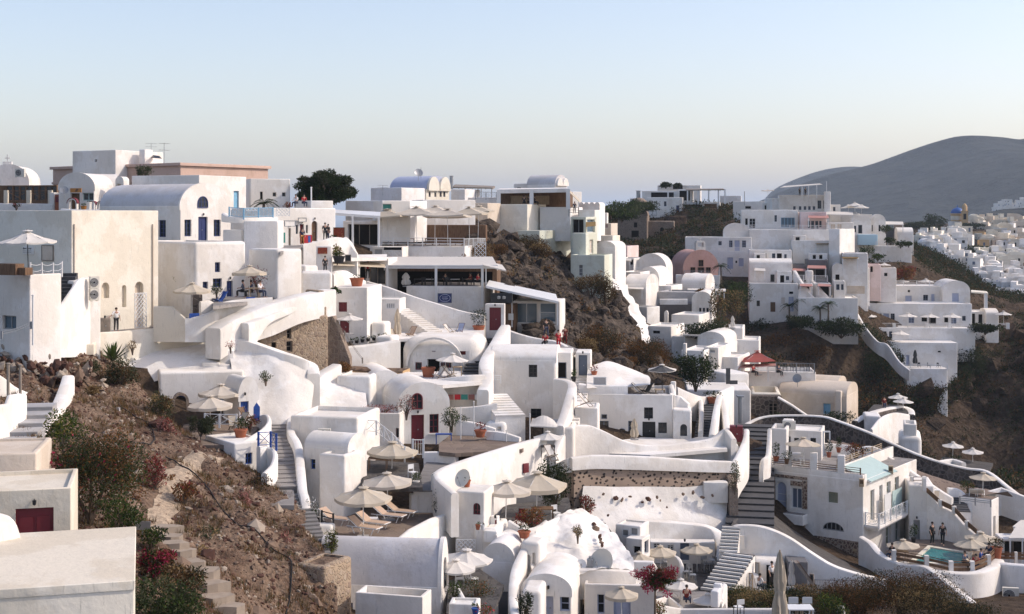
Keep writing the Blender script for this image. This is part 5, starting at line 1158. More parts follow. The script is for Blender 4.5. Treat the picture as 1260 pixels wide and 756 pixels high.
wall('rampart','long plain cream white wall above the big parasols','wall',[(536,583,83.5,625),(548,575,85,620),(575,565,87.5,620),(610,554,91,620),(640,545,94,615),(668,538,96.5,605)],t=.6,mat='b',drop=3)
h=H('wall_window','small maroon shuttered window in the long cream white wall','window',644.5,651,93.6,571,582.5,psi=40,L=.12,mat='red',pA=0,bevel=.01,drop=0,ground=False)
for z in(.3,.55):m=MB();m.box(.05,h.W-.05,-.02,0,h.H*z-.02,h.H*z+.02);m.obj('bar','red',h.root,sM=False)
wall('stair_wall','white curving parapet with rounded end at the dish house','wall',[(537,583,83.2,610),(541,590,82,620),(552,600,81,630),(560,607,80.2,640)],t=.5,mat='b')
h=H('white_house','white cube house with arched maroon window under the dish','house',560,596,80.5,606,660,psi=-14,xb=608,mat='w',pA=0,bevel=.1)
h.win(582,619,591,634,'f','red','glass',arch=True,bars=(2,2))
dish('pale satellite dish on the cube house roof',570,589,82,.55,-40,.6,col='acwhite')
pP('terracotta jar beside the pale satellite dish',575,599,82,.6,.4,'tC',n=40)
def lit(n,lab,xl,xr,D,yt,yb,**k):return H(n,lab,'house',xl,xr,D,yt,yb,**k)
h=lit('white_house','long low white roof house left of the cafe parasols',425,505,158,247,266,psi=-15,L=6,mat='w2',pA=.2)
h=lit('white_house','grey shaded cube house with roof antenna behind the cafe',456,494,185,231,262,psi=-30,xb=523,mat='w2',pA=.2)
antenna('small roof antenna on the grey shaded cube house',471,228,184,238,40)
h=lit('vaulted_house','pale yellow house with twin arched gables and blue grey vault roof',479,524,195,233,262,psi=-32,xb=553,mat='cream',pA=0,bevel=.05)
h.vault('x',2.0,mat='lilac');h.box(h.W-.25,h.W+.02,.0,h.L*.5,h.H-.4,h.H+.0,bevel=0)
for c in(.27,.75):
 g=MB();n=14;r_=h.L*.22;g.prism([Vector((h.W,h.L*c-r_,h.H-.2))]+[Vector((h.W,h.L*c-r_*math.cos(math.pi*k/n),h.H+.2+r_*1.25*math.sin(math.pi*k/n)))for k in range(n+1)]+[Vector((h.W,h.L*c+r_,h.H-.2))],(.35,0,0));g.obj('gable_wall','cream',h.root)
for x in(527.5,534.5,541,545.5):h.win(x,232,x+2.6,242.5,'r','navy',bars=(1,1))
dish('round grey dish on the blue grey vault roof',515,213,192,.6,20,.8)
antenna('mast on the blue grey vault roof',518,206,193,217,0,bars=0)
h=lit('white_house','white block with teal vent between the cafe roofs',470,505,150,247,264,psi=20,L=4,mat='b',pA=.2);h.win(471,251,482,258,col='mG',pane='teal',bars=(1,1))
h=lit('white_house','low sunlit white house below the twin gables',520,585,165,246,262,psi=20,L=5,mat='b',pA=.2)
h=lit('grey_house','long taupe wall house behind the restaurant parasols',505,600,172,250,285,psi=-25,xb=616,mat='beige',pA=.15)
h=lit('white_house','white house wing below the ridge pergola',555,572,200,233,262,psi=-20,L=6,mat='w2',pA=.2)
cN('pergola','weathered white pergola on the ridge above the restaurant','pergola',[(556,230,205),(606,231,203),(609,229,209),(560,227,211)],'gW',[(557,229,205,246),(572,229,205,246),(588,230,204,246),(605,231,203,246),(592,229,209,246)],'gW',.2,beams=6)
h=lit('white_house','white terrace house under the ridge pergola with dark railing',568,612,200,243,264,psi=-15,L=6,mat='w',pA=.3)
rL('dark scrolled railing under the ridge pergola',[(585,244.5,199),(611,245,198)],1.0,'scroll','mG',1.6)
pole('grey chimney pipe left of the ridge pergola',555.5,217,205,231,.25,'mG','chimney_pipe','chimney')
h=H('shade_house','shaded cafe terrace interior under the dark awning','cafe',422,470,150,272,310,psi=-10,L=5,mat='w2',pA=0);h.win(428,276,466,302,col='gW',pane='dark',bars=(3,1),rec=.5)
cN('awning','flat white awning roof on posts left of the cafe parasols','awning',[(412,262,138),(468,266,136),(468,261,146),(412,258,148)],'mW',[(434,265,137,300),(466,266,136,302)],th=.25,pr=.1)
zt=P(520,303,149).z
h=lit('restaurant_terrace','white terrace block with glass rail below the restaurant parasols',455,572,147,303.5,352,psi=-8,L=14,mat='w2',pA=0,rM='paving')
rL('long white glass railing along the restaurant parasol terrace',[(466,303.5,148.5),(520,303.5,147.5),(571,304,146.5)],.95,'rails','mW',1.5)
rL('white picket railing at the right end of the parasol terrace',[(571,304,148),(588,303,152),(597,303,156)],.9,'pickets','mW',1.5)
for i,(x,y,D,w)in enumerate(((478,257.5,150,62),(513,254,151,76),(551,257,149,72),(578,254.5,153,58),(535,253,158,60),(588,253,160,48))):
 uM(['square beige parasol at the left end of the restaurant terrace','broadest beige parasol second from the left on the restaurant terrace','beige parasol third from the left along the restaurant railing','beige parasol nearest the right end of the restaurant railing','beige parasol in the back row of the restaurant, behind the broadest','beige parasol in the back row at the rocky edge'][i],x,y,D,w,301,'canvas',.14,4,'restaurant parasols',.6,peak=.12)
for i,(x,D)in enumerate(((485,152),(505,153),(528,152),(545,154),(565,153),(585,156))):
 table('cafe table on the restaurant terrace below the beige parasols',x,302,D,.9,.9,.75,'wood',gR='restaurant terrace tables')
h=lit('restaurant_wall','brown fabric wall along the back of the restaurant terrace',480,598,163,277,300,psi=-8,L=1,mat='wood',pA=0)
h=H('lattice_hut','white hut with lattice doors under the restaurant terrace','hut',458,495,143.5,304,336,psi=-8,L=3,mat='w',pA=0,bevel=.04)
h.win(461,307,470,334,col='grey',door=True,rec=.08);h.win(472,304.5,494,308,'f',None,'dark',rec=.1)
lT('left white lattice door of the hut under the parasols',472,309,483,335,142.8,-8,'mW','lattice_door','door','lattice doors',.3)
lT('right white lattice door of the hut under the parasols',484,309,494.5,335,142.8,-8,'mW','lattice_door','door','lattice doors',.3)
palm('palm','spreading yucca palm in dark pot before the white terrace wall',555,333,142,.9,2.2,nf=18,mats=('g2','o2'),seed=4)
pP('dark green pot under the yucca palm',556,334,141.5,.8,.4,'black',ph=.8,pr=.32,n=20)
pP('straw grass in dark pot beside the lattice screen',570,333,141,1.6,.9,'black',('straw','r1'),140,.12,.8,.3)
lT('white lattice screen at the right end of the upper terrace',573,322,585,332,141,-8,'mW',cell=.3)
lT('tall white lattice screen beside the rocky slope',584,297+1,598,334,141,-8,'mW',cell=.3)
h=lit('restaurant_deck','white deck wall below the yucca palm terrace',440,606,143.5,333,335,psi=-6,L=4,mat='w',pA=0,drop=.05,ground=False)
zr=P(520,376,135)
cN('louvre_roof','white framed restaurant roof with four sloping canvas panels','roof',[(473,327,134),(612,327,132),(606,316,139),(478,316,141)],'canvasW',[(476.5,326,134,352),(536.5,327,133,378),(593.5,327,132.3,376)],'mW',.12,beams=4,pr=.12)
m=None
rL('white gutter beam along the front of the restaurant roof',[(473,331,134),(612,331,132)],.35,'boards','mW',40,name='gutter_beam',cat='beam')
h=H('restaurant','dim restaurant dining room behind white posts','restaurant',480,612,140,322,380,psi=-6,L=3,mat='wood',pA=0,drop=1);h.win(484,334,606,372,col=None,pane='dark',rec=.6)
h=lit('white_house','white parapet house carrying the blue restaurant sign',500,597,132.5,352.5,412,psi=-6,L=10,mat='w',pA=0,bevel=.06,rM='paving')
r=pN('restaurant_sign','navy restaurant sign with pale oval emblem on the parapet','sign',538.5,361,556,373,130.6,-6,'navy',.08,'slate')
n=24;m=MB();m.tube([(.7+.5*math.cos(6.283*k/n),-.02,.47+.34*math.sin(6.283*k/n))for k in range(n+1)],.025,4);m.obj('emblem','lilac',r);scribble(r,[(.45,.95,.58,.05,.02),(.42,1.0,.44,.06,.025),(.5,.9,.3,.04,.018)],'lilac')
for i,x in enumerate((515,528,545,560,575,588)):
 table('dark dining table inside the louvred restaurant',x,353,135,.9,.8,.75,'black',gR='dining tables under the louvre roof',top='wC' if i%2 else 'black')
 chair('dark chair at the louvred restaurant parapet',x+6,353,134.3,90*i,'black',gR='dining chairs under the louvre roof')
pE('waiter in red at the left end of the louvred restaurant',452.5,344,131,30,'stand','bR','black')
pE('diner in dark red inside the restaurant near the right post',579,352.5,134.5,-60,'sit','rL','black')
pE('diner in bright red beside the right restaurant post',588,352.5,134.2,70,'sit','bR','black')
pE('diner in black inside the restaurant near the middle post',548,352.5,134.6,0,'sit','black','black')
cU('white folded cloth screen inside the restaurant entrance',499.5,336,134.5,353,10,'canvasW')
cN('awning','small white side awning at the right end of the restaurant','awning',[(594,326,131.5),(623,333,128),(618,326,134),(597,321,138)],'canvasW',[(598,327,132,352)],th=.1)
cN('awning','grey canvas awning left of the louvred restaurant','awning',[(410,325,120),(474,328,132),(474,322,138),(412,321,126)],'canvas',[(476,327,133,350)],th=.12,beams=2)
h=H('shop','dark recessed shop front below the grey awning','shop',424,478,134,318,352,psi=-8,L=4,mat='w2',pA=0);h.win(430,326,450,350,col='gW',pane='dark',bars=(2,1),rec=.5);h.win(454,326,474,350,col='gW',pane='glass',bars=(2,1),rec=.3)
cN('roof_terrace_shelf','pale flat concrete slab above the dark shop front','slab',[(408,318,119),(476,317,132),(476,313,138),(410,314,126)],'w2',th=.3)
wall('stair_wall','long diagonal white stair wall below the restaurant','wall',[(452,346,128,375),(480,354,127.5,390),(510,365,127,405),(540,374,126.5,412),(570,383,126,415),(597,388,125.5,415)],t=.4,mat='w',drop=1.5)
wall('garden_wall','white wall with round shoulder above the maroon window','wall',[(408,338,119,370),(412,334,119.5,370),(424,333,120.5,370),(436,339,121.5,370),(448,345,122.5,375)],t=.5,mat='w',drop=1)
h=lit('white_house','pinkish white house with maroon shuttered window',410,452,114,354,415,psi=-6,L=6,mat='w',pA=0,bevel=.06)
h.win(416.5,372,427,384,col='red',pane='red',bars=(2,3));h.win(418,395,430,410,col='red',door=True)
pP('big terracotta urn on the roof of the maroon window house',439,354,116,1.1,.8,'tC',ph=.8,pr=.55,n=60)
tree('tree','small leafy plant on the stone house corner',413,368,109,1.0,1.0,['g1','g2'],n=500,leaf=.1,trunk=.3,tr=.03,nb=6)
uM('white parasol below the maroon shuttered window',430,386.5,109,34,412,'canvasW',.05,tW=.3)
h=lit('white_house','small white block with two shuttered hatches under the stair wall',455,492,123,368,402,psi=-6,L=3,mat='w',pA=.1)
h.win(458,373,468,380,col='mW',pane='grey',bars=(4,1),rec=.08);h.win(475,373,486,380,col='mW',pane='grey',bars=(4,1),rec=.08)
sR('stone_staircase','white stairs climbing along the diagonal wall',(535,409,119.5),(492,380,124.5),1.5,12,'w','w',drop=3)
wall('garden_wall','rounded white wall edge carrying the row of small pots','wall',[(425,427,110,450),(455,424,110.6,450),(490,419,111.5,450)],t=1.2,mat='b')
sL('roof_terrace',[(425,418),(560,416),(596,414),(596,402),(455,400),(425,404)],P(520,412,119).z,'w')
cU('brown folded parasol beside the white stairs',489,381,119.5,418,8,'canvas')
h=lit('white_house','bright white oven shaped block on the roof terrace',456,474,115,397,424,psi=-10,L=2,mat='b',pA=0,bevel=.3)
h=lit('white_house','low white oven block with dotted pots before it',462,482,113,414,427,psi=-15,L=2,mat='b',pA=0,bevel=.25)
for i,(x,y,D,rz,c)in enumerate(((484,419,117.5,40,'canvas'),(506,416,118,-30,'sling'),(553,413,118,60,'canvasW'),(566,412,118.5,-20,'lilac'))):
 dK(['wooden deck chair beside the brown folded parasol','wooden deck chair right of the brown folded parasol','striped deck chair on the roof of the cave house','pale blue deck chair right of the striped one'][i],x,y,D,rz,c)
for i in range(7):pP('small dark pot in the row on the white terrace edge',432+7*i,424-1.2*i,112.5+.4*i,.45,.4,'black',ph=.25,pr=.18,n=30,gR='row of small pots')
pP('bushy shrub in big terracotta pot by the maroon door',589,413,124,2.4,1.5,'tC',('o2','g2'),420,.1,.9,.5)
h=lit('white_house','white gate wall with tall maroon door by the glass kiosk',597,621,124.5,374,420,psi=-6,L=.6,mat='w',pA=0,bevel=.08)
h.win(602,378.5,616.5,407,col='red',door=True)
h=lit('cave_house','rounded white cave house with dark doorway and four small windows',494,592,111.5,417,468,psi=-4,L=7,mat='w',pA=0,bevel=1.0,drop=2)
h.win(526,442,541,466,col=None,pane='dark',rec=.5);h.win(511,446,519,455.5,col='red',bars=(1,1));h.win(548.5,446,557,453,col='red',bars=(2,1));h.win(531,422.5,536,433,col='red',pane='rL',bars=(1,1));h.win(566,429,573,437,col='red',pane='rL',bars=(1,1));h.win(542,446,548,466,col='red',bars=(2,4),door=False)
g=MB();n=18;cx=h.ray(535,440,'f')[0];r_=2.35;g.prism([Vector((cx-r_*math.cos(math.pi*k/n),-.22,h.H*.33+r_*1.0*math.sin(math.pi*k/n)))for k in range(n+1)]+[Vector((cx+r_*math.cos(math.pi*k/n)*.93,-.22,h.H*.33+r_*.93*math.sin(math.pi*k/n)))for k in range(n+1)],(0,.35,0));g.obj('arch_moulding','w',h.root)
zt=P(545,464,106).z
sL('cave_terrace',[(500,472),(545,474),(592,470),(592,456),(505,458)],zt,'w')
uM('white parasol in front of the cave house door',555.5,435,106,41,464,'canvasW',.04,tW=.2)
pP('giant terracotta jar beside the cave house door',527,468,106,1.1,.5,'tC',ph=1.0,pr=.5,n=30)
dK('white deck chair under the cave house parasol',553,466,105.5,60,'canvasW');dK('wooden deck chair left of the cave house parasol',540,467,105.2,-40,'canvasW')
table('small table under the cave house parasol',563,463,106.5,.7,.7)
wall('garden_wall','white terrace wall in front of the cave house','wall',[(522,470,104.5,500),(545,466,104,500),(575,462,103.5,500),(596,461,104,500)],t=.4,mat='w',drop=1)
h=lit('white_house','white cave front with dark doorway behind the laundry',540,596,105,474,505,psi=-4,L=2,mat='w2',pA=0);h.win(543,480,550.5,496,col='red',pane='dark',bars=(1,1));h.win(556,485,560,491,col='red',pane='dark',bars=(1,1));h.win(570,483,575,491,col='red',pane='glass',bars=(1,1))
root=empty('laundry_line',P(549,505,102.5),'line of coloured laundry in front of the cave front','laundry',None,0)
m=MB();[m.tube([(x,0,-.4),(x,0,1.3)],.03,6)for x in(0,3.1)];m.tube([(0,0,1.25),(1.55,0,1.15),(3.1,0,1.25)],.012,4);m.obj('line','mG',root)
for i,(x,w_,c)in enumerate(((.15,.4,'rosy'),(.62,.45,'bR'),(1.1,.5,'teal'),(1.65,.45,'rosy'),(2.15,.4,'wC'),(2.6,.4,'wC'))):
 m=MB();m.box(x,x+w_,-.015,.015,.78,1.17);m.obj('cloth',c,root,sM=False)
wall('garden_wall','white low courtyard wall below the laundry line','wall',[(555,502,101.5,525),(585,500,101,520),(612,496,101,518)],t=.35,mat='w')
sR('stone_staircase','white stepped wall descending right of the laundry',(628,512,99.5),(606,485,106),2.2,9,'w','w',drop=2)
shr('green vine and shrubs in the courtyard left corner','bush',556,527,98.5,1.6,1.7,['g2','g1','o1'],n=900,leaf=.08)
shr('small green pot shrubs along the courtyard wall','plant',568,522,99.5,1.6,.8,['g1','g2'],n=350,leaf=.07)
wall('garden_wall','white garden wall along the back of the paved courtyard','wall',[(562,516,99.5,530),(585,520,99.3,532),(610,527,99,536)],t=.4,mat='w')
h=lit('white_house','low white vaulted oven with dark arched mouth in the courtyard',597,622,99,520,536,psi=-10,L=2.5,mat='b',pA=0,bevel=.3);h.win(612,523,620,530,'f',None,'dark',arch=True,rec=.4)
wall('garden_wall','bright white low wall right of the courtyard oven','wall',[(600,530,97.5,545),(620,532,97,545),(640,538,96.5,548)],t=.4,mat='b')
pP('rusty barbecue trolley with red cover by the oven',591,538,97,1.0,.9,'tC',('rL','r1'),100,.1,.5,.4)
for i,(x,yt,yb)in enumerate(((567,502,545),(583,495,535),(623,530,546),(652,510,560))):
 pole(['slender white light pole in the courtyard centre','slender white pole beside the laundry line','short white pole by the courtyard oven','tall thin white pole before the tied boat cover'][i],x,yt,97.5-i*.5,yb,.035,'mW',gR='thin white poles')
sR('stone_staircase','dark cobbled stairway between cave house and curved wall',(582,466,106.5),(601,416,121),2.0,14,'dP','sD',drop=2)
wall('rampart','tall winding bright white wall right of the cobbled stairway','wall',[(594,480,102,510),(600,462,104.5,500),(596,448,107,490),(600,436,110,480),(609,422,114,465),(618,406,119,450),(622,400,122,440)],t=.9,mat='b',drop=2)
h=lit('white_house','large white house with two dark windows below the ridge path',603,685,110,441,528,psi=-5,L=6,mat='w',pA=0,bevel=.25,drop=2)
h.win(650.5,449,661,464.5,col='black');h.win(653,503,666,517,col='black');h.vault('x',13/1700*110)
h=lit('white_house','white stair side house with navy doorway',684,703,112,434,470,psi=-5,L=4,mat='w',pA=0);h.win(685.5,446,697,466,col='slate',pane='dark',door=False,bars=(1,1))
wall('rampart','curved white shoulder wall under the big white house','wall',[(684,466,109,520),(698,468,108,522),(704,474,106.5,525),(700,490,104,530),(694,510,101.5,540),(688,524,100,548)],t=.7,mat='w',drop=2)
shr('dark leafed creeper on the big white house wall','plant',634,522,104,1.1,1.4,['g2','o2'],n=260,leaf=.08,dep=.5)
rL('small white balcony rail left of the big white house',[(602,470,108),(616,470,108)],.5,'rails','mW',1.0)
cN('tied_cover','white tied canvas cover beside the courtyard pole','cover',[(652,524,99),(686,526,98),(684,517,103),(655,515,104)],'canvasW',[(668,524,99.5,532)],'black',.08,sag=-.5)
uM('white parasol at the end of the long cream wall',674,531,96.5,36,560,'canvasW',.05)
h=H('white_house','white block with shadowed terrace corner behind the white parasol','house',668,706,100,526,568,psi=-8,L=4,mat='w',pA=.1,bevel=.2)
table('dark table under the white parasol by the olive shrub',674,562,95.5,1,.8,.75,'black')
dK('white folded deck chair by the dark table',678,566,94.5,30,'canvasW')
shr('tall grey green oleander behind the big parasols','bush',682,626,89,2.4,3.4,['o2','o1','g2'],n=3200,leaf=.11,nb=11)
sR('stone_staircase','narrow white stairs between the two white houses',(699,522,102.5),(719,462,116),1.5,16,'w2','w2',drop=2)
h=lit('white_house','white gatehouse with tall navy door at the stair top',708,727,115,434,470,psi=-5,L=3,mat='w',pA=0,bevel=.1);h.win(712,437,722.5,462.5,col='slate',door=True)
h=lit('glass_kiosk','glazed cafe kiosk with sloping white roof on the rocks',631,689,131,371,414,psi=-8,L=5,mat='w',pA=0);h.win(634.5,373,661,398,col='mW',pane='gB',bars=(2,1));h.win(664,373,684,397,col='mW',pane='gB',bars=(1,2))
cN('kiosk_roof','long white sheet roof over the glass kiosk','roof',[(598,352,128),(687,371,126),(684,362,136),(602,345,140)],'mW',[(630,360,129,400),(686,371,127,398)],th=.2)
h=lit('white_house','timber clad kiosk side with white notice board',622,633,129.5,375,414,psi=-8,L=3,mat='wood',pA=0);h.win(625.5,386,632,394,col='mW',pane='wC',bars=(1,1),rec=.05)
h=H('arched_window','dark arched window with pale lights above the maroon door','window',604,630,126.8,361,373,psi=-6,L=.3,mat='black',pA=0,bevel=.02,drop=0,ground=False)
for k in(.38,.62):m=MB();m.lathe([(0,-.16),(.16,-.1),(.16,.1),(0,.16)],10,(h.W*k,-.05,h.H*.55));m.obj('light_globe','mG',h.root)
wall('rampart','sunlit white wall sloping down from the glass kiosk','wall',[(620,404,124,440),(640,411,123,440),(660,416,122,440),(685,420,121,440),(700,428,120,440),(708,440,118,450)],t=.5,mat='b',drop=2)
wall('rampart','rounded white roof ledge in front of the people in red','wall',[(604,428,113.5,442),(640,428.5,113,442),(685,429,112.5,442)],t=1.4,mat='w',drop=.5)
sL('ridge_path',[(606,434),(700,438),(712,430),(688,420),(620,420)],P(675,427,120).z,'paving')
pE('man in dark jacket standing on the ridge path',672,416,124,20,'walk','black','denim')
pE('person in red jacket crouching at the ridge path wall',671,428,119.5,-20,'sit','bR','black')
pE('tall person in long red clothes beside the ridge path wall',687,431,119.5,30,'stand','bR','bR')
pE('person in dull red behind the tall one in red',695,424,123,10,'walk','rL','rL',h=1.6)
zt=P(625,655,84).z
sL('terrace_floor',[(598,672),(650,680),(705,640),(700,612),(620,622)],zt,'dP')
uM('broad beige parasol left of the broadest, over the dark terrace',622,592,83.5,64,648,'canvas',.2,tW=.3)
uM('broadest beige parasol, beside the oleander on the dark terrace',660,580.5,86.5,76,640,'canvas',.25,6,tW=.2)
h=H('white_house','dark roofed sitting hollow behind the two broad parasols','house',606,690,92,612,650,psi=30,L=2,mat='dG',pA=0,bevel=.05);
shr('red leaved planter bush before the broad parasols','bush',655,648,82,2.2,1.3,['rL','r1','g2'],n=1200,leaf=.09)
shr('dark red creeper bank under the oleander','bush',722,634,90,1.4,1.4,['rL','r2','rosy'],n=900,leaf=.09)
table('dark wooden table under the broadest parasol',668,640,85,1.3,.9,.75,'wood')
chair('white chair under the oleander by the broadest parasol',684,640,85.5,30,'mW')
chair('dark chair between the two broad parasols',640,645,84.5,-30,'black','rL')
wall('garden_wall','white curved planter wall under the red leaved bush','wall',[(627,640,81.5,662),(640,648,81,665),(652,650,81,668),(664,646,81.5,668),(672,640,82,665)],t=.35,mat='b')
pP('terracotta trough at the planter wall foot',645,662,80,.7,.7,'tC',ph=.4,pr=.35,n=60)
h=H('gate_post','white gate post with red door edge by the broad parasols','post',603,612,81.5,636,662,psi=-20,L=.4,mat='b',pA=0,ground=False,bevel=.04);h.win(609,640,611.5,660,col='red',door=True,rec=.05)
pT('whitewashed_crag',[[(655,706,77),(690,706,77),(720,704,77.5),(750,702,78),(782,702,79)],[(652,690,78),(682,692,79),(715,694,79),(748,694,79.5),(778,688,80.5)],[(655,668,80),(680,666,81),(708,664,81.5),(738,672,82),(765,668,83.5)],[(660,650,81.5),(682,646,83),(706,642,84),(732,652,84.5),(752,652,85.5)],[(662,646,82.5),(690,634,85),(712,626,87),(730,636,87.5),(745,645,88)]],'rW',k=12,amp=.3,freq=.5,facet=.8)
pT('whitewashed_crag_back',[[(662,646,82.5),(690,634,85),(712,626,87),(730,636,87.5),(745,645,88)],[(664,660,86),(692,650,89),(715,645,91),(735,655,91.5),(760,665,92)]],'rW',k=6,amp=.1)
wall('garden_wall','sunlit white wall along the top of the crag','wall',[(656,655,81.5,690),(668,645,82.5,680),(690,635,84.5,660),(710,627,86.5,645)],t=.35,mat='b',sM=2)
shr('small dry bush growing on the white crag','bush',711,663,80.6,.75,.95,['o1','straw','r2'],n=500,leaf=.06)
sT('bare_rock_patches',[P(x,y,D)for x,y,D in((731,645,85.2),(732,648,85),(733,651,84.6),(738,660,82.5),(739,664,82.2),(740,668,81.8),(741,671,81.4))],(.16,.3),['stone3','stone1'],3)
dish('big pale oval dish at the crag foot',741,692,78.5,.75,-35,.5,col='acwhite')
dish('small white dome cover left of the oval dish',715,695,78.5,.3,0,.3,col='mW')
h=H('water_tank','small metal box between the dome cover and the oval dish','tank',722,729,78.4,689,697,psi=-10,L=.4,mat='mG',pA=0,bevel=.02,drop=.1,ground=False)
h.box(h.W*.3,h.W*.7,.1,.3,h.H,h.H+.15,bevel=.02)
h=H('vaulted_house','shaded white vaulted house end beside the scalloped parasols','house',592,634,77.5,690,756,psi=-12,L=6,mat='w2',pA=0,bevel=.2);h.vault('y',22/1700*77.5)
h=H('white_house','small white house block with chimney jars above the lattice','house',583,612,80,651,690,psi=-12,L=3,mat='b',pA=.2,bevel=.2);h.vol(594,612,653,668,-.3,2)
for i,x in enumerate((588,594)):pP('small pale jar on the roof corner above the lattice',x,652,79.8,.35,.2,('tC','mW')[i],n=10,ph=.3,pr=.14,gR='jars on the roof corner')
wall('garden_wall','low white ring wall on the roof beside the jars','wall',[(610,658,79.5,668),(622,655,80,668),(632,662,80,672),(628,668,79.3,675)],t=.25,mat='w')
lT('white lattice grille behind the scalloped parasols',561,664,585,678,80,0,'mW',cell=.18)
uM('scalloped cream parasol in front of the lattice grille',573,676,74.5,66,722,'canvasW',.1,tW=.1,gR='scalloped parasols')
uM('scalloped cream parasol half behind the grey vault gable',560,688,72.5,52,732,'canvasW',.1,tW=.4,gR='scalloped parasols')
zt=P(580,730,72).z
sL('garden_terrace',[(548,770),(600,770),(620,720),(590,700),(552,715)],zt,'dP')
chair('white garden chair under the scalloped parasol',566,722,74,10,'mW');chair('white garden chair facing left under the scalloped parasol',582,722,74,70,'mW')
shr('leafy herb bed under the scalloped parasol','bush',585,736,71.5,2.2,1.2,['g1','o1','r1'],n=1100,leaf=.06)
shr('leafy plant by the shaded garden wall','plant',558,738,70.5,1.0,1.1,['g1','o1'],n=420,leaf=.07)
wall('garden_wall','grey shaded garden wall sloping by the herb bed','wall',[(562,720,71,745),(572,738,70,755),(577,746,69.5,765)],t=.25,mat='w2',sM=1)
wall('garden_wall','white parapet with round hole beside the lowest stairs','wall',[(584,752,69.5,780),(598,742,70.5,775),(608,729,72.5,765),(609,740,72,765)],t=.35,mat='b',sM=2)
h=H('white_house','white garden wall block with pots at the lower edge','house',552,588,67,744,780,psi=-5,L=1.2,mat='b',pA=.1,bevel=.06);
pP('flowering red pot plant at the lower edge',597,770,66,1.0,.8,'mW',('r1','g1'),200,.07,.4,.25,flower='bR')
pP('blue glazed jar at the lower white garden wall',585,756,66.5,.5,.3,'blue',ph=.3,pr=.18,n=20)
sR('stone_staircase','dark wide stairs between the vault end and garden wall',(622,772,70),(622,728,77),1.5,7,'sD','sT',drop=2)
wall('stair_wall','white wall rising along the dark stairs to the crag','wall',[(634,760,69,790),(631,730,72,770),(634,700,75,740),(645,675,78,720),(658,655,81,690)],t=.5,mat='b')
h=H('white_house','bright white niche block above the blue door house','house',640,664,77.5,668,712,psi=-18,L=1.5,mat='b',pA=0,bevel=.3);h.win(645,682,653,705,'f',None,'w2',arch=True,rec=.25);h.win(655,680,663,700,'f',None,'w2',arch=True,rec=.2)
h=H('vaulted_house','white house with low arched gable and lilac blue door','house',642,703,74,727,790,psi=-10,L=5,mat='w',pA=0,bevel=.05);h.vault('y',20/1700*74,gable=.06)
h.win(669,720+7,681,770,col='lilac',door=True,pane='glass');h.win(689,734,701,753,col='lilac',pane='glass',bars=(1,2));
gW(h,669,719,676.5,728,'f','mW','beige',.12,False,(1,1))
h=H('white_house','low white curved annex with ivy left of the lilac door','house',641,666,71.5,728,790,psi=-8,L=2.4,mat='w',pA=0,bevel=.3)
shr('dark ivy climbing the curved annex edge','ivy',646,768,70,1.0,1.9,['g2','o2'],n=900,leaf=.07)
h=H('white_house','flat roofed white house with lilac door under the small parasol','house',719,806,76.5,721,790,psi=-6,L=4,mat='w',pA=.35,bevel=.06)
h.win(735,731.5,744,756,col='lilac',pane='glass',bars=(1,2));h.win(755,730,776,790,col='lilac',door=True);h.win(759,734,773,746,col='lilac',pane='glass',bars=(2,1),rec=.02)if False else None
h.box(h.W*.45,h.W*.98,h.L-.6,h.L-.2,h.H-.1,h.H+.45,bevel=.05)
wall('rampart','white stepped roof ledge behind the flat roofed house','wall',[(708,700,78,715),(745,700,78,712),(780,703,78.5,714)],t=.6,mat='w')
uM('small beige parasol before the lilac door, lower edge',765,722,72.5,43,790,'canvas',.16,tW=.2)
pP('pointed grey lantern pot between the lilac doors',725,778,72,.9,.3,'gW',ph=.7,pr=.18,n=20)
bt=tree('tree','bougainvillea tree with red blossoms on the pale terrace',806,752,74.6,2.5,2.9,['g2','rL','g1','rL'],n=3000,leaf=.09,trunk=.45,tr=.07,seed=4,nb=12)
m=MB();leaf_quads(m,[((math.cos(k*2.4)*.25*k**.7,math.sin(k*2.4)*.25*k**.7,1.7+.5*math.sin(k*1.7)),(.3,.3,.2))for k in range(11)],800,.09,1,random.Random(2));m.obj('blossom','magenta',bt,sM=False,fix=False)
h=H('white_house','wide white house with dark door and roof terrace parasol','house',712,828,110,486,545,psi=-5,L=6,mat='w',pA=.2,bevel=.08,rM='paving',drop=2)
h.win(790.5,519,806.5,542,col='black',pane='dark',door=True);h.win(792.5,501.5,803.5,515.5,col='black',bars=(2,3));h.win(810,520,820.5,533.5,col='black',bars=(2,2));h.win(773,518,781,534,col='slate',bars=(2,2));h.win(740,510,747,516,col='slate',bars=(1,1));h.win(737,518,749,528,col='slate',bars=(2,1));h.win(761,527,770,534,'f',None,'lilac',arch=True,rec=.2)
h=H('white_house','white house wing with arched niche at the right of the dark door','house',828,851,109,505,545,psi=-6,L=4,mat='w',pA=0,bevel=.15);h.win(837,522,845.5,537,'f',None,'glass',arch=True,rec=.2)
wall('garden_wall','white curved stair parapet at the roof terrace end','wall',[(826,473,112,500),(830,485,111,505),(838,488,111,508),(848,497,110.5,512)],t=.4,mat='w',drop=1)
h=H('chimney','white ball topped chimney at the roof terrace end','chimney',825,831.5,113,470,490,psi=-10,L=.4,mat='b',pA=0,bevel=.1,ground=False)
uM('white and grey parasol on the roof of the wide house',815,448.5,111.5,37,486,'canvasW',.04,8,tW=.2,under='canvasgrey',pan=(4,5,6),pole='black')
dK('striped folding chair leaning on the roof terrace',785,486,112,70,'canvasW','black');dK('dark covered lounge chair on the roof terrace',796,486,112.5,-50,'canvasgrey','black')
chair('cream chair beside the white and grey parasol',804,486,113,30,'canvasW',gR='roof terrace chairs');table('low table at the roof parasol foot',812,486,112.5,.8,.6,.45,'pW')
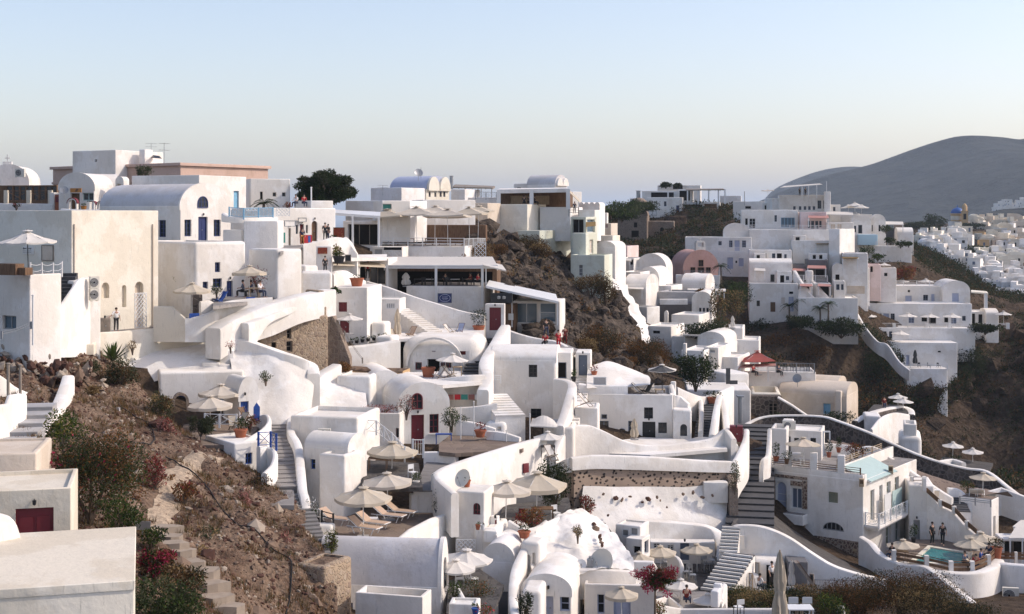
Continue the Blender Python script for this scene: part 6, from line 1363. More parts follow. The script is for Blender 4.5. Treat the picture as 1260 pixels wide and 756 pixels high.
pT('whitewashed_mound',[[(722,478,110),(745,478,111),(775,476,112),(800,474,112)],[(722,466,112),(748,462,113),(775,462,114),(800,466,114)],[(724,452,116),(745,446,117),(770,452,117.5),(796,462,116.5)],[(726,455,119),(748,448,120),(772,454,120.5),(798,463,120)]],'rW',k=9,amp=.15,freq=.4,facet=.4)
wall('rampart','pale blue tinted white ledge above the wide house','wall',[(712,472,111,490),(740,474,111,490),(772,474,111,490)],t=.8,mat='w2',drop=.5)
pN('louvre_panel','grey louvred panel on the ledge above the wide house','panel',730,464,746,474,111,-5,'grey',.1,'mW')
pP('red flower pot by the navy gatehouse door',731,463,113,.9,.7,'tC',('rL','g2'),90,ph=.4,pr=.25)
pP('dark plant pot at the stair top',706,470,112,1.0,.5,'black',n=90)
dK('wooden folding chair on the narrow stairs',720,500,104,60,'canvasW')
h=H('white_house','small white block at the foot of the narrow stairs','house',707,736,104,502,530,psi=-6,L=3,mat='w',pA=.1,bevel=.12)
cU('beige folded parasol leaning by the dark door',780.5,516,106.5,541,9,'canvas')
wall('rampart','long white undulating terrace wall below the wide house','wall',[(680,560,98,580),(688,540,99.5,575),(700,526,101,575),(722,523,102,575),(742,530,102.5,575),(770,543,103,575),(800,548,103.5,575),(840,545,104.5,575),(876,539,105.5,575),(892,528,106,575),(903,540,105,575)],t=.5,mat='w',drop=1)
wall('parapet','broad white coping band above the dotted stone wall','wall',[(702,563,96.5,575),(735,560,97.5,573),(800,562,99,575),(860,566,100.5,577),(905,568,101.5,578)],t=.55,mat='w',drop=.2)
wall('parapet','sunlit white corner of the coping band','wall',[(683,572,98.5,582),(702,563,96.6,578)],t=.55,mat='b',drop=.2,sM=1)
wall('stone_retaining_wall','tan stone retaining wall dotted with dark lava stones','wall',[(703,572,96.8,604),(735,571,97.8,602),(800,573,99.3,602),(860,575,100.8,602),(904,577,101.8,600)],t=.7,mat='spotted',drop=2)
wall('stone_retaining_wall','sunlit short return of the dotted stone wall','wall',[(682,580,99,606),(703,573,97,606)],t=.7,mat='spotted',drop=2,sM=1)
pT('whitewashed_slope',[[(722,660,94.6),(760,660,95.6),(800,660,96.7),(840,662,97.7),(894,662,98.8)],[(718,638,95.3),(760,640,96.2),(800,640,97.3),(840,642,98.3),(894,642,99.5)],[(716,618,96.1),(760,618,97),(800,620,98.2),(845,622,99.3),(895,620,100.5)],[(718,598,96.8),(760,599,97.7),(800,599,98.8),(850,599,100),(896,592,101)]],'rW',k=9,amp=.09,freq=.35)
rg=random.Random(21)
sT('exposed_stones',[P(x,y,96.9+(x-720)*.025-(y-598)*.042)+Vector((0,-.3,.05))for x,y in((742,608),(757,613),(765,615),(775,611),(790,618),(798,615),(808,612),(812,616),(840,608),(852,606),(864,612),(876,610),(797,614),(820,624),(728,622),(748,634))],(.12,.24),['stone3','stone1'],9)
h=H('parapet_block','white wall block at the right end of the dotted wall','wall',866,896,100,594,602,psi=0,L=1,mat='w',pA=0,drop=1,ground=False,bevel=.05)
wall('garden_wall','dark rough stone wall end beside the dark lane','wall',[(893,580,101.5,640),(899,585,101,650),(903,600,99.5,660)],t=.6,mat='ruin',drop=2)
shr('trailing green creeper at the dotted wall end','plant',904,604,99.5,.9,2.6,['g1','o1'],n=600,leaf=.08)
wall('rampart','tall white curved cave wall behind the courtyard parasols','wall',[(770,640,94.5,700),(800,640,95,700),(840,643,95.5,700),(870,647,95.5,700),(884,656,95,700),(889,675,93.5,705),(886,690,92,708)],t=.8,mat='w',drop=2)
h=H('white_house','small white house with two grey shuttered windows by the crag','house',757,788,88.5,648,690,psi=-25,xb=799,mat='w',pA=.1,bevel=.08)
h.win(765,650.5,774,661,col='mW',pane='mG',bars=(1,1),rec=.06);h.win(775.5,648.5,785.5,660,col='mW',pane='mG',bars=(1,1),rec=.06)
h=H('white_house','low white porch with dark openings beside the left courtyard parasol','house',770,790,87.5,664,690,psi=-25,xb=800,mat='w',pA=0,bevel=.05);h.win(779,672,788,682,col=None,pane='dark');h.win(793,667,798,680,'r','slate','glass')
h=H('white_house','white cave house front with grey blue door in the courtyard','house',800,880,93.5,668,706,psi=-3,L=1,mat='w',pA=0,bevel=.05);h.win(837,667.5,848,690,col='slate',pane='lilac',door=True);h.win(804,669,812,678,col='mW',pane='glass');h.win(821,671,829,679,col='mW',pane='glass')
zt=P(845,706,91).z
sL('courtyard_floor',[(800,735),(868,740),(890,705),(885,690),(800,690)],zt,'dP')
uM('beige parasol in the middle of the cave courtyard',813,671.5,89.5,40,706,'canvas',.1,tW=.1)
uM('beige parasol before the grey blue courtyard door',858,669.5,91.5,40,708,'canvas',.1,tW=.6)
uM('beige parasol at the left of the courtyard beside the crag',787,680,86,40,716,'canvas',.1,tW=.3)
uM('pale parasol right of the bougainvillea tree',838,713,81.5,42,748,'canvasW',.08,tW=.5)
uM('pale parasol tipped behind the white terrace wall, by the stair foot',872,731,80,40,765,'canvasW',.08,tW=.2)
for i,(x,y,D,rz)in enumerate(((822,700,90.5,40),(846,712,88,-40),(852,716,87.5,90),(868,702,91,20),(876,702,91.3,-60))):
 chair(['wire chair under the middle courtyard parasol','wire chair at the left of the courtyard stairs','wire chair nearest the courtyard stairs foot','grey chair left of the courtyard table','grey chair right of the courtyard table'][i],x,y,D,rz,'mG',gR='courtyard chairs')
table('grey wire table at the courtyard wall',872,702,91.2,.8,.8,.75,'mG')
wall('garden_wall','curved white wall with open end beside the middle courtyard parasol','wall',[(822,683,89.3,715),(832,684,89,718),(838,692,88.5,722),(839,705,88,724)],t=.3,mat='w',drop=1)
wall('garden_wall','curved white wall near the left courtyard parasol','wall',[(795,690,86.5,712),(803,692,86,715),(808,700,85.5,718)],t=.3,mat='w',drop=1)
sR('stone_staircase','black stairs with white edges descending from the dark lane',(881,728,86.5),(911,681,90.4),2.0,11,'sD','b',drop=2,nosing=True)
sR('stone_staircase','upper black stairs beside the big white wall',(896,680,90.6),(900,647,93.6),1.2,8,'sD','b',drop=2,nosing=True)
zt=P(840,748,80).z
sL('pale_terrace',[(805,770),(900,770),(890,735),(868,728),(808,728)],zt,'paving')
for i,pts in enumerate(([(776,748,77,756),(800,742,78,754),(838,749,79,757)],[(806,738,79.5,745),(822,733,80.5,740),(838,746,79.3,750)])):
 wall('garden_wall',['low white planter wall by the bougainvillea trunk','low white wall right of the bougainvillea trunk'][i],'wall',pts,t=.25,mat='b',sM=1)
pE('woman with dark hair sitting on the pale terrace',845,746,79.5,160,'sit','rL','denim',h=1.62)
shr('leafy planter at the bougainvillea trunk','plant',812,758,77,1.0,.9,['g1','r1','g3'],n=450,leaf=.07)
wall('parapet','long white parapet along the lower edge with seats behind','wall',[(838,749,78,775),(880,748.5,77.5,775),(930,748.5,77.5,775),(1013,748.5,77,775)],t=.35,mat='w2',drop=2,sM=1)
wall('garden_wall','sunlit white wall stub at the black stairs foot','wall',[(884,740,80,760),(888,722,81,756),(891,718,81.5,755)],t=.4,mat='b',sM=1)
h=H('white_sofa','white sun bed at the black stairs foot','bed',874,884,79,728,748,psi=-20,L=1.2,mat='wC',pA=0,bevel=.1,drop=0,ground=False);h.box(0,h.W,.8,1.2,0,h.H+.2)
chair('dark chair with white cushion at the lower parapet',909,757,75,200,'black','wC')
for i,x in enumerate((975,992)):
 chair(['left of two pale slatted chairs by the folded parasol','right of two pale slatted chairs by the folded parasol'][i],x,758,62,180,'pW','mW',gR='slatted chairs at the lower edge')
table('pale slatted table at the folded parasol',984,768,60,1.1,.8,.74,'mW')
cU('large beige folded parasol rising at the lower edge',959.5,680,58,790,17,'canvas')
sL('terrace_floor',[(700,556),(800,560),(895,552),(880,532),(850,540),(712,536)],P(790,541.5,108.5).z,'w')
wall('rampart','huge smooth white wall sweeping down under the hotel','wall',[(899,648,93.6,715),(912,645.5,93.5,715),(940,648,93,715),(970,660,92.5,718),(1000,680,92,720),(1025,695,91.6,722),(1055,705,91.2,725),(1090,713,91,730)],t=.6,mat='w',drop=3)
pN('wall_hatch','square plastered hatch on the huge white wall','hatch',902,659,916,676,92.9,0,'w',.06,'w2')
h=H('white_house','small white cave entrance with leaning doors under the huge wall','house',901,936,89.3,706,738,psi=-8,L=4,mat='w',pA=0,bevel=.4,drop=2);h.win(909,707,922,738,col=None,pane='dark',rec=.5)
h=H('white_house','white cave entrance with dark doorway and standing man','house',926,966,91,690,738,psi=-4,L=3,mat='w',pA=0,bevel=.3,drop=2);h.win(943,692,956,730,col=None,pane='dark',rec=.6);h.win(927,692,935,724,col=None,pane='dark',rec=.5)
for i,(x0,y0,x1,y1,D,c)in enumerate(((929,692,934,720,89.6,'mG'),(921,705,926,728,88.6,'wC'),(996,706,1001,722,89,'black'))):
 pN('door_leaf',['grey door leaf leaning in the left cave entrance','white board leaning outside the small cave entrance','dark meter cabinet on the huge white wall foot'][i],'door' if i<2 else 'cabinet',x0,y0,x1,y1,D,-25,c,.06,'gW')
root=empty('step_ladder',P(926,728,88),'wooden step ladder outside the small cave entrance','ladder',None,R(20));
for s in(-1,1):
 m=MB();m.tube([(-.2*1,s*.3,0),(0,s*.05,1.1)],.02,5);m.tube([(.2,s*.3,0),(0,s*.05,1.1)],.02,5);m.obj('leg','pW',root)
m=MB();[m.tube([(-.2+.05*k,-.3+.06*k,.2*k+.1),(-.2+.05*k,.3-.06*k,.2*k+.1)],.018,5)for k in range(5)];m.obj('rungs','pW',root)
pE('man in white standing in the dark cave doorway',949.5,722,89.9,40,'stand','wC','black',h=1.65)
pE('worker in white bent down outside the cave entrance',935,729,88,120,'sit','wC','denim',h=1.6)
cU('small white folded parasol right of the cave doorway',974,690,89.5,725,8,'canvasW')
h=H('shed','dark triangular shed with leaning timber cover on the huge wall','shed',970,994,90.5,692,732,psi=-4,L=2,mat='dG',pA=0,bevel=.03);
root=empty('timber_cover',P(976,690,89.6),'grey slanted timber cover leaning over the triangular shed','cover',None,0);m=MB();m.prism([Vector((0,0,0)),Vector((.2,0,.02)),Vector((1.5,0,-1.75)),Vector((1.3,0,-1.75))],(0,-.7,0));m.obj('board','gW',root,sM=False);m=MB();m.prism([Vector((.2,-.72,.04)),Vector((.28,-.72,.0)),Vector((1.58,-.72,-1.77)),Vector((1.5,-.72,-1.75))],(0,.74,0));m.obj('batten','wood',root,sM=False)
rL('grey picket railing at the foot of the huge white wall',[(1002,727,89.4),(1030,728,89),(1052,728,88.6)],.75,'pickets','mG',1.2)
sL('lower_path',[(900,745),(1090,745),(1090,728),(960,724),(900,726)],P(990,732,88.5).z,'paving')
for i,(x,y,D,w,hh_,ms)in enumerate(((925,752,83,4.2,1.5,['o1','straw','g1']),(905,748,85,2.4,1.2,['g2','o2']),(1010,752,84,6,1.7,['r1','o2','straw']),(1055,756,83,6,2.0,['r2','r1','o2']),(1105,758,80,7,2.9,['r2','o2','r1']),(1150,775,78,6,2.7,['r2','o2','straw']),(1190,790,76,5,2.2,['r2','o2']),(1000,778,75,4,1.8,['o2','r2']),(960,756,84,4,1.8,['g2','o2']))):
 shr(['olive and straw bush below the small cave entrance','dark green bush at the black stairs foot','long rust brown bush under the picket railing','rust brown bush below the huge wall end','tallest dry brown bush in front of the huge wall end','brown bush sloping right below the pool terrace','lowest brown bush at the right lower edge','dull olive bush behind the slatted chairs','dark bush right behind the big folded parasol'][i],'bush',x,y,D,w,hh_,ms,n=int(2600*w),leaf=.065,nb=18,gR='bushes below the huge white wall',dep=w*.55)
shr('yellow flowering green bush at the parapet end','bush',1024,766,73,2.0,1.8,['g1','g3','g2'],n=1500,leaf=.08)
h=H('white_pillar','white pillar end of the lower parapet by the yellow bush','pillar',1030,1040,73,748,770,psi=-10,L=.5,mat='w',pA=0)
sR('stone_staircase','dark cobbled lane of broad steps climbing beside the hotel',(922,655,96),(930,522,128),3.4,20,'sD','dP',drop=3)  # dark cobbles; treads coloured darker for the shadow between the walls
pT('dark_lane',[[(890,668,93.6),(930,672,94),(985,692,94),(1062,718,93.5)],[(897,652,95.5),(935,652,98),(988,676,100),(1060,706,100)],[(903,640,98),(942,630,106),(989,661,109),(1054,695,108)]],'dP',k=4,amp=.05)
wall('stone_wall','long dark lava stone wall curving behind the hotel','wall',[(917,523,131,600),(935,515,132,560),(960,512,132,545),(1010,513,131,550),(1035,520,129.5,555),(1070,533,127.5,570),(1100,547,126,580),(1130,560,124.5,590),(1160,570,123.5,600),(1190,577,123,605),(1215,581,122,605),(1240,600,120,620),(1270,622,118,640)],t=.45,mat='dS',drop=6)
wall('parapet','thin white coping line on the dark lava stone wall','wall',[(917,521.5,131,523),(935,513.5,132,515),(960,510.5,132,512),(1010,511.5,131,513),(1035,518.5,129.5,520),(1070,531.5,127.5,533),(1100,545.5,126,547),(1130,558.5,124.5,560),(1160,568.5,123.5,570),(1190,575.5,123,577),(1215,579.5,122,581),(1240,598,120,600),(1270,620,118,622)],t=.5,mat='w',drop=0)
h=H('hotel','large white hotel with brown stone panels and roof terrace','hotel',934,1062,108,592,712,psi=-36,xb=1128,mat='w',pA=0,bevel=.06,rM='paving',drop=3)
h.box(.03,h.W-.03,.03,.32,h.H-.08,h.H+.42,bevel=.04);h.box(h.W-2.35,h.W-2.02,.34,h.L-.05,h.H-.08,h.H+.9,bevel=.04);h.box(h.W-2.0,h.W-.03,.36,.85,h.H-.08,h.H+.42,bevel=.04)
h.win(1019,605,1031,620,col='olive',pane='olive',bars=(2,1));h.win(1012,641,1038.5,655,'f','mG','glass',arch=True,bars=(5,3),rec=.12)
h.win(955,592,967.5,627,'f','mW','lilac',arch=True,rec=.2,bars=(1,3));h.win(973.5,600,986.5,627,col='mW',pane='slate',door=False,bars=(2,1))
h.win(1071,604,1076,640,'r','mW','olive',bars=(1,1));h.win(1082,598,1086,617,'r','mW','olive');h.win(1091,594,1096,613,'r','mW','olive');h.win(1101,588,1106,612,'r','mW','olive')
h.win(1090,650,1096,672,'r','mW','olive',bars=(1,2));h.win(1102,640,1107,665,'r','mW','olive',bars=(1,2));h.win(1115,633,1120,660,'r','mW','olive',bars=(1,2));h.win(1062.5,670,1068,700,'r','mW','mW')if False else None
HOTEL=h
def facepanel(h,x0,y0,x1,y1,name,mat,th=.06,face='f',label=None):
 a0,b1=h.ray(x0,y0,face);a1,b0=h.ray(x1,y1,face);m=MB();nv=h.M3(face,0,0,1,0)-h.M3(face,0,0,0,0)
 m.prism([h.M3(face,a0,b0,-.02,0),h.M3(face,a1,b0,-.02,0),h.M3(face,a1,b1,-.02,0),h.M3(face,a0,b1,-.02,0)],nv*(th+.02));o=m.obj(name,mat,h.root,sM=False)
 if label:o['label']=label
 return o
facepanel(h,945.5,583,954,627,'stone_panel','brownstone');facepanel(h,954,583,993.5,591.5,'stone_panel','brownstone');facepanel(h,987.5,591.5,993.5,627,'stone_panel','brownstone');facepanel(h,968.5,591.5,972.5,627,'stone_panel','w');facepanel(h,973,591.5,987.5,599,'stone_panel','brownstone')
facepanel(h,952,633,991,664,'stone_panel','brownstone');facepanel(h,1002,659,1057,697,'stone_panel','brownstone')
facepanel(h,1050,675,1054.5,679,'plaque','pW',.09)
h.box(-.1+h.ray(948,627,'f')[0],h.ray(994,627,'f')[0],-.9,.05,h.ray(960,640,'f')[1],h.ray(960,628,'f')[1],bevel=.08)
wall('parapet','curved white parapet at the left end of the hotel terrace','wall',[(947,527,111.5,560),(946,545,110.5,575),(944,560,109.5,590),(938,566,108.8,600),(936.5,580,108.5,610)],t=.35,mat='w',drop=.5)
def fpt(px,py,dz=0):
 a,b=HOTEL.ray(px,py,'f',.25);return HOTEL.mw@Vector((a,.25,HOTEL.H))
for i,(x,yt)in enumerate(((946,562),(970,565),(1001,558),(1035,561))):
 hp=H('terrace_pillar',['leftmost white pillar of the hotel roof terrace','second white pillar of the hotel roof terrace, left of the parasol base','tall white pillar of the hotel roof terrace, right of the parasol','corner white pillar of the hotel roof terrace above the glass roof'][i],'pillar',x-4.5,x+4.5,fpt(x,575).y-.25,yt,582,psi=-17,L=.5,mat='w',pA=0,bevel=.04,drop=.1,ground=False)
def proj(v):return(v.x/v.y*F+CX,-v.z/v.y*F+HY,v.y)
def hp3(a,y,z):return proj(HOTEL.mw@Vector((a,y,z)))
W_,HH_=HOTEL.W,HOTEL.H
rL('brown timber rail along the hotel terrace front',[hp3(.6,.2,HH_+.4),hp3(W_*.5,.2,HH_+.4),hp3(W_*.78,.2,HH_+.4),hp3(W_-.3,.2,HH_+.4)],.55,'rails','wood',2.2)
rL('pale timber rail along the sunlit side of the hotel terrace',[hp3(W_-2.2,.2,HH_+.9),hp3(W_-2.2,HOTEL.L*.45,HH_+.9),hp3(W_-2.2,HOTEL.L*.8,HH_+.9)],.55,'rails','pW',2.6)
hq=H('hotel_pavilion','white flat roofed pavilion on the hotel roof terrace','pavilion',966,1011,117,531,570,psi=-17,L=3.5,mat='w',pA=.12,bevel=.06,drop=.5,ground=False)
hq.win(966.5,537,973,566,col='mG',pane='dark');hq.win(977,539,983,545,col='black');hq.win(997,539,1004,545,col='black')
h=H('white_house','white low parapet room at the left of the pavilion','house',948,968,116,528,568,psi=-17,L=3,mat='w2',pA=.5,bevel=.1,drop=.3,ground=False)
aC('air conditioner on the pavilion roof',971,530,118,1.1,.8,-10);
h=H('chimney','small white stair chimney above the pavilion air conditioner','chimney',963,976,119,517,532,psi=-17,L=.8,mat='w',pA=.2,ground=False,drop=.5);h.win(967,519,973,525,'f',None,'beige',rec=.2)
cN('metal_arch','white metal frame standing right of the pavilion','frame',[(1013,531,116),(1021,531,115.6),(1021,530.4,116),(1013,530.4,116.4)],'mW',[(1013,531,116,560),(1021,531,115.6,556)],th=.1)
uM('beige parasol with dark patches on the hotel roof terrace',988,538.5,111.5,45,574,'canvas',.04,8,tW=.3,under='beige',pan=(5,))
table('white table under the hotel terrace parasol',980,569,112.5,1.1,.8,.74,'mW');chair('white chair left of the hotel terrace table',975,570,112,40,'mW');chair('white chair right of the hotel terrace table',985,571,111.5,-60,'mW')
pP('cactus in a pot against the curved parapet of the hotel terrace',955,568,111.8,1.6,.6,'tC',('g2','g1'),150,.1,.4,.25)
pP('bushy dark pot plant left of the tall hotel pillar',968,571,111.5,1.0,.9,'wood',n=160);pP('round dark topiary nearest the terrace corner pillar',1020,563,110.5,1.3,.6,'tC',('g2','o2'),200);pP('round dark topiary behind the nearest one on the terrace',1032,557,113.5,1.2,.5,'tC',('g2','o2'),180)
shr('reddish planter bush at the back of the hotel terrace','bush',1053,562,113.5,2.6,1.2,['rL','r1','g2'],n=900,leaf=.09,dep=1.2)
wall('garden_wall','white back wall of the hotel roof terrace','wall',[(1013,545,120,570),(1046,548,118.5,575),(1050,556,118,575)],t=.3,mat='w2',sM=1)
wall('garden_wall','white back parapet behind the reddish planter','wall',[(1049,552,117.5,565),(1070,549,117.5,562),(1085,553,117,566)],t=.4,mat='b')
cN('glass_roof','pale turquoise glazed lean-to roof on the hotel side','roof',[hp3(W_+.3,.9,HH_-.15),hp3(W_+.3,6.6,HH_-.15),hp3(W_-2.0,6.6,HH_+.8),hp3(W_-2.0,.9,HH_+.8)],'turquoise',th=.06,beams=5)
for i,(x,y)in enumerate(((1060,594),(1096,578))):
 hb_=H('flue_box',['square brown flue box at the front corner of the glass roof','square brown flue box at the rear of the glass roof'][i],'flue',x-3,x+3,107.5 if i==0 else 112,y-4,y+4,psi=-17,L=.4,mat='pW',pA=0,bevel=.02,drop=.1,ground=False);hb_.win(x-2,y-3,x+2,y+2,'f',None,'wood',rec=.05)
bz=HOTEL.ray(1075,640,'r')[1]
b=MB();bl0,bl1=.2,7.6;b.box(W_-.02,W_+1.25,bl0,bl1,bz-.2,bz);b.box(W_-.02,W_+1.0,bl0+.3,bl1-.3,bz-.45,bz-.2);b.obj('balcony','w',HOTEL.root)
rL('white ornamental iron railing of the hotel balcony',[hp3(W_+.1,bl0,bz),hp3(W_+1.2,bl0,bz),hp3(W_+1.2,(bl0+bl1)/2,bz),hp3(W_+1.2,bl1,bz)],1.0,'scroll','mW',1.4)
h_=MB()
for k,(y0,y1)in enumerate(((3.2,4.6),(4.9,7.0))):
 m=MB();m.box(W_+.5,W_+.54,y0,y1,bz,bz+1.9);o=m.obj('balcony_screen','turquoise' if k else 'mW',HOTEL.root,sM=False)
pP('dark round pot plant on the hotel balcony end',*[round(q,2)for q in hp3(W_+.9,7.2,bz)],.8,.5,'black',n=120)
rL('timber corner rail at the pool stair head',[(1122,600,114),(1137,600,113),(1137,602,112)],.9,'rails','wood',1.2,postcol='w',pw=.14)
zp=P(1155,690,104).z
sL('pool_terrace',[(1082,694),(1125,706),(1195,712),(1225,705),(1232,690),(1205,664),(1110,664)],zp,'bP',.4)
wall('rampart','white sweeping wall under the pool terrace railing','wall',[(1060,660,105.5,740),(1072,668,104.5,740),(1085,682,102.5,740),(1110,694,100.5,745),(1140,697,99,750),(1165,715,97,770),(1190,735,95,790),(1225,760,93,810)],t=.6,mat='w',drop=4)
wall('rampart','tall round white bastion below the pool railing','wall',[(1140,700,99,770),(1170,704,98,790),(1200,704,98,800),(1220,697,99.5,800),(1229,688,102,800)],t=.8,mat='w',drop=6)
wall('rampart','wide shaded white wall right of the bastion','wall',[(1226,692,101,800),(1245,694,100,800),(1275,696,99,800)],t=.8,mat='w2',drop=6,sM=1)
aC('air conditioner on the shaded wall right of the bastion',1244,743,98,1.1,1.1,-10)
m=MB();A,B_,C_,D_=[PZ(x,y,zp+.12)for x,y in((1117,692),(1187,695),(1197,680),(1142,671))];o=A.copy()
root=empty('swimming_pool',o,'turquoise swimming pool with cream coping','swimming pool')
cx_=(A+B_+C_+D_)/4;inn=[q+(cx_-q)*.16 for q in(A,B_,C_,D_)];out=(A,B_,C_,D_)
m=MB()
for k in range(4):m.prism([out[k]-o,out[(k+1)%4]-o,inn[(k+1)%4]-o,inn[k]-o],(0,0,-.3))
m.obj('coping','cream',root,sM=False);m=MB();m.prism([q-o-Vector((0,0,.1))for q in inn],(0,0,-.15));m.obj('water','water',root,sM=False)
rL('brown timber rail with white posts around the pool terrace',[(1100,692,101.2),(1140,699,99.6),(1170,706,98.6),(1196,706,98.8),(1216,698,100.2),(1226,686,103)],.9,'boards','wood',3.2,postcol='w',pw=.15)
uM('grey beige parasol left of the pool',1112,664,103,42,694,'canvas',.05,tW=.2)
uM('grey beige parasol right of the pool, nearer one',1195,662,103.5,42,696,'canvas',.05,tW=.5)
uM('beige parasol right of the pool, behind the nearer one',1207,655,105.5,42,690,'canvas',.05,tW=.1)
table('cafe table under the left pool parasol',1108,690,102.5,1,.8,.75,'pW');chair('chair at the table left of the pool',1103,692,102,60,'wood')
for i,(x,y,D,rz,ps,c1,c2,lab)in enumerate(((1098,690,102.3,-60,'sit','black','denim','guest in black sitting left of the pool'),(1187,700,101,30,'sit','slate','black','guest in grey sitting at the pool railing'),(1201,704,100.2,-30,'sit','bR','denim','guest in bright red sitting at the pool railing'),(1207,697,101.2,60,'sit','blue','denim','guest in blue sitting behind the red one'),(1217,690,102.5,-60,'sit','denim','black','guest in dark blue by the terracotta planter'),(1147,670,107,40,'stand','black','black','person in black standing behind the pool left of the planter'),(1160,671,107,-30,'walk','black','black','man in black walking behind the pool'))):
 pE(lab,x,y,D,rz,ps,c1,c2)
pP('potted bush in tall terracotta planter at the pool rail corner',1226,690,102.5,1.7,1.3,'tC',('o2','r1','g2'),300,.1,1.0,.4)
pP('tall narrow dark cypress pot beside the hotel side door',1124,668,107.5,1.4,.7,'black',n=220)
h=H('white_house','white stair house with grey door behind the pool','house',1118,1150,112,598,670,psi=-10,L=4,mat='w',pA=0,bevel=.15);h.win(1124,640,1132,668,col='mG',pane='slate',door=True)
wall('stair_wall','white wall stepping down right behind the pool','wall',[(1133,602,113,672),(1145,606,112,672),(1158,622,111,672),(1173,630,110,675),(1190,648,108.5,680),(1205,660,107,685)],t=.4,mat='w',drop=1)
rL('dark timber handrail on the stepped white pool wall',[(1135,602,112.6),(1157,622,110.7),(1174,630,109.7),(1190,648,108.2),(1205,661,106.7)],.45,'boards','wood',2.5,postcol='w',pw=.15)
h=H('white_house','white terrace house with loungers on its roof','house',1181,1220,113,616,672,psi=-38,xb=1229,mat='w',pA=0,bevel=.05,rM='bP');h.win(1222,636,1225,660,'r','mW','beige')
rL('thin dark rail on the roof with the twin loungers',[(1181,618,112.6),(1200,620,112.3),(1219,622,112.2)],.5,'rails','mG',2)
uM('grey parasol above the twin loungers on the roof',1209,581.5,115.5,34,615,'canvasgrey' if False else 'canvas',.04,tW=.3)
for i,x in enumerate((1198,1206)):lounger(['left of the twin white loungers on the terrace house roof','right of the twin white loungers on the terrace house roof'][i],x,612,115,160,'canvasW')
shr('orange green plants behind the twin loungers','bush',1191,606,118,1.6,1.2,['r1','g1','o1'],n=500,leaf=.09)
pT('pebble_terrace',[[(1085,575,119),(1140,602,117),(1180,612,117.5),(1240,605,118)],[(1075,555,122),(1130,580,120.5),(1180,596,119.8),(1245,612,118)],[(1062,556,124),(1110,575,122.5),(1160,594,121),(1215,602,120)]],'pebblepave',k=5,amp=.05)
pT('pebble_slope',[[(1018,552,122),(1050,560,121),(1085,568,119.5)],[(1020,547,125),(1050,554,124),(1082,565,122.5)],[(1018,541,127),(1045,546,126),(1075,560,124)]],'pebblepave',k=5,amp=.05)
wall('rampart','long straight white wall descending right from the hotel','wall',[(1092,560,118,600),(1130,585,116,640),(1160,605,114.5,650),(1172,612,114,650)],t=.5,mat='w',drop=2,sM=2)
pN('wall_unit','grey boxed unit on the shaded wall below the long white wall','unit',1144,603,1156,612,113,-10,'beige',.3,'mW')
wall('garden_wall','white curved wall shielding the loungers from the stairs','wall',[(1166,600,116,630),(1180,602,116,630),(1190,612,115,630),(1194,618,114,632)],t=.35,mat='w2')
sR('stone_staircase','dark short stairs between the long wall and lounger house',(1184,630,112),(1174,608,117),1.3,8,'sD','w2',drop=1)
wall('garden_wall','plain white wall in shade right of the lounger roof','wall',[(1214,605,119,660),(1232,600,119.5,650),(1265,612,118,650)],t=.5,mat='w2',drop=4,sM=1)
cN('sun_canopy','white double shade canopy over the right edge bar','canopy',[(1241,662,106),(1275,662,106),(1275,648,110),(1250,648,110)],'canvasW',[(1243,662,106,690),(1258,662,106,690)],th=.08)
cN('sun_canopy','upper white shade canopy behind the right edge bar','canopy',[(1246,648,110.5),(1280,650,110.5),(1280,640,114),(1256,640,114)],'canvasW',[(1248,648,110.5,680)],th=.08)
h=H('bar_counter','dark bar room under the white shade canopy','bar',1232,1275,109,664,692,psi=-5,L=2,mat='w2',pA=0);h.win(1236,666,1272,688,col='gW',pane='dark',bars=(3,1),rec=.4)
rL('brown rail along the right edge bar',[(1228,690,103),(1250,691,102.5),(1275,692,102)],.7,'boards','wood',2.5,postcol='w',pw=.1)
h=H('vaulted_house','beige double vaulted house with pale blue window','house',958,1042,148,487,518,psi=-26,xb=1056,mat='beige',pA=0,bevel=.1)
h.vault('x',1.2,mat='beige');h.win(1013,496.5,1022,510,col='sky',pane='sky',bars=(2,3));h.box(h.W-1.2,h.W-.5,-.5,.2,0,h.H+.5,bevel=.15)
h=H('vaulted_house','beige vault roof behind the one with the pale blue window','house',962,1030,156,476,500,psi=-26,L=5,mat='beige',pA=0,bevel=.1);h.vault('x',1.0,mat='beige')
h=H('beige_house','cream roof terrace with round parapet left of the beige vaults','house',924,961,146,484,520,psi=-8,L=6,mat='cream',pA=.8,bevel=.3)
h=H('stone_house','dark stone courtyard wall with doorway left of the beige vaults','house',923,962,143.5,488,520,psi=-5,L=1.5,mat='dS',pA=0,bevel=.05);h.win(946,496,957,511,col='gW',pane='dark')
wall('stone_wall','dark stone wall sloping down before the beige vaults with white coping','wall',[(958,488,143,520),(975,498,142,522),(994,511,141,525)],t=.5,mat='dS',capmat='w',sM=1)
shr('dark low bush at the beige vault wall foot','bush',1032,519,142,3.6,1.2,['g2','o2'],n=900,leaf=.12)
h=H('white_house','plain white block with dark shutters left of the cream roof','house',845,924,134,480,530,psi=-5,L=6,mat='w',pA=0,bevel=.15)
h=H('white_house','white house with curved gable and dark grey panels below the red awning','house',893,922,140,460,490,psi=20,L=4,mat='b',pA=0,bevel=.2)
for i,(x0,y0,x1,y1)in enumerate(((893,453,899,473),(898,468,908,482))):pN('shutter_board',['upper dark grey panel on the curved gable house','lower dark grey panel on the curved gable house'][i],'panel',x0,y0,x1,y1,138.5,0,'canvasgrey',.1)
wall('rampart','broad white sail shaped wall lit from the right above the dotted wall','wall',[(876,535,106,560),(880,510,109.5,560),(884,490,114,555),(887,487,115,550),(892,505,112,555),(896,530,108.5,565),(905,548,105.5,575)],t=.5,mat='b',drop=1)
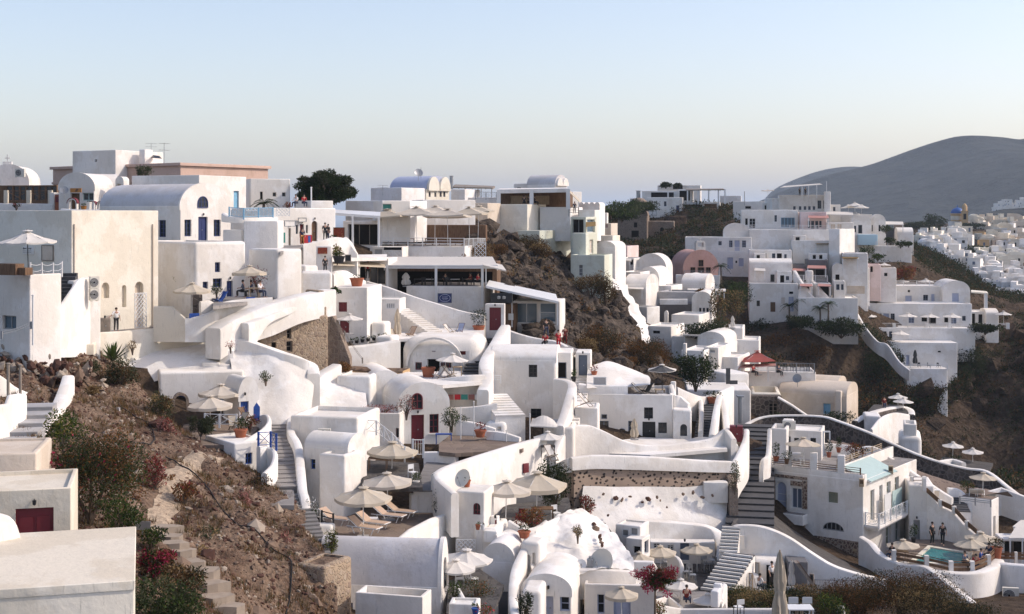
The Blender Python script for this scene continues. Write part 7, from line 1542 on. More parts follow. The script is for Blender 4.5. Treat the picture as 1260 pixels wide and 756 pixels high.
wall('garden_wall','white curved wall at the maroon bin','wall',[(903,568,102.5,600),(908,560,104,590),(917,540,107,575),(918.5,528,109,560)],t=.45,mat='b',drop=1)
bx=H('maroon_bin','maroon double door cabinet beside the curved wall','cabinet',898,914,108,525,541,psi=-8,L=.8,mat='red',pA=0,bevel=.03,drop=.2,ground=False);bx.win(900,528,912,540,col='red',door=True,rec=.04)
sR('stone_staircase','dark stairway with white sides under the red flower trough',(870,538,110),(874,494,122),2.0,14,'sD','sT',drop=2)
wall('stair_wall','white wall left of the dark stairway','wall',[(858,492,121,520),(862,491,120,525),(863,510,114,540),(862,530,110,550)],t=.4,mat='b')
pP('red flower trough at the top of the dark stairway',877,496,121,1.0,1.9,'tC',('g2','o2'),240,.1,.5,.5)
wall('garden_wall','long white swooping wall right of the roof terrace','wall',[(832,476,118,500),(850,484,119,505),(866,488,121,505),(885,482,125,505),(900,475,130,500)],t=.5,mat='w',drop=2)
for i,(x,yt,yb,D)in enumerate(((911,489,520,131),)):
 hx=H('chimney_pipe','grey stone flue pipe on the plain white block','chimney',909,913.5,D,yt,yb,psi=0,L=.4,mat='mG',pA=0,bevel=.1,drop=.1,ground=False);hx.box(-.15,hx.W+.15,-.1,.5,hx.H,hx.H+.15,bevel=.03)
shr('big dark green bush below the stacked terraces','bush',856,478,128,4.2,3.6,['g2','g1','o2'],n=4200,leaf=.14,nb=14)
uM('pointed rust red awning on the restaurant roof',933,432,151.5,54,462,'canvasred',.05,4,'roof awnings',.75,peak=.21)
cN('sun_sail','lower faded pink awning under the pointed rust red one','awning',[(909,453,150),(955,450,149),(955,447.5,152),(909,448.5,153)],'canvaspink',[(911,453,150,470),(945,452,149.6,468)],th=.05)
h=H('white_house','white roof terrace house under the rust red awning','house',905,1004,152,458,482,psi=-6,L=5,mat='w',pA=.5,bevel=.1)
rL('dark railing with seats on the red awning roof',[(955,457,150.5),(980,457.5,150),(1002,458,149.5)],.95,'pickets','mG',2)
for i,x in enumerate((966,976,987,996)):chair('dark chair behind the railing right of the rust red awning',x,457,151,40*i,'black',gR='chairs on the red awning roof')
for i,x in enumerate((927,958)):pE(['guest in red seated under the lower pink awning','guest in dark clothes behind the pink awning'][i],x,463,149.5,40,'sit',('bR','denim')[i],'black')
dish('white dish on the roof below the red awning',981,466,148.5,.5,-30)
def bR(name,pts,rr,per,leaf,mats,seed=1,hz=.6):
 rg=random.Random(seed);mb=MB()
 for p in pts:
  r=rg.uniform(*rr);leaf_quads(mb,[((p.x,p.y,p.z+r*hz*.5),(r,r,r*hz))],per,leaf,len(mats),rg)
 return tag(mb.obj(name,mats,sM=False,fix=False),kind='stuff')
pT('rock_outcrop',[[(570,286,172),(612,288,176),(655,302,179),(700,322,180),(738,334,182)],[(585,306,158),(635,316,163),(680,333,166),(715,348,169),(752,360,172)],[(600,338,147),(650,350,150),(690,365,153),(730,378,157),(770,388,161)],[(615,366,139),(660,380,141),(700,396,143),(745,410,146),(786,414,151)],[(650,408,130),(690,424,129),(725,438,129),(765,449,131),(806,455,136)],[(650,440,124),(690,450,123),(725,462,122),(770,470,124),(815,476,128)]],'rock',k=11,amp=1.9,freq=.17,oct_=8)
rg=random.Random(5)
sT('outcrop_boulders',sample('rock_outcrop',2600,rg),(.12,1.3),['rock'],4)
bR('outcrop_scrub',[p for p in sample('rock_outcrop',330,rg)],(.3,.9),36,.16,['r2','o2','straw','r1'],3)
for i,(x,y,D,w,h_,ms)in enumerate(((592,330,152,4.5,3.4,['r1','r2','straw']),(610,322,155,3.2,2.2,['r2','r1']),(655,308,172,4.5,2.2,['straw','r2','o1']),(668,318,168,3.5,2.0,['r2','straw']),(728,366,158,5.2,3.2,['r2','straw','o2']),(745,375,156,3.5,3.4,['o2','r2']),(742,436,131,4.6,3.0,['r1','r2','o2']),(722,440,129,3.0,2.0,['r2','straw']),(790,455,130,4.2,3.2,['r2','o2','r1']),(812,452,134,3.4,2.9,['r1','r2']),(765,462,126,3.4,2.2,['r1','r2']))):
 shr(['tall rusty bush beside the louvred restaurant roof','brown bush above the rusty one at the restaurant','straw bush under the pale sage house','brown straw bush right of the straw one under the sage house','dark olive brown bush on the outcrop crest','steep olive bush on the outcrop edge','rust bush above the white mound','brown bush behind the people in red','round dark brown bush left of the big green bush','rust brown round bush right of the dark one','low rust bush on top of the white mound'][i],'bush',x,y,D,w,h_,ms,n=int(900*w),leaf=.11,nb=12,gR='bushes on the rocky outcrop')
h=H('sage_house','long pale sage house wall with white parapet on the outcrop','house',596,656,176,266,296,psi=-22,xb=706,mat='sage',pA=0,bevel=.08)
h.win(661,268,669,283,'r','mW','rL',bars=(1,1));h.win(672,270,676,283,'r','mW','dark');h.win(678,269,683,282,'r','mW','beige');h.win(695,270,698,281,'r','mW','gB')
h=H('sage_house','lower sunlit sage house with balcony screen on the outcrop','house',636,664,172,284,322,psi=-24,xb=706,mat='sage',pA=0,bevel=.08)
h=H('white_house','sunlit parapet block above the sage house on the outcrop','house',602,649,174,251.5,268,psi=-22,xb=672,mat='cream',pA=.3)
h=H('white_house','white terrace block under the big loggia','house',664,702,176,255,268,psi=-18,L=6,mat='w2',pA=.3)
cN('loggia_roof','large flat grey loggia roof on white posts on the outcrop','loggia',[(612,233.5,178),(700,232,175),(697,231,185),(616,232,186)],'w2',[(613.5,234,178,252),(654,233.5,176.5,252),(699,233,175,256)],th=.5,pr=.25)
h=H('loggia_room','shaded loggia back room with bamboo blinds','loggia room',616,700,183,236,257,psi=-10,L=4,mat='wood',pA=0,bevel=0);h.win(628,241,652,251,'f',None,'pW',rec=.05);h.win(656,241,676,252,'f',None,'pW',rec=.05)
for i,x in enumerate((645,651,658)):pE(['left guest in black behind the loggia parapet','middle guest in black behind the loggia parapet','right guest in black behind the loggia parapet'][i],x,253.5,177.5,40*i,'sit','black','black')
h=H('vaulted_house','grey vaulted rooftop with two arched gables above the loggia','house',648,683,200,227,240,psi=-30,xb=698,mat='w2',pA=0);h.vault('x',1.5,mat='rG')
for c in(.28,.75):
 g=MB();r_=h.L*.23;g.prism([Vector((h.W+.02,h.L*c-r_*math.cos(math.pi*k/12),h.H-.2+r_*1.3*math.sin(math.pi*k/12)))for k in range(13)],(.3,0,0));g.obj('gable_wall','w',h.root)
h=H('white_house','small grey block with dark windows left of the twin vault gables','house',632,656,203,226,240,psi=-15,L=4,mat='w2',pA=.1);h.win(636,231,641,234,col=None,pane='dark');h.win(648,231.5,651,234,col=None,pane='dark')
cN('awning','brown fabric awning sloping right of the loggia','awning',[(700,236,175),(713,249,174),(713,246,180),(701,234,184)],'canvas',[(712,249,174,262)],th=.06)
h=H('white_house','sunlit sloping roof house right of the loggia','house',696,716,192,236,262,psi=30,L=6,mat='b',pA=0)
h=H('arched_house','white house with a row of four small arched gables','house',712,738,186,252,268,psi=-12,L=5,mat='w',pA=0)
for k in range(4):
 g=MB();c=h.W*(k+.5)/4;r_=h.W*.125;g.prism([Vector((c-r_*math.cos(math.pi*q/10),-.05,h.H-.1+r_*1.2*math.sin(math.pi*q/10)))for q in range(11)],(0,5,0));g.obj('vault_roof','w',h.root)
rL('glass and steel railing on the terrace right of the loggia',[(700,265,175),(712,265,174)],1.0,'rails','mG',2);pE('guest in dark clothes at the terrace railing',707,263,174.5,10,'stand','denim','black',h=1.5)
h=H('white_house','sunlit white box parapet above the yellow blind','house',712,732,176,258.5,268,psi=-15,L=4,mat='b',pA=.2)
h=H('sage_house','sage balcony house with glazed loggia and yellow blind','house',702,721,172,267,318,psi=-22,xb=734,mat='sage',pA=0,bevel=.06);h.win(704,270,718,287,'f','mG','dark',bars=(2,1),rec=.4);h.win(722.5,270,732,286,'r','mW','gB',bars=(1,1),rec=.3)
cN('blind','yellow roller blind over the balcony','blind',[(721,279,171),(733,278,172),(733,273,172.5),(721,273.5,171.8)],'straw',th=.04)
h=H('sage_house','lower sage tower block with narrow door at the outcrop edge','house',704,721,169,287,330,psi=-22,xb=735,mat='sage',pA=0,bevel=.08);h.win(725.5,295,730,312,'r','mW','beige')
h=H('sage_house','lowest sage house wing with white frame at the outcrop edge','house',702,744,165,314,350,psi=-15,L=5,mat='sage',pA=.2);h.win(712,326,717,340,col='mW',pane='dark')
h=H('cream_house','cream houses with roof boxes right of the yellow blind','house',733,752,195,275,310,psi=-20,xb=760,mat='beige',pA=.2);h.win(742,276,748,281,'f','mW','rL')
h=H('cream_house','pale cream stepped house below the roof boxes','house',736,754,185,290,330,psi=-22,xb=763,mat='cream',pA=.2)
h=H('white_house','white gabled house under the cream stepped house','house',733,757,178,304,350,psi=-18,L=6,mat='w2',pA=0);h.vault('y',.8)
for i,(x,y)in enumerate(((738,262),(744,268),(736,270))):
 h=H('roof_box',['upper white roof tank box by the dark ridge trees','white roof tank box below the upper one','pink roof tank box below the arched gables'][i],'tank',x-3,x+3,200,y-6,y,psi=-15,L=1,mat=('mW','w','palepink')[i],pA=0,drop=1)
for i,(x,y,D,w,h_)in enumerate(((752,268,240,12,2.6),(772,266,280,9,3.4),(788,262,300,8,3.0),(765,272,270,8,2.5))):
 shr(['dark green ridge tree right of the arched gables','dark green ridge tree left of the ruin dome','olive ridge tree behind the ruin dome','low green tree before the ridge trees'][i],'tree',x,y,D,w,h_,['g2','o1','g1'],n=2600,leaf=.28,nb=14,gR='dark trees along the ridge')
pT('white_slope',[[(752,342,176),(760,345,178),(768,350,180)],[(756,362,168),(768,366,170),(778,366,172)],[(764,384,160),(780,388,162),(793,392,165)],[(776,402,153),(788,408,155),(797,410,158)],[(790,425,146),(797,428,147),(804,428,150)]],'rW',k=7,amp=.5,freq=.4)
def row(specs):
 for s in specs:
  lab,xl,xr,D,yt,yb,kw=s;vault=kw.pop('vault',None);wins=kw.pop('wins',());nm=kw.pop('nm','white_house');cat=kw.pop('cat','house')
  kw=dict(psi=-22,L=6,pA=.2)|kw
  hh=H(nm,lab,cat,xl,xr,D,yt,yb,**kw)
  if vault:hh.vault(*vault)
  for w in wins:hh.win(*w[:4],*(w[4:5]or('f',)),**(w[5]if len(w)>5 else dict(col='slate',bars=(1,1))))
 return hh
D_=dict(col=None,pane='dark',rec=.3)
row([('white vaulted house with tall sunlit right wall below the dark scrub',782,820,205,330,352,dict(vault=('y',2.2),xb=828,L=8,pA=0)),('small white vault left below the tall vaulted house',786,811,196,342,360,dict(vault=('y',1.6),pA=0)),('white cube roofs at the upper left of the middle roofs',757,780,205,318,345,dict(wins=((774,320,779,326,'f',D_),))),('pinkish white low house above the sunlit slope',752,772,212,303,330,dict(mat='palepink')),('white roof block with tan box left of the small vault',764,788,192,335,362,dict(wins=((776,330,783,333,'f',D_),))),('white arch ended house beside the sunlit slope',768,795,183,350,380,dict(vault=('x',1.3),pA=0)),('white wall house with red roof edge under the small vault',792,826,193,352,372,dict(mat='w')),('low white dome house right of the red roof edge',838,868,212,350,362,dict(vault=('x',1.6),pA=0)),('low white vault house below the pink chapel',832,858,216,345,360,dict(vault=('y',1.0),pA=0)),('long grey shaded wall house with white band',808,856,186,360,396,dict(mat='grey',wins=())),('dark grey recess house below the white band',810,850,182,374,400,dict(mat='dG',pA=0)),('white house with curved gable and three slit windows',851,876,180,368,418,dict(psi=-15,xb=882,vault=('y',1.0),pA=0,wins=((860,379,863,387),(864.5,379,867.5,387),(869,379,872,387)))),('white stepped house with chimney dome below the grey recess',826,860,170,388,420,dict()),('bright white sloped wall house left of the curved gable',796,812,172,378,410,dict(mat='b',psi=40)),('white house with dark roof lights above the brown bushes',795,826,163,402,432,dict(wins=((803,407,812,411,'f',D_),))),('low white house with pale roof under the stepped house',826,860,161,415,440,dict()),('white house with arched end beside the dark shrub',858,892,156,418,448,dict(vault=('y',.9),pA=0)),('white block with blue grey glass on the roofs by the big bush',866,884,149,428,452,dict(wins=((868,430,880,435,'f',dict(col='mW',pane='gB')),))),('white chimney house below the round brown bushes',838,866,147,432,462,dict()),('plain white wall house right of the white chimney house',880,908,150,440,470,dict(mat='w')),('stepped white block at the top of the brown slope',889,914,172,404,432,dict(psi=-12)),('long white block below the stepped block',903,934,168,419,448,dict(psi=-12,xb=None)),('white block with tan rail left under the stepped block',868,905,164,424,446,dict(psi=-12)),])  # shade of the recess block is put into its dark cement colour
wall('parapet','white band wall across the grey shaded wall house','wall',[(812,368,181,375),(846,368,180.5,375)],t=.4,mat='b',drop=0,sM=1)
for i,(x0,x1,y,D)in enumerate(((846,893,357,200),(757,777,320,200),(772,792,355,180),(840,868,412,160))):
 cN('flat_awning',['white flat awning roofs at the top of the brown gully','white flat awning above the small roof blocks','white flat awning beside the sunlit slope','white flat awning between the stepped roofs'][i],'awning',[(x0,y,D),(x1,y+1,D-2),(x1,y-1.5,D+4),(x0,y-2,D+6)],'canvasW',[(x0+2,y,D,y+12),(x1-2,y+1,D-2,y+12)],th=.15)
cU('cream folded parasol on the stepped white block',901.5,389,170,404,5,'canvasW')
h=H('chimney','white square chimney among the roofs left of the big bush','chimney',840,844.5,143,423,448,psi=-15,L=.6,mat='w',pA=.1)
h=H('chimney','small white domed chimney above the stepped house','chimney',817,822,176,385,393,psi=-15,L=.5,mat='b',pA=0);h.vault('y',.3)
for i,(x,y,D,w,hh_,ms)in enumerate(((866,418,162,6,2.4,['g2','o2']),(884,400,176,3,6,['r2','o1','straw']),(888,420,172,3,3.5,['o1','r2']),(908,376,215,6,4.2,['g2','o2','g1']),(897,362,225,4,2.6,['g2','o2']),(904,392,200,5,4.5,['o1','r2','straw']),(862,364,188,1.6,1.0,['g2','r1']))):
 shr(['dark green shrub on the white roofs below the curved gable','dry tall ivy bank beside the curved gable house','olive ivy bank above the stepped white block','big dark green tree left of the lilac shutter house','dark green tree under the pink chapel','straw bush on the gully side above the folded parasol','dark pot shrub on top of the curved gable'][i],'bush',x,y,D,w,hh_,ms,n=int(420*w),leaf=.17,nb=10,gR='shrubs among the middle roofs')
h=H('pink_chapel','small pink vaulted chapel with white bell tower','chapel',841,884,238,331,352,psi=8,L=9,mat='pink',pA=0,bevel=.05)
h.vault('y',23/1700*238,mat='pink',gable=.12)
[setattr(c,'name','gable_trim')for c in()]
def fw(x0,y0,x1,y1,**k):gW(h,x0,y0,x1,y1,'f',k.get('col','wood'),k.get('pane','dark'),.14,False,(2,2))
fw(859.5,320,865.5,328);fw(849.5,329,855.5,336);fw(868.5,329,874.5,336);fw(858.5,329,866.5,336)
m=MB();cx=h.W/2;s_=238/1700
m.box(cx-6*s_,cx+6*s_,.1,1.2,h.H+20*s_,h.H+27*s_);m.box(cx-6*s_,cx-3.6*s_,.1,1.2,h.H+27*s_,h.H+32*s_);m.box(cx+3.6*s_,cx+6*s_,.1,1.2,h.H+27*s_,h.H+32*s_);m.box(cx-5*s_,cx+5*s_,.1,1.2,h.H+32*s_,h.H+34*s_);m.box(cx-.06,cx+.06,.5,.7,h.H+34*s_,h.H+40*s_);m.box(cx-.4,cx+.4,.52,.68,h.H+37*s_,h.H+37.8*s_)
m.obj('bell_tower','w',h.root)
wall('garden_wall','white base wall below the pink chapel','wall',[(832,338,234,356),(886,339,232,356)],t=.6,mat='w',sM=1)
rL('thin dark railing before the pink chapel',[(842,338,234.5),(884,339,233.5)],.7,'rails','mG',3)
h=H('ruined_house','brown stone ruin with dome and dark openings','ruin',760,797,300,264,294,psi=-8,L=9,mat='ruin',pA=0,bevel=.3,drop=5);h.win(780,274,784,280,'f',None,'dark');h.win(777,284,786,292,'f',None,'dark');h.vault('y',1.6,mat='ruin')
m=MB();m.lathe([(2.3,0),(2.3,.9),(1.9,2.0),(1.0,2.7),(0,2.9)],16,(h.W*.68,3,h.H+.8));m.obj('dome','ruin',h.root)
h=H('ruined_house','roofless brown ruin wall right of the dome','ruin',796,830,302,272,296,psi=-8,L=6,mat='ruin',pA=0,bevel=.3,drop=5);h.win(812,280,817,285,'f',None,'dark',arch=True)
pT('ridge_bank',[[(740,330,262),(790,325,262),(840,322,262),(890,310,262)],[(738,305,285),(790,304,288),(840,300,290),(905,285,285)],[(736,285,310),(790,285,312),(840,268,318),(905,262,318)],[(740,268,330),(790,262,338),(840,258,345),(905,254,345)]],'cliff',k=8,amp=2.0,freq=.06)
rg=random.Random(9)
bR('ridge_scrub',sample('ridge_bank',700,rg),(.7,2.0),46,.34,['o2','r2','g2','o1'],6)
h=H('eroded_bank','eroded tan earth bank right of the ruins','bank',829,846,305,266,296,psi=10,L=8,mat='cliff',pA=0,bevel=1.2)
row([('white hotel block with dark entrance frame on the far ridge',796,840,322,243,268,dict(wins=((797,249,808,266,'f',dict(col='black',pane='w2',rec=.4)),(817,248,820,254,'f',dict(col='slate')),(832,253,836,262,'f',dict(col='blue')),),psi=-10,nm='hotel_block')),('white upper storey with shaded balcony on the far ridge',790,842,334,235,246,dict(psi=-10,wins=((801,237,821,244,'f',D_),(823,237,829,244,'f',D_)),nm='hotel_block')),('pale left wing with grey openings on the far ridge',775,796,336,244,262,dict(psi=-10,wins=((778,247,788,254,'f',dict(col='mG')),),nm='hotel_block')),('flat roofed penthouse on the far ridge hotel',809,862,345,228,238,dict(psi=-10,wins=((828,229,840,233,'f',D_),),nm='hotel_block')),('beige terrace wing with brown openings on the far ridge',840,886,324,249,264,dict(psi=-10,mat='w2',wins=((843,252,864,261,'f',dict(col=None,pane='wood')),(867,251,882,258,'f',dict(col=None,pane='wood'))),nm='hotel_block')),('dark glazed room behind the far ridge terrace',834,852,330,233,250,dict(psi=-10,wins=((836,235,849,247,'f',D_),),nm='hotel_block')),('low grey white house right of the far ridge terrace',886,912,335,241,256,dict(psi=-10,mat='w2')),])
cN('pergola','long white timber pergola on the far ridge terrace','pergola',[(844,233.5,324),(893,233,320),(889,232,332),(844,232.5,336)],'gW',[(846,234,324,250),(859,234,323,250),(872,234,322,250),(884,234,321,250),(892,233,320,250)],'mW',.25,beams=8,pr=.15)
for i,x in enumerate((819,834)):shr(['left dark roof tree on the far ridge hotel','right dark roof tree on the far ridge hotel'][i],'tree',x,231,344,3.4-i*.6,1.5-.3*i,['g2','o2'],n=900,leaf=.3)
pole('grey chimney pipe at the left of the far ridge hotel',785.5,235,340,244,.5,'mG','chimney_pipe','chimney');
row([('white house with lilac shutters and small roof gable',843,925,256,292,340,dict(psi=-8,L=8,wins=((897,296,901.5,305,'f',dict(col='lilac',pane='glass')),(904,296,910,309,'f',dict(col='lilac',pane='lilac')),(913,296,918,305,'f',dict(col='lilac',pane='glass')),(884,297,888,302,'f',dict(col='slate')),(895,317,902,331,'f',dict(col='lilac',pane='lilac')),(909,318,915,328,'f',dict(col='lilac',pane='lilac')),(905,321,907,324,'f',D_)))),('white gabled roof block above the lilac shutter house',890,922,258,285,296,dict(psi=-8,vault=('y',1.6),pA=0)),('long low white house on the skyline left of the mountain',902,952,300,248,262,dict(psi=-10,wins=((917,254,924,257,'f',D_),))),('skyline white house with five small windows',958,1022,285,240,264,dict(psi=-10,L=8,wins=tuple((x,254,x+3,258.5,'f',dict(col='slate'))for x in(976,983,989,994.5,1000))+((1006,247,1010.5,257,'f',dict(col='slate')),(1013,247,1015.5,257,'f',dict(col='slate'))))),('tallest skyline white tower right of the five windows',1014,1022,283,236,262,dict(psi=-12,L=3)),('curved white skyline wall house left of the five windows',950,976,288,244,262,dict(psi=5)),('white terrace house with sloped stair and dark doors',912,982,268,258.5,286,dict(psi=-8,wins=((917,269,920,277,'f',D_),(922,269,929.5,281,'f',dict(col='mW',pane='dark')),(953,265,956,273,'f',dict(col='slate')),(961,268,978,280,'f',dict(col='sky',pane='gB',bars=(4,1)))))),('pale pink terrace house with four grey doors',985,1017,264,261,288,dict(psi=-8,mat='palepink',wins=((994,272,997,281),(998,272,1002,282),(1003,272,1007,282),(1008,272,1011,280)))),('white house with conditioner and glass porch right of the pink terrace',1017,1050,262,274,300,dict(psi=-10,wins=((1030,276,1036,288,'f',dict(col='mW',pane='beige')),(1022,276,1028,288,'f',dict(col='mW',pane='beige'))))),('large blank white wall house in the middle of the valley terraces',922,1022,255,283,322,dict(psi=-8,L=8,xb=None)),('lower blank white wall house of the valley terraces',975,1031,250,296,332,dict(psi=-8,L=8)),('sunlit white stair house at the end of the blank walls',1020,1033,246,282,345,dict(psi=-40,L=6,mat='b')),('white house with three dark doors and small pergola',922,974,247,308,330,dict(psi=-8,wins=((928,313,933,321,'f',D_),(939,312,943,321,'f',dict(col='slate')),(950,312,954,320,'f',dict(col='slate')),(956,312,962,321,'f',D_),(965,313,968,320,'f',dict(col='slate'))))),('white rounded roof house left of the cave arches',922,975,242,324,350,dict(psi=-8,vault=('x',.8),pA=0,wins=((948,338,953,347,'f',dict(col='black')),(958,337,964,347,'f',dict(col='mW',pane='beige')),(965,337,976,346,'f',D_)))),('white house with wooden door and plants above the brown gully',922,982,236,349,388,dict(psi=-8,L=8,wins=((948,372,954,384,'f',dict(col='wood',pane='wood')),(931,370,935,377,'f',dict(col='black')),(971,359,976,362,'f',D_),(961,366,966,375,'f',dict(col='mW',pane='beige')),(970,365,977,384,'f',dict(col='mW',pane='lilac'))))),('left cave house with dark arch and pink awning',974,993,243,326,345,dict(psi=-8,mat='dG')),('right cave house with dark arch and faded pink awning',993,1019,243,320,346,dict(psi=-8,mat='dG',wins=((1004,332,1014,340,'f',D_),))),('left lower cave terrace with pink blind',983,1000,236,349,372,dict(psi=-8,wins=((984,352,996,367,'f',D_),))),('right lower cave terrace with pink blind',1004,1023,236,349,372,dict(psi=-8,wins=((1008,352,1020,367,'f',D_),))),('long pale wall house below the cave terraces',982,1056,232,367,402,dict(psi=-8,L=8)),('white tall block with small timber porch',1037,1068,240,312,362,dict(psi=-12,L=7,mat='w2',wins=((1042,352,1064,362,'f',dict(col=None,pane='beige')),))),('white house with pale pink wall and umbrella roof right of the tall block',1068,1084,245,326,350,dict(psi=-12,mat='palepink',wins=((1071,328,1074,335,'f',D_),))),('white stepped house below the bare red shrub',1080,1103,246,330,352,dict(psi=-12,wins=((1088,336,1092,340,'f',D_),))),('white pool house with two arched gables',1046,1072,282,272,290,dict(psi=-10,vault=('y',1.2),pA=0,wins=((1051,278,1053.5,286),(1056,277,1061,288)))),('second arched gable house beside the pool house',1072,1090,283,273,290,dict(psi=-10,vault=('y',1.6),pA=0,wins=((1072,277,1074,285),(1081,277,1083.5,285)))),('flat roofed white pool wing with umbrella terrace',1024,1058,284,263,276,dict(psi=-10)),('long low white flat roof behind the arched pool gables',1050,1073,290,264,272,dict(psi=-10)),('white terrace block carrying the pale aqua pool wall',1032,1078,276,288,320,dict(psi=-10)),('long white wall block ending the pool terrace',1075,1122,274,303,317,dict(psi=-8,L=6)),('small white vaulted house at the right end of the pool terrace',1104,1124,286,287,305,dict(psi=-10,vault=('x',1.2),pA=0)),])  # cave houses walled dark grey: the shade of their recesses as colour
L_=dict(col='slate',pane='glass')
row([('small white annex with dark door under the lilac balcony',928,942,246,312,322,dict(psi=-8,L=3,wins=((931,314,935,321,'f',D_),))),('small white annex with tan shade at the left of the cave houses',956,974,239.5,334,350,dict(psi=-8,L=3,wins=((960,339,965,348,'f',D_),(967,340,971,345,'f',L_)))),('white stepped kiosk on the blank wall terrace',976,992,252,290,300,dict(psi=-8,L=3,wins=((979,292,984,298,'f',D_),))),('low white store with two dark hatches above the cave arches',996,1018,246,312,322,dict(psi=-8,L=3,wins=((1000,314,1004,319,'f',D_),(1008,314,1012,319,'f',D_)))),('white cube with grey shutters above the pale long wall',1026,1040,235,346,370,dict(psi=-10,L=4,wins=((1029,350,1033,357,'f',L_),(1035,350,1038,357,'f',L_)))),('white arched annex beside the tall timber porch block',1024,1038,241,330,350,dict(psi=-10,L=4,pA=0,vault=('y',.9),wins=((1028,338,1033,348,'f',D_),))),('narrow white stair tower left of the pale pink house',1062,1070,243,330,356,dict(psi=-12,L=3)),('small white block with slate window under the umbrella roof',1084,1100,256,344,358,dict(psi=-8,L=3,wins=((1088,347,1092,352,'f',L_),))),('low white roof house with three hatches left of the row house',1040,1062,242,362,378,dict(psi=-8,L=4,wins=((1044,366,1048,372,'f',D_),(1052,366,1056,372,'f',L_)))),('small vaulted store at the left end of the long pale wall',982,996,235,358,374,dict(psi=-8,L=3,pA=0,vault=('y',.7))),('skyline white cube beside the tallest tower',1022,1034,284,252,264,dict(psi=-10,L=4,wins=((1025,255,1028,260,'f',L_),))),('white skyline box between the low long house and the curved wall',938,952,292,250,262,dict(psi=-10,L=4,wins=((941,253,944,258,'f',D_),))),])
for lab,pts,st in(('blue grey balcony railing of the lilac shutter house',[(868,310,253),(926,311,252)],'pickets'),('white railing on the cave house terrace',[(974,345,238),(1018,346,237)],'pickets'),('thin railing along the blank wall top terrace',[(924,283,254),(1020,284,253)],'rails'),('thin railing on the flat row house roof',[(1064,352,251.5),(1160,352,250.5)],'rails'),('white railing on the pool terrace edge',[(1078,303,273.5),(1121,303,273)],'pickets')):
 rL(lab,pts,.95,st,'mW',2.4)
for i,(x,y,D,w)in enumerate(((936,328,244,16),(1012,300,250,18),(1046,318,238,20))):
 cN('pergola',['small cane pergola beside the cave houses','cane pergola on the lower blank wall roof','cane pergola on the tall block roof'][i],'pergola',[(x-w/2,y,D),(x+w/2,y,D-.5),(x+w/2,y-2,D+3),(x-w/2,y-2,D+3)],'straw',[(x-w/2+1,y,D,y+13),(x+w/2-1,y,D-.5,y+13)],th=.12,pr=.06,beams=4)
h=H('pool_wall','pale aqua glass pool edge on the pool terrace','pool wall',1056,1080,274.5,289,300,psi=-8,L=3,mat='aqua',pA=0,bevel=.05,drop=.3,ground=False)
for i,(x0,x1,y,D,c)in enumerate(((975,992,333,241,'canvaspink'),(993,1017,330,240,'canvaspink'),(984,1000,352,234,'canvaspink'),(1006,1023,352,234,'canvaspink'),(994,1020,268,262,'canvaspink'),(1086,1112,276,284,'canvasW'),(1016,1050,264,280,'canvasW'),(928,942,333,240,'canvasW'))):
 cN('awning',['faded pink awning of the left cave house','faded pink awning of the right cave house','pink blind of the left lower cave terrace','pink blind of the right lower cave terrace','long pink awning strip over the four grey doors','white square canopy right of the pool gables','white flat canopy above the pool house porch','straw white awning on the rounded roof house'][i],'awning',[(x0,y,D),(x1,y+.5,D-.5),(x1-1,y-3,D+3),(x0+1,y-3.5,D+3)],c,[(x0+1,y,D,y+10),(x1-1,y+.5,D-.5,y+10)],th=.1,pr=.06)
wall('stair_wall','white sloping wall between the cave houses','wall',[(978,333,240,350),(986,346,237,360),(996,360,235,372),(1003,368,234,376)],t=.6,mat='b',drop=2)
wall('stair_wall','right white sloping wall between the lower cave terraces','wall',[(1000,345,238,360),(1010,356,236,366),(1020,366,235,374)],t=.6,mat='b',drop=2)
h=H('white_tank','round topped white tank beside the cave arches','tank',993,1001,238,333,345,psi=0,L=1.2,mat='w',pA=0,bevel=.4)
for i,(x,y,D,w,yf)in enumerate(((1052,249,285,22,262),(1060,252,283,20,264),(1044,252,287,18,262))):
 uM(['left cream parasol on the valley skyline terrace','right cream parasol on the valley skyline terrace','small cream parasol behind the skyline pair'][i],x,y,D,w,yf,'canvasW',.05,8,'skyline parasols')
cN('tensile_roof','thin white sail pergola on the skyline before the mountain','pergola',[(960,231,280),(1012,227,280),(1008,226,288),(965,229,288)],'canvasW',[(987,230,280,243),(995,229,280,243),(1005,228,280,243),(1017,223,282,240)],th=.08,pr=.06)
uM('thin flat parasol alone on the skyline left of the mountain',945,233.5,300,22,250,'canvasW',.02,4,'skyline parasols',peak=.04)
for i,x in enumerate((984,991)):pE(['left dark figure on the skyline roof','right dark figure on the skyline roof'][i],x,241.5,284,30,'stand','black','black')
for i,x in enumerate((916,1017)):pole(['thin white mast left of the skyline','tall thin mast on the skyline tower'][i],x,236-12*i,300-15*i,252-12*i,.08,'mG','mast','mast')
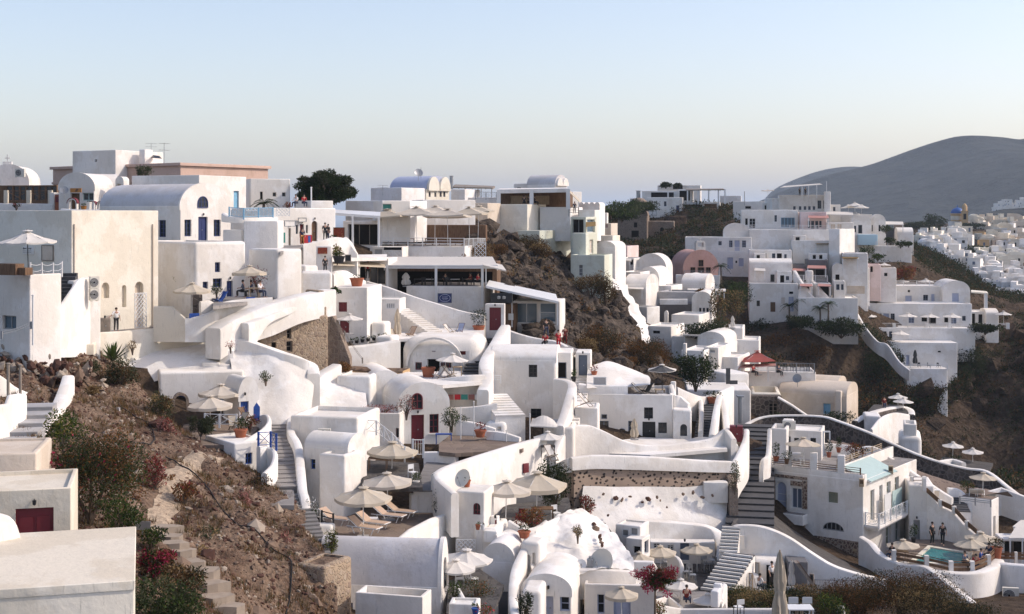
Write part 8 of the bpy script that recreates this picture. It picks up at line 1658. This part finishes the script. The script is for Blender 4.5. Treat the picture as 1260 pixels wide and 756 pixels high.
row([('white row house with lilac doors and flat roof',1062,1165,252,352,380,dict(psi=-6,L=8,mat='w2',wins=((1086,365,1093,373,'f',D_),(1114,364,1122,373,'f',dict(col='lilac',pane='lilac')),(1136,363,1142,370,'f',dict(col='slate')),(1146,362,1150,371,'f',dict(col='lilac',pane='lilac')),(1117,357,1120,360,'f',D_)))),('white arched gable house with lilac door at the end of the row',1160,1194,250,358,395,dict(psi=-4,L=8,mat='w2',vault=('y',1.9),pA=0,wins=((1171.5,361,1180,373,'f',dict(col='lilac',pane='lilac')),(1174,353,1178,358,'f',dict(col='mW',pane='beige'))))),('small white house with slate window left of the row house',1058,1078,249,358,385,dict(psi=-8,mat='w2',wins=((1067,361,1071,369,'f',dict(col='slate')),))),('white parasol terrace house with many lilac windows',1056,1196,244,374,404,dict(psi=-5,L=6,mat='w2',wins=((1080,386,1085,394,'f',dict(col='slate')),(1087,386,1094,400,'f',dict(col='lilac',pane='lilac')),(1096,386,1101,394,'f',dict(col='slate')),(1118,386,1125,398,'f',dict(col='lilac',pane='slate',arch=True)),(1134,391,1141,396,'f',D_),(1143,389,1152,399,'f',D_),(1162,391,1167,397,'f',D_),(1170,391,1177,399,'f',dict(col='lilac',pane='slate')),(1184,389,1188.5,395,'f',dict(col='slate'))))),('tall plain white wall house under the parasol terrace',1076,1200,238,404,424,dict(psi=-4,L=5,mat='w2',wins=((1077,408,1082,417,'f',dict(col='slate')),(1085,408,1091,424,'f',dict(col=None,pane='dark')),(1094,408,1098,417,'f',dict(col='slate'))))),('lower plain white wall house on the cliff',1096,1178,234,422,462,dict(psi=-4,L=5,mat='w2',pA=0,drop=9,wins=((1101,437,1105,444,'f',dict(col='slate')),(1107,437,1112,445,'f',dict(col='lilac')),(1115,437,1119,449,'f',dict(col='lilac',pane='lilac')),(1154,432,1158,434,'f',D_)))),('lowest white wall footing on the cliff',1116,1166,230,454,476,dict(psi=-4,L=4,mat='w2',pA=0,drop=9)),('white porch house with dark openings at the right of the row',1194,1216,248,384,410,dict(psi=-8,mat='w2',wins=((1195,386,1200,399,'f',D_),(1204,387,1209,398,'f',D_)))),('small rounded white house at the cliff end of the row',1213,1229,246,386,404,dict(psi=-8,vault=('x',.8),pA=0)),])
cN('porch_roof','beige flat porch roof beside the arched gable house','roof',[(1195,359,249),(1216,361,247),(1214,358.5,252),(1195,357,254)],'cream',[(1213,361,247.5,378)],th=.25,pr=.25)
for i,x in enumerate((1068,1117,1144,1171)):
 uM(['leftmost of four white parasols along the lilac window terrace','second from left of four white parasols on the lilac window terrace','third from left of four white parasols on the lilac window terrace','rightmost of four white parasols along the lilac window terrace'][i],x,385+.7*(i>1),241,23,404,'canvasW',.05,8,'white parasols on the lilac window terrace')
uM('white parasol on the lower terrace beside the dark doorway',1107,406.5,236,22,424,'canvasW',.05);uM('white parasol at the cliff end by the rounded house',1235,383,244,20,400,'canvasW',.05)
uM('left white parasol on the roof above the row house',1110,343,262,18,356,'canvasW',.05);uM('right white parasol on the roof above the row house',1139,343,262,20,356,'canvasW',.05);uM('white parasol beside the bare red shrub',1088,323.5,252,16,334,'canvasW',.05)
rL('white and dark railing along the four parasol terrace',[(1062,404,241),(1100,404,240.5),(1140,404,240),(1196,405,239.5),(1240,404,240)],.9,'pickets','mW',4,postcol='w',pw=.25)
rL('white rail on the lowest cliff terrace',[(1120,454,231),(1145,454,230.5),(1166,454,230)],.8,'rails','mW',3)
cU('dark folded parasol on the lowest cliff terrace',1126,431,231.5,450,5,'canvasgrey')
for i,x in enumerate((1131,1143,1155)):chair('dark chair on the lowest cliff terrace',x,453,232,60*i,'black',gR='chairs on the lowest cliff terrace')
wall('stair_wall','long white edged stair wall descending the cliff left of the row','wall',[(1054,384,236,396),(1066,404,231,415),(1080,420,226,428),(1092,424,224,436),(1106,444,219,452),(1120,456,214,462)],t=.35,mat='w2',drop=1)
pT('gully_slope',[[(880,330,268),(912,385,256),(960,392,251),(1010,398,249),(1062,400,249)],[(886,392,246),(930,412,243),(975,420,242),(1030,428,242),(1085,440,234)],[(898,424,228),(950,446,231),(1000,466,232),(1060,492,228),(1120,505,226)],[(915,462,200),(1000,490,216),(1050,530,220),(1100,575,216),(1150,600,218)],[(960,520,190),(1040,560,200),(1100,620,208),(1150,670,212),(1200,720,215)]],'cliff',k=10,amp=2.6,freq=.05,oct_=6)
pT('sea_cliff',[[(1120,478,229),(1165,474,231),(1205,418,246),(1250,398,252),(1310,388,254)],[(1105,508,226),(1150,512,228),(1195,470,238),(1248,446,241),(1310,444,238)],[(1090,550,222),(1140,560,224),(1190,542,231),(1240,522,231),(1310,512,227)],[(1100,620,214),(1150,635,218),(1200,632,222),(1250,622,221),(1320,622,217)],[(1110,720,208),(1160,735,214),(1210,735,214),(1260,730,212),(1330,730,208)]],'cliff',k=12,amp=3.2,freq=.07,oct_=8)
for x in range(35,110,15):
 for y in(150,165,180,195):GROUNDPTS.append((x,y,-62))
rg=random.Random(15)
bR('gully_scrub',sample('gully_slope',3000,rg),(.6,2.5),46,.28,['r2','o2','r1','g2','o1','o2'],8)
bR('cliff_scrub',[p for p in sample('sea_cliff',1300,rg)if p.y>205],(.4,1.7),36,.26,['o2','r2','g2'],9)
sT('cliff_boulders',sample('sea_cliff',260,rg),(.4,2.4),['cliff'],12)
for i,(x,y,D,w,hh_,ms)in enumerate(((1192,470,238,8,7,['g2','o2']),(1180,485,236,7,6,['g2','o2']),(985,405,230,6,2.4,['g2','o2']),(1035,414,229,10,3.6,['g2','o2']),(930,425,238,9,5,['g2','o1']),(960,440,233,10,5,['r1','r2']),(990,455,231,10,5,['r2','r1']),(1010,440,238,10,6,['g2','r2']),(1060,450,236,12,8,['g2','o2']),(1212,410,238,6,1.8,['o2','g2']),(1080,475,232,10,7,['o2','g2']))):
 shr(['large dark bush climbing the cliff below the parasol row','dark bush under the large cliff bush','dark bush left of the two palms','broad dark bush right of the two palms','green bush in the brown gully below the wooden door','rust red bush in the middle of the brown gully','brown rust bush low in the gully','dark bush between the rust bushes','dark bush below the stair wall on the gully','dark bush at the cliff end of the parasol row','dark olive bush at the gully foot'][i],'bush',x,y,D,w,hh_,ms,n=int(420*w),leaf=.24,nb=14,gR='bushes in the gully and on the cliff')
for i,(x,yb,D,hh_)in enumerate(((971,392,234,2.2),(984,394,234,3.2),(1009,398,232,2.6),(1019,398,232,3.4))):
 palm('palm_tree',['short palm at the left of the valley palms','taller palm beside the wooden door house','short palm below the long pale wall','tall palm right of the short one below the long pale wall'][i],x,yb,D,hh_,1.6,'valley palms',i)
palm('palm_tree','young palm under the pink chapel',887,352,232,3.4,1.7,'valley palms',9)
shr('bare red shrub behind the pool terrace wall','bush',1112,346,262,5.5,3,['rL','r1','r2'],n=2200,leaf=.24)
for i,(x,y,D,w)in enumerate(((1090,286,276,5),(1108,304,272,4),(1118,303,272,3),(1068,314,262,6),(1080,320,258,4),(1096,300,270,4))):
 shr(['round dark bush beside the pool gables','green pot bush on the pool terrace','small green bush at the vaulted pool end','dark plants below the pool terrace','low plants right below the pool terrace','green bush by the aqua pool'][i],'bush',x,y,D,w*.7,w*.32,['g2','o1','g1'],n=500,leaf=.2,gR='bushes around the pool terrace')
wall('stone_wall','round dark stone terrace bastion under the twin parasols','wall',[(1052,518,141,560),(1070,508,143,560),(1092,502,146,560),(1110,500,149,560),(1120,504,148,560),(1121,510,145.5,560)],t=.8,mat='dS',capmat='w',drop=3)
sL('bastion_floor',[(1060,514),(1118,508),(1112,498),(1075,498)],P(1095,506,147).z,'dP')
uM('left of the twin pale parasols on the dark bastion',1105,484.5,152,25,508,'canvasW',.03);uM('right of the twin pale parasols on the dark bastion',1111,489.5,148,26,512,'canvasW',.03)
h=H('white_house','small white stair house with dark mouth at the bastion','house',1064,1084,140,512,530,psi=-10,L=3,mat='w2',pA=0,bevel=.2);pE('visitor in red at the bastion wall',1088,508,146,20,'stand','rL','denim')
wall('garden_wall','white curved wall descending from the bastion','wall',[(1072,528,136,545),(1084,514,139,545),(1100,508,142,540),(1118,510,144,540)],t=.3,mat='w',drop=.5)
h=H('white_house','white rounded house tucked below the dark bastion','house',1106,1134,132,538,575,psi=-15,L=5,mat='w',pA=0,bevel=.6);h.vol(1112,1128,522,540,.5,3)
for i,(x,y,D,lab)in enumerate(((1172,544,139,'left of two pale parasols on the cliff edge path'),(1197,551.5,136,'right of two pale parasols on the cliff edge path'))):uM(lab,x,y,D,27,y+26,'canvasW',.03)
sL('cliff_terrace',[(1150,575),(1215,585),(1222,570),(1160,562)],P(1180,573,134).z,'dP')
wall('parapet','thin white terrace edge below the cliff parasols','wall',[(1156,567,132,570),(1172,565,133,568),(1186,569,131.5,572)],t=.5,mat='w',drop=.3)
pT('dark_ridge',[[(1096,322,318),(1130,345,300),(1180,372,290),(1230,392,282),(1300,400,275)],[(1110,308,340),(1145,325,335),(1185,352,330),(1225,372,320),(1300,385,310)],[(1122,300,356),(1152,312,356),(1190,338,352),(1226,362,345),(1300,372,335)],[(1124,304,372),(1155,320,370),(1195,350,366),(1230,375,360),(1300,385,350)]],'cliff',k=8,amp=2.5,freq=.04)
rg=random.Random(33)
bR('ridge_bushes',sample('dark_ridge',1000,rg),(.8,2.4),44,.34,['o2','g2','r2','g2'],10)
V_ROWS=[[(1105,320,430),(1150,352,410),(1205,388,395),(1250,392,390),(1310,392,385)],[(1100,300,480),(1150,318,470),(1200,342,460),(1255,352,450),(1310,352,445)],[(1100,284,560),(1150,292,560),(1200,304,560),(1255,310,550),(1310,310,540)],[(1100,276,680),(1150,276,690),(1200,277,690),(1255,276,680),(1310,274,670)],[(1100,280,800),(1150,280,800),(1200,280,800),(1255,278,790),(1310,276,780)]]
pT('village_hill',V_ROWS,'ground',k=6,amp=1.0,freq=.03)
def far_house(label,px,pyb,D,wpx,hpx,mat,gR,vault,rg,nm='village_house'):
 w,hh_=wpx*D/F,hpx*D/F;a=P(px,pyb,D);root=empty(nm,a,label,'house',gR,R(rg.uniform(-28,-6)));d=rg.uniform(4,8)
 b=MB();b.box(-w/2,w/2,0,d,-5,hh_)
 if rg.random()<.6:b.box(-w/2,w*rg.uniform(-.2,.2),d*.3,d*1.4,hh_-.5,hh_+rg.uniform(1.2,2.4))
 b.box(-w/2-.12,w/2+.12,-.12,.25,hh_,hh_+.35)
 b.obj('wall',mat,root,sM=False)
 if vault:
  v=MB();n=10;v.prism([Vector((-w/2*math.cos(math.pi*k/n)*.96,.3,hh_-.05+w*.28*math.sin(math.pi*k/n)))for k in range(n+1)],(0,d-.3,0));v.obj('roof',mat,root)
 k=max(1,int(w/2.2))
 for i in range(k):
  if rg.random()<.75:
   x=-w/2+w*(i+.5)/k;ww=rg.uniform(.3,.5);z=hh_*rg.uniform(.15,.45);m=MB();m.box(x-ww,x+ww,-.03,.05,z,min(hh_-.2,z+rg.uniform(1.0,1.7)));m.obj('window',rg.choice(['dark','slate','lilac','dark']),root,sM=False)
 return root
zones=[(1126,1180,308,328,480,455,24,['w','w2','b'],'white house of the far village above the dark ridge'),(1130,1190,290,306,560,500,26,['w2','w','cream'],'white house of the far village on the slope below the blue dome'),(1186,1262,312,330,530,480,28,['w2','w','cream'],'white house in the middle of the far village right of the dark gap'),(1196,1262,332,358,470,430,26,['w2','w2','w'],'white house low in the far village near the terrace row'),(1208,1262,288,312,620,540,30,['cream','beige','w2','cream2'],'cream house high in the far village'),(1196,1262,276,289,690,640,26,['cream','beige','cream2'],'cream house along the far village skyline'),(1206,1262,360,384,425,400,16,['w2','w'],'white house at the foot of the far village')]
rg=random.Random(77)
for(x0,x1,y0,y1,D0,D1,n,ms,lab)in zones:
 for i in range(n):
  t=rg.random();y=y0+(y1-y0)*t;D=D0+(D1-D0)*t;x=x0+(x1-x0)*((i+rg.random())/n)
  if y>300 and x<1126+(y-300)*1.55:x=1126+(y-300)*1.55+rg.uniform(2,40)
  far_house(lab,x,y,D,rg.uniform(11,21),rg.uniform(6,11),rg.choice(ms),lab.replace('white house','white houses').replace('cream house','cream houses'),rg.random()<.3,rg)
for i,(x,y,D,w,hh_)in enumerate(((1204,296,600,14,10),(1211,304,560,12,8),(1224,366,420,20,10))):
 far_house(['upper orange ochre house in the far village','lower orange ochre house in the far village','white house with two ochre openings at the far village foot'][i],x,y,D,w,hh_,('ochre','ochre','w2')[i],None,False,rg)
c=P(1178,282,660);root=empty('domed_church',c,'ochre church with bright blue dome in the far village','church',None,R(-15));s_=1.18*660/1700
m=MB();m.box(-9*s_,12*s_,-6*s_,10*s_,-6,8*s_);m.obj('wall','w',root,sM=False)
m=MB();m.lathe([(6.6*s_,8*s_),(6.6*s_,15*s_),(7.2*s_,15.2*s_),(7.2*s_,16.2*s_),(6.6*s_,16.4*s_)],20);m.obj('drum','ochre',root)
m=MB();m.lathe([(6.9*s_*math.cos(q),16.3*s_+6*s_*math.sin(q))for q in[math.pi/2*k/8 for k in range(8)]]+[(.2,22.5*s_),(.2,25*s_)],24);m.obj('dome','domeblue',root)
for k in range(7):
 a=-2.6+k*.45;m=MB();m.box(-.8,.8,-.1,.1,9.5*s_,13.5*s_,mat=Matrix.Rotation(a+math.pi/2,4,'Z')@Matrix.Translation((0,-6.6*s_,0)));m.obj('window','cream2',root,sM=False)
c=P(1187,281,655);root=empty('bell_tower',c,'ochre bell tower right of the blue domed church','bell tower',None,R(-15))
m=MB();m.box(-3.2*s_,3.2*s_,-3*s_,3*s_,-6,17*s_);m.box(-3.8*s_,3.8*s_,-3.6*s_,3.6*s_,17*s_,18*s_);m.obj('wall','ochre',root,sM=False)
m=MB();m.lathe([(2.6*s_,18*s_),(2.6*s_,22*s_),(2.0*s_,24*s_),(.6*s_,25.5*s_),(0,26*s_)],14);m.obj('cupola','ochre',root)
m=MB();m.box(-1.4*s_,1.4*s_,-3.1*s_,3.05*s_,9*s_,15*s_);m.obj('belfry_opening','dark',root,sM=False)
for i,(x,y,D,w,hh_)in enumerate(((1150,283,600,12,7.5),(1133,283,590,15,4.0),(1145,286,590,10,3),(1196,280,640,16,2),(1192,312,520,20,3.5),(1186,318,500,10,4))):
 shr(['dark round tree left of the blue dome','low dark tree at the left of the far village','dark bush under the round tree','low dark tree right of the bell tower','dark hedge trees in the middle of the far village','dark bush below the hedge trees in the far village'][i],'tree',x,y,D,w,hh_,['g2','o2'],n=1500,leaf=.5,nb=10,gR='dark trees of the far village')
for i in range(30):
 x=1226+1.3*i;far_house('tiny white house of the distant hamlet under the mountain',x,266-rg.uniform(0,12)-i*.25,1500,rg.uniform(7,12),rg.uniform(3,6),'w','tiny white houses of the distant hamlet',False,rg)
pT('hamlet_hill',[[(1190,276,1350),(1230,274,1380),(1290,272,1400)],[(1200,268,1480),(1235,258,1500),(1300,250,1520)],[(1200,272,1700),(1240,262,1720),(1310,258,1720)]],'farland',k=5,amp=2,freq=.01)
pT('ridge_top',[[(560,275,190),(640,285,195),(715,292,205)],[(560,262,260),(640,264,270),(722,268,290)],[(560,268,420),(640,268,420),(724,271,420)]],'ground',k=5,amp=.5,freq=.05)
bR('ridge_top_scrub',[q for q in sample('ridge_top',2600,rg)if q.x>2 and q.y<430][:700],(.6,1.9),40,.32,['o2','r2','g2','straw'],14)
bR('terrace_scrub',[q for q in sample('village_hill',260,rg)],(.8,2.0),30,.4,['o2','g2'],15)
def ground_sheet():
 import bisect
 G=GROUNDPTS;xs=[-420+10*i for i in range(0,105)];ys=[20]+[30+6*i for i in range(0,46)]+[306+25*i for i in range(1,30)]
 vs=[]
 for y in ys:
  for x in xs:
   sw=sz=0
   for gx,gy,gz in G:
    d2=(gx-x)**2+(gy-y)**2+4;w=1/(d2*d2);sw+=w;sz+=w*gz
   vs.append((x,y,sz/sw-.9))
 nx=len(xs);fs=[(j*nx+i,j*nx+i+1,(j+1)*nx+i+1,(j+1)*nx+i)for j in range(len(ys)-1)for i in range(nx-1)]
 mb=MB();mb.add(vs,fs);o=mb.obj('ground','ground');tag(o,kind='structure');PATCHES['ground']=(vs,fs)
for h in HOUSES:h.build()
ground_sheet()
gb=BVHTree.FromPolygons(*PATCHES['ground']);rg=random.Random(41);pts=[]
hc=[(h.mw@Vector((h.W/2,h.L/2,0)),max(h.W,h.L)*.5+1.5)for h in HOUSES]
while len(pts)<7000:
 y=rg.uniform(128,470);x=y*rg.uniform(-.02,.42)
 if any((c.x-x)**2+(c.y-y)**2<r*r for c,r in hc):continue
 hit=gb.ray_cast(Vector((x,y,200)),Vector((0,0,-1)))
 if hit[0]:pts.append(hit[0])
bR('valley_scrub',pts,(.4,1.6),34,.26,['r2','o2','g2','o1','o2'],16)
m=MB();m.box(-30000,30000,-12000,45000,-160,-150);tag(m.obj('far_plain','farland',sM=False),kind='structure')
def ridge(name,prof,D0,D1,depth,k=6):
 """hill whose skyline follows prof=(px,py); front foot nearer, back slope behind"""
 rows=[]
 for(t,dD)in((0.0,-depth),(.35,-depth*.62),(.7,-depth*.28),(.93,-depth*.06),(1.0,0),(.9,depth*.15),(.4,depth*.6)):
  row=[]
  for i,(px,py)in enumerate(prof):
   D=D0+(D1-D0)*i/(len(prof)-1);q=P(px,py,D);zf=-60.0
   row.append((q.x*(D+dD)/D if False else q.x,D+dD,zf+(q.z-zf)*t))
  rows.append(row)
 vs=[]
 rr=[catmull([Vector(p)for p in r],k)for r in rows];cols=[catmull([r[i]for r in rr],k)for i in range(len(rr[0]))]
 nr,nc=len(cols[0]),len(cols)
 for j in range(nr):
  for i in range(nc):
   p=cols[i][j];tt=j/nr
   a=noise.fractal(Vector((p.x*.0022,p.y*.0016,0)),1,2.0,5)*34*(1-abs(tt-.45))if 0<j<nr-1 else 0
   s=k*4;fade=min(1,abs(j-s)/16)**1.3;vs.append(p+Vector((0,0,a*fade)))
 fs=[(j*nc+i,j*nc+i+1,(j+1)*nc+i+1,(j+1)*nc+i)for j in range(nr-1)for i in range(nc-1)]
 mb=MB();mb.add(vs,fs);tag(mb.obj(name,'farland'),kind='structure')
ridge('far_hill',[(925,275),(940,258),(950,240),(962,228.5),(1000,213),(1030,206.5),(1060,206),(1100,213),(1160,235),(1220,260)],4600,4400,900)
ridge('mountain',[(905,275),(935,258),(960,240),(980,230),(1010,219),(1030,213),(1060,206),(1085,199),(1110,190),(1140,179),(1165,171),(1180,168),(1200,167.5),(1230,169.5),(1252,172),(1275,168),(1310,166),(1370,180),(1450,215)],3300,2900,1500)
m=bpy.data.materials.new('distance_haze');m.use_nodes=True;nt=m.node_tree;nt.nodes.remove(nt.nodes['Principled BSDF'])
v=nt.nodes.new('ShaderNodeVolumePrincipled');v.inputs['Density'].default_value=HAZE;v.inputs['Color'].default_value=(.74,.86,1.0,1);v.inputs['Anisotropy'].default_value=.2
nt.links.new(v.outputs[0],nt.nodes['Material Output'].inputs['Volume']);MATS['haze']=m
b=MB();b.box(-30100,30100,-12100,45100,-161,290);tag(b.obj('haze','haze',sM=False),kind='stuff')
SUN=Vector((.78,.05,.60)).normalized()
w=bpy.data.worlds.new('World');SC.world=w;w.use_nodes=True;nt=w.node_tree
sk=nt.nodes.new('ShaderNodeTexSky');sk.sky_type='NISHITA';sk.sun_disc=False
sk.sun_elevation=math.asin(SUN.z);sk.sun_rotation=math.atan2(SUN.x,SUN.y);sk.altitude=0;sk.air_density=AIR;sk.dust_density=DUST;sk.ozone_density=OZ
bg=nt.nodes['Background'];bg.inputs['Strength'].default_value=SKYS;nt.links.new(mix(nt,sk.outputs[0],(1.05,.935,.925),1.0,'MULTIPLY'),bg.inputs['Color'])
l=bpy.data.lights.new('sun','SUN');l.energy=SUNS;l.angle=R(.53);l.color=(1,.89,.77)
so=bpy.data.objects.new('sun',l);COL.objects.link(so);so.rotation_euler=(-SUN).to_track_quat('-Z','Y').to_euler()
cam=bpy.data.cameras.new('camera');co=bpy.data.objects.new('camera',cam);COL.objects.link(co);SC.camera=co
cam.sensor_width=36;cam.lens=F/1260*36;cam.shift_y=(HY-378)/1260;cam.clip_start=.5;cam.clip_end=60000
co.rotation_euler=(R(90),0,0)
SC.view_settings.view_transform='Standard';SC.view_settings.look='None';SC.view_settings.gamma=1;SC.view_settings.exposure=EXPO
SC.cycles.max_bounces=8;SC.cycles.diffuse_bounces=5;SC.cycles.glossy_bounces=2;SC.cycles.transmission_bounces=3;SC.cycles.transparent_max_bounces=6;SC.cycles.volume_bounces=2
SC.cycles.use_denoising=True
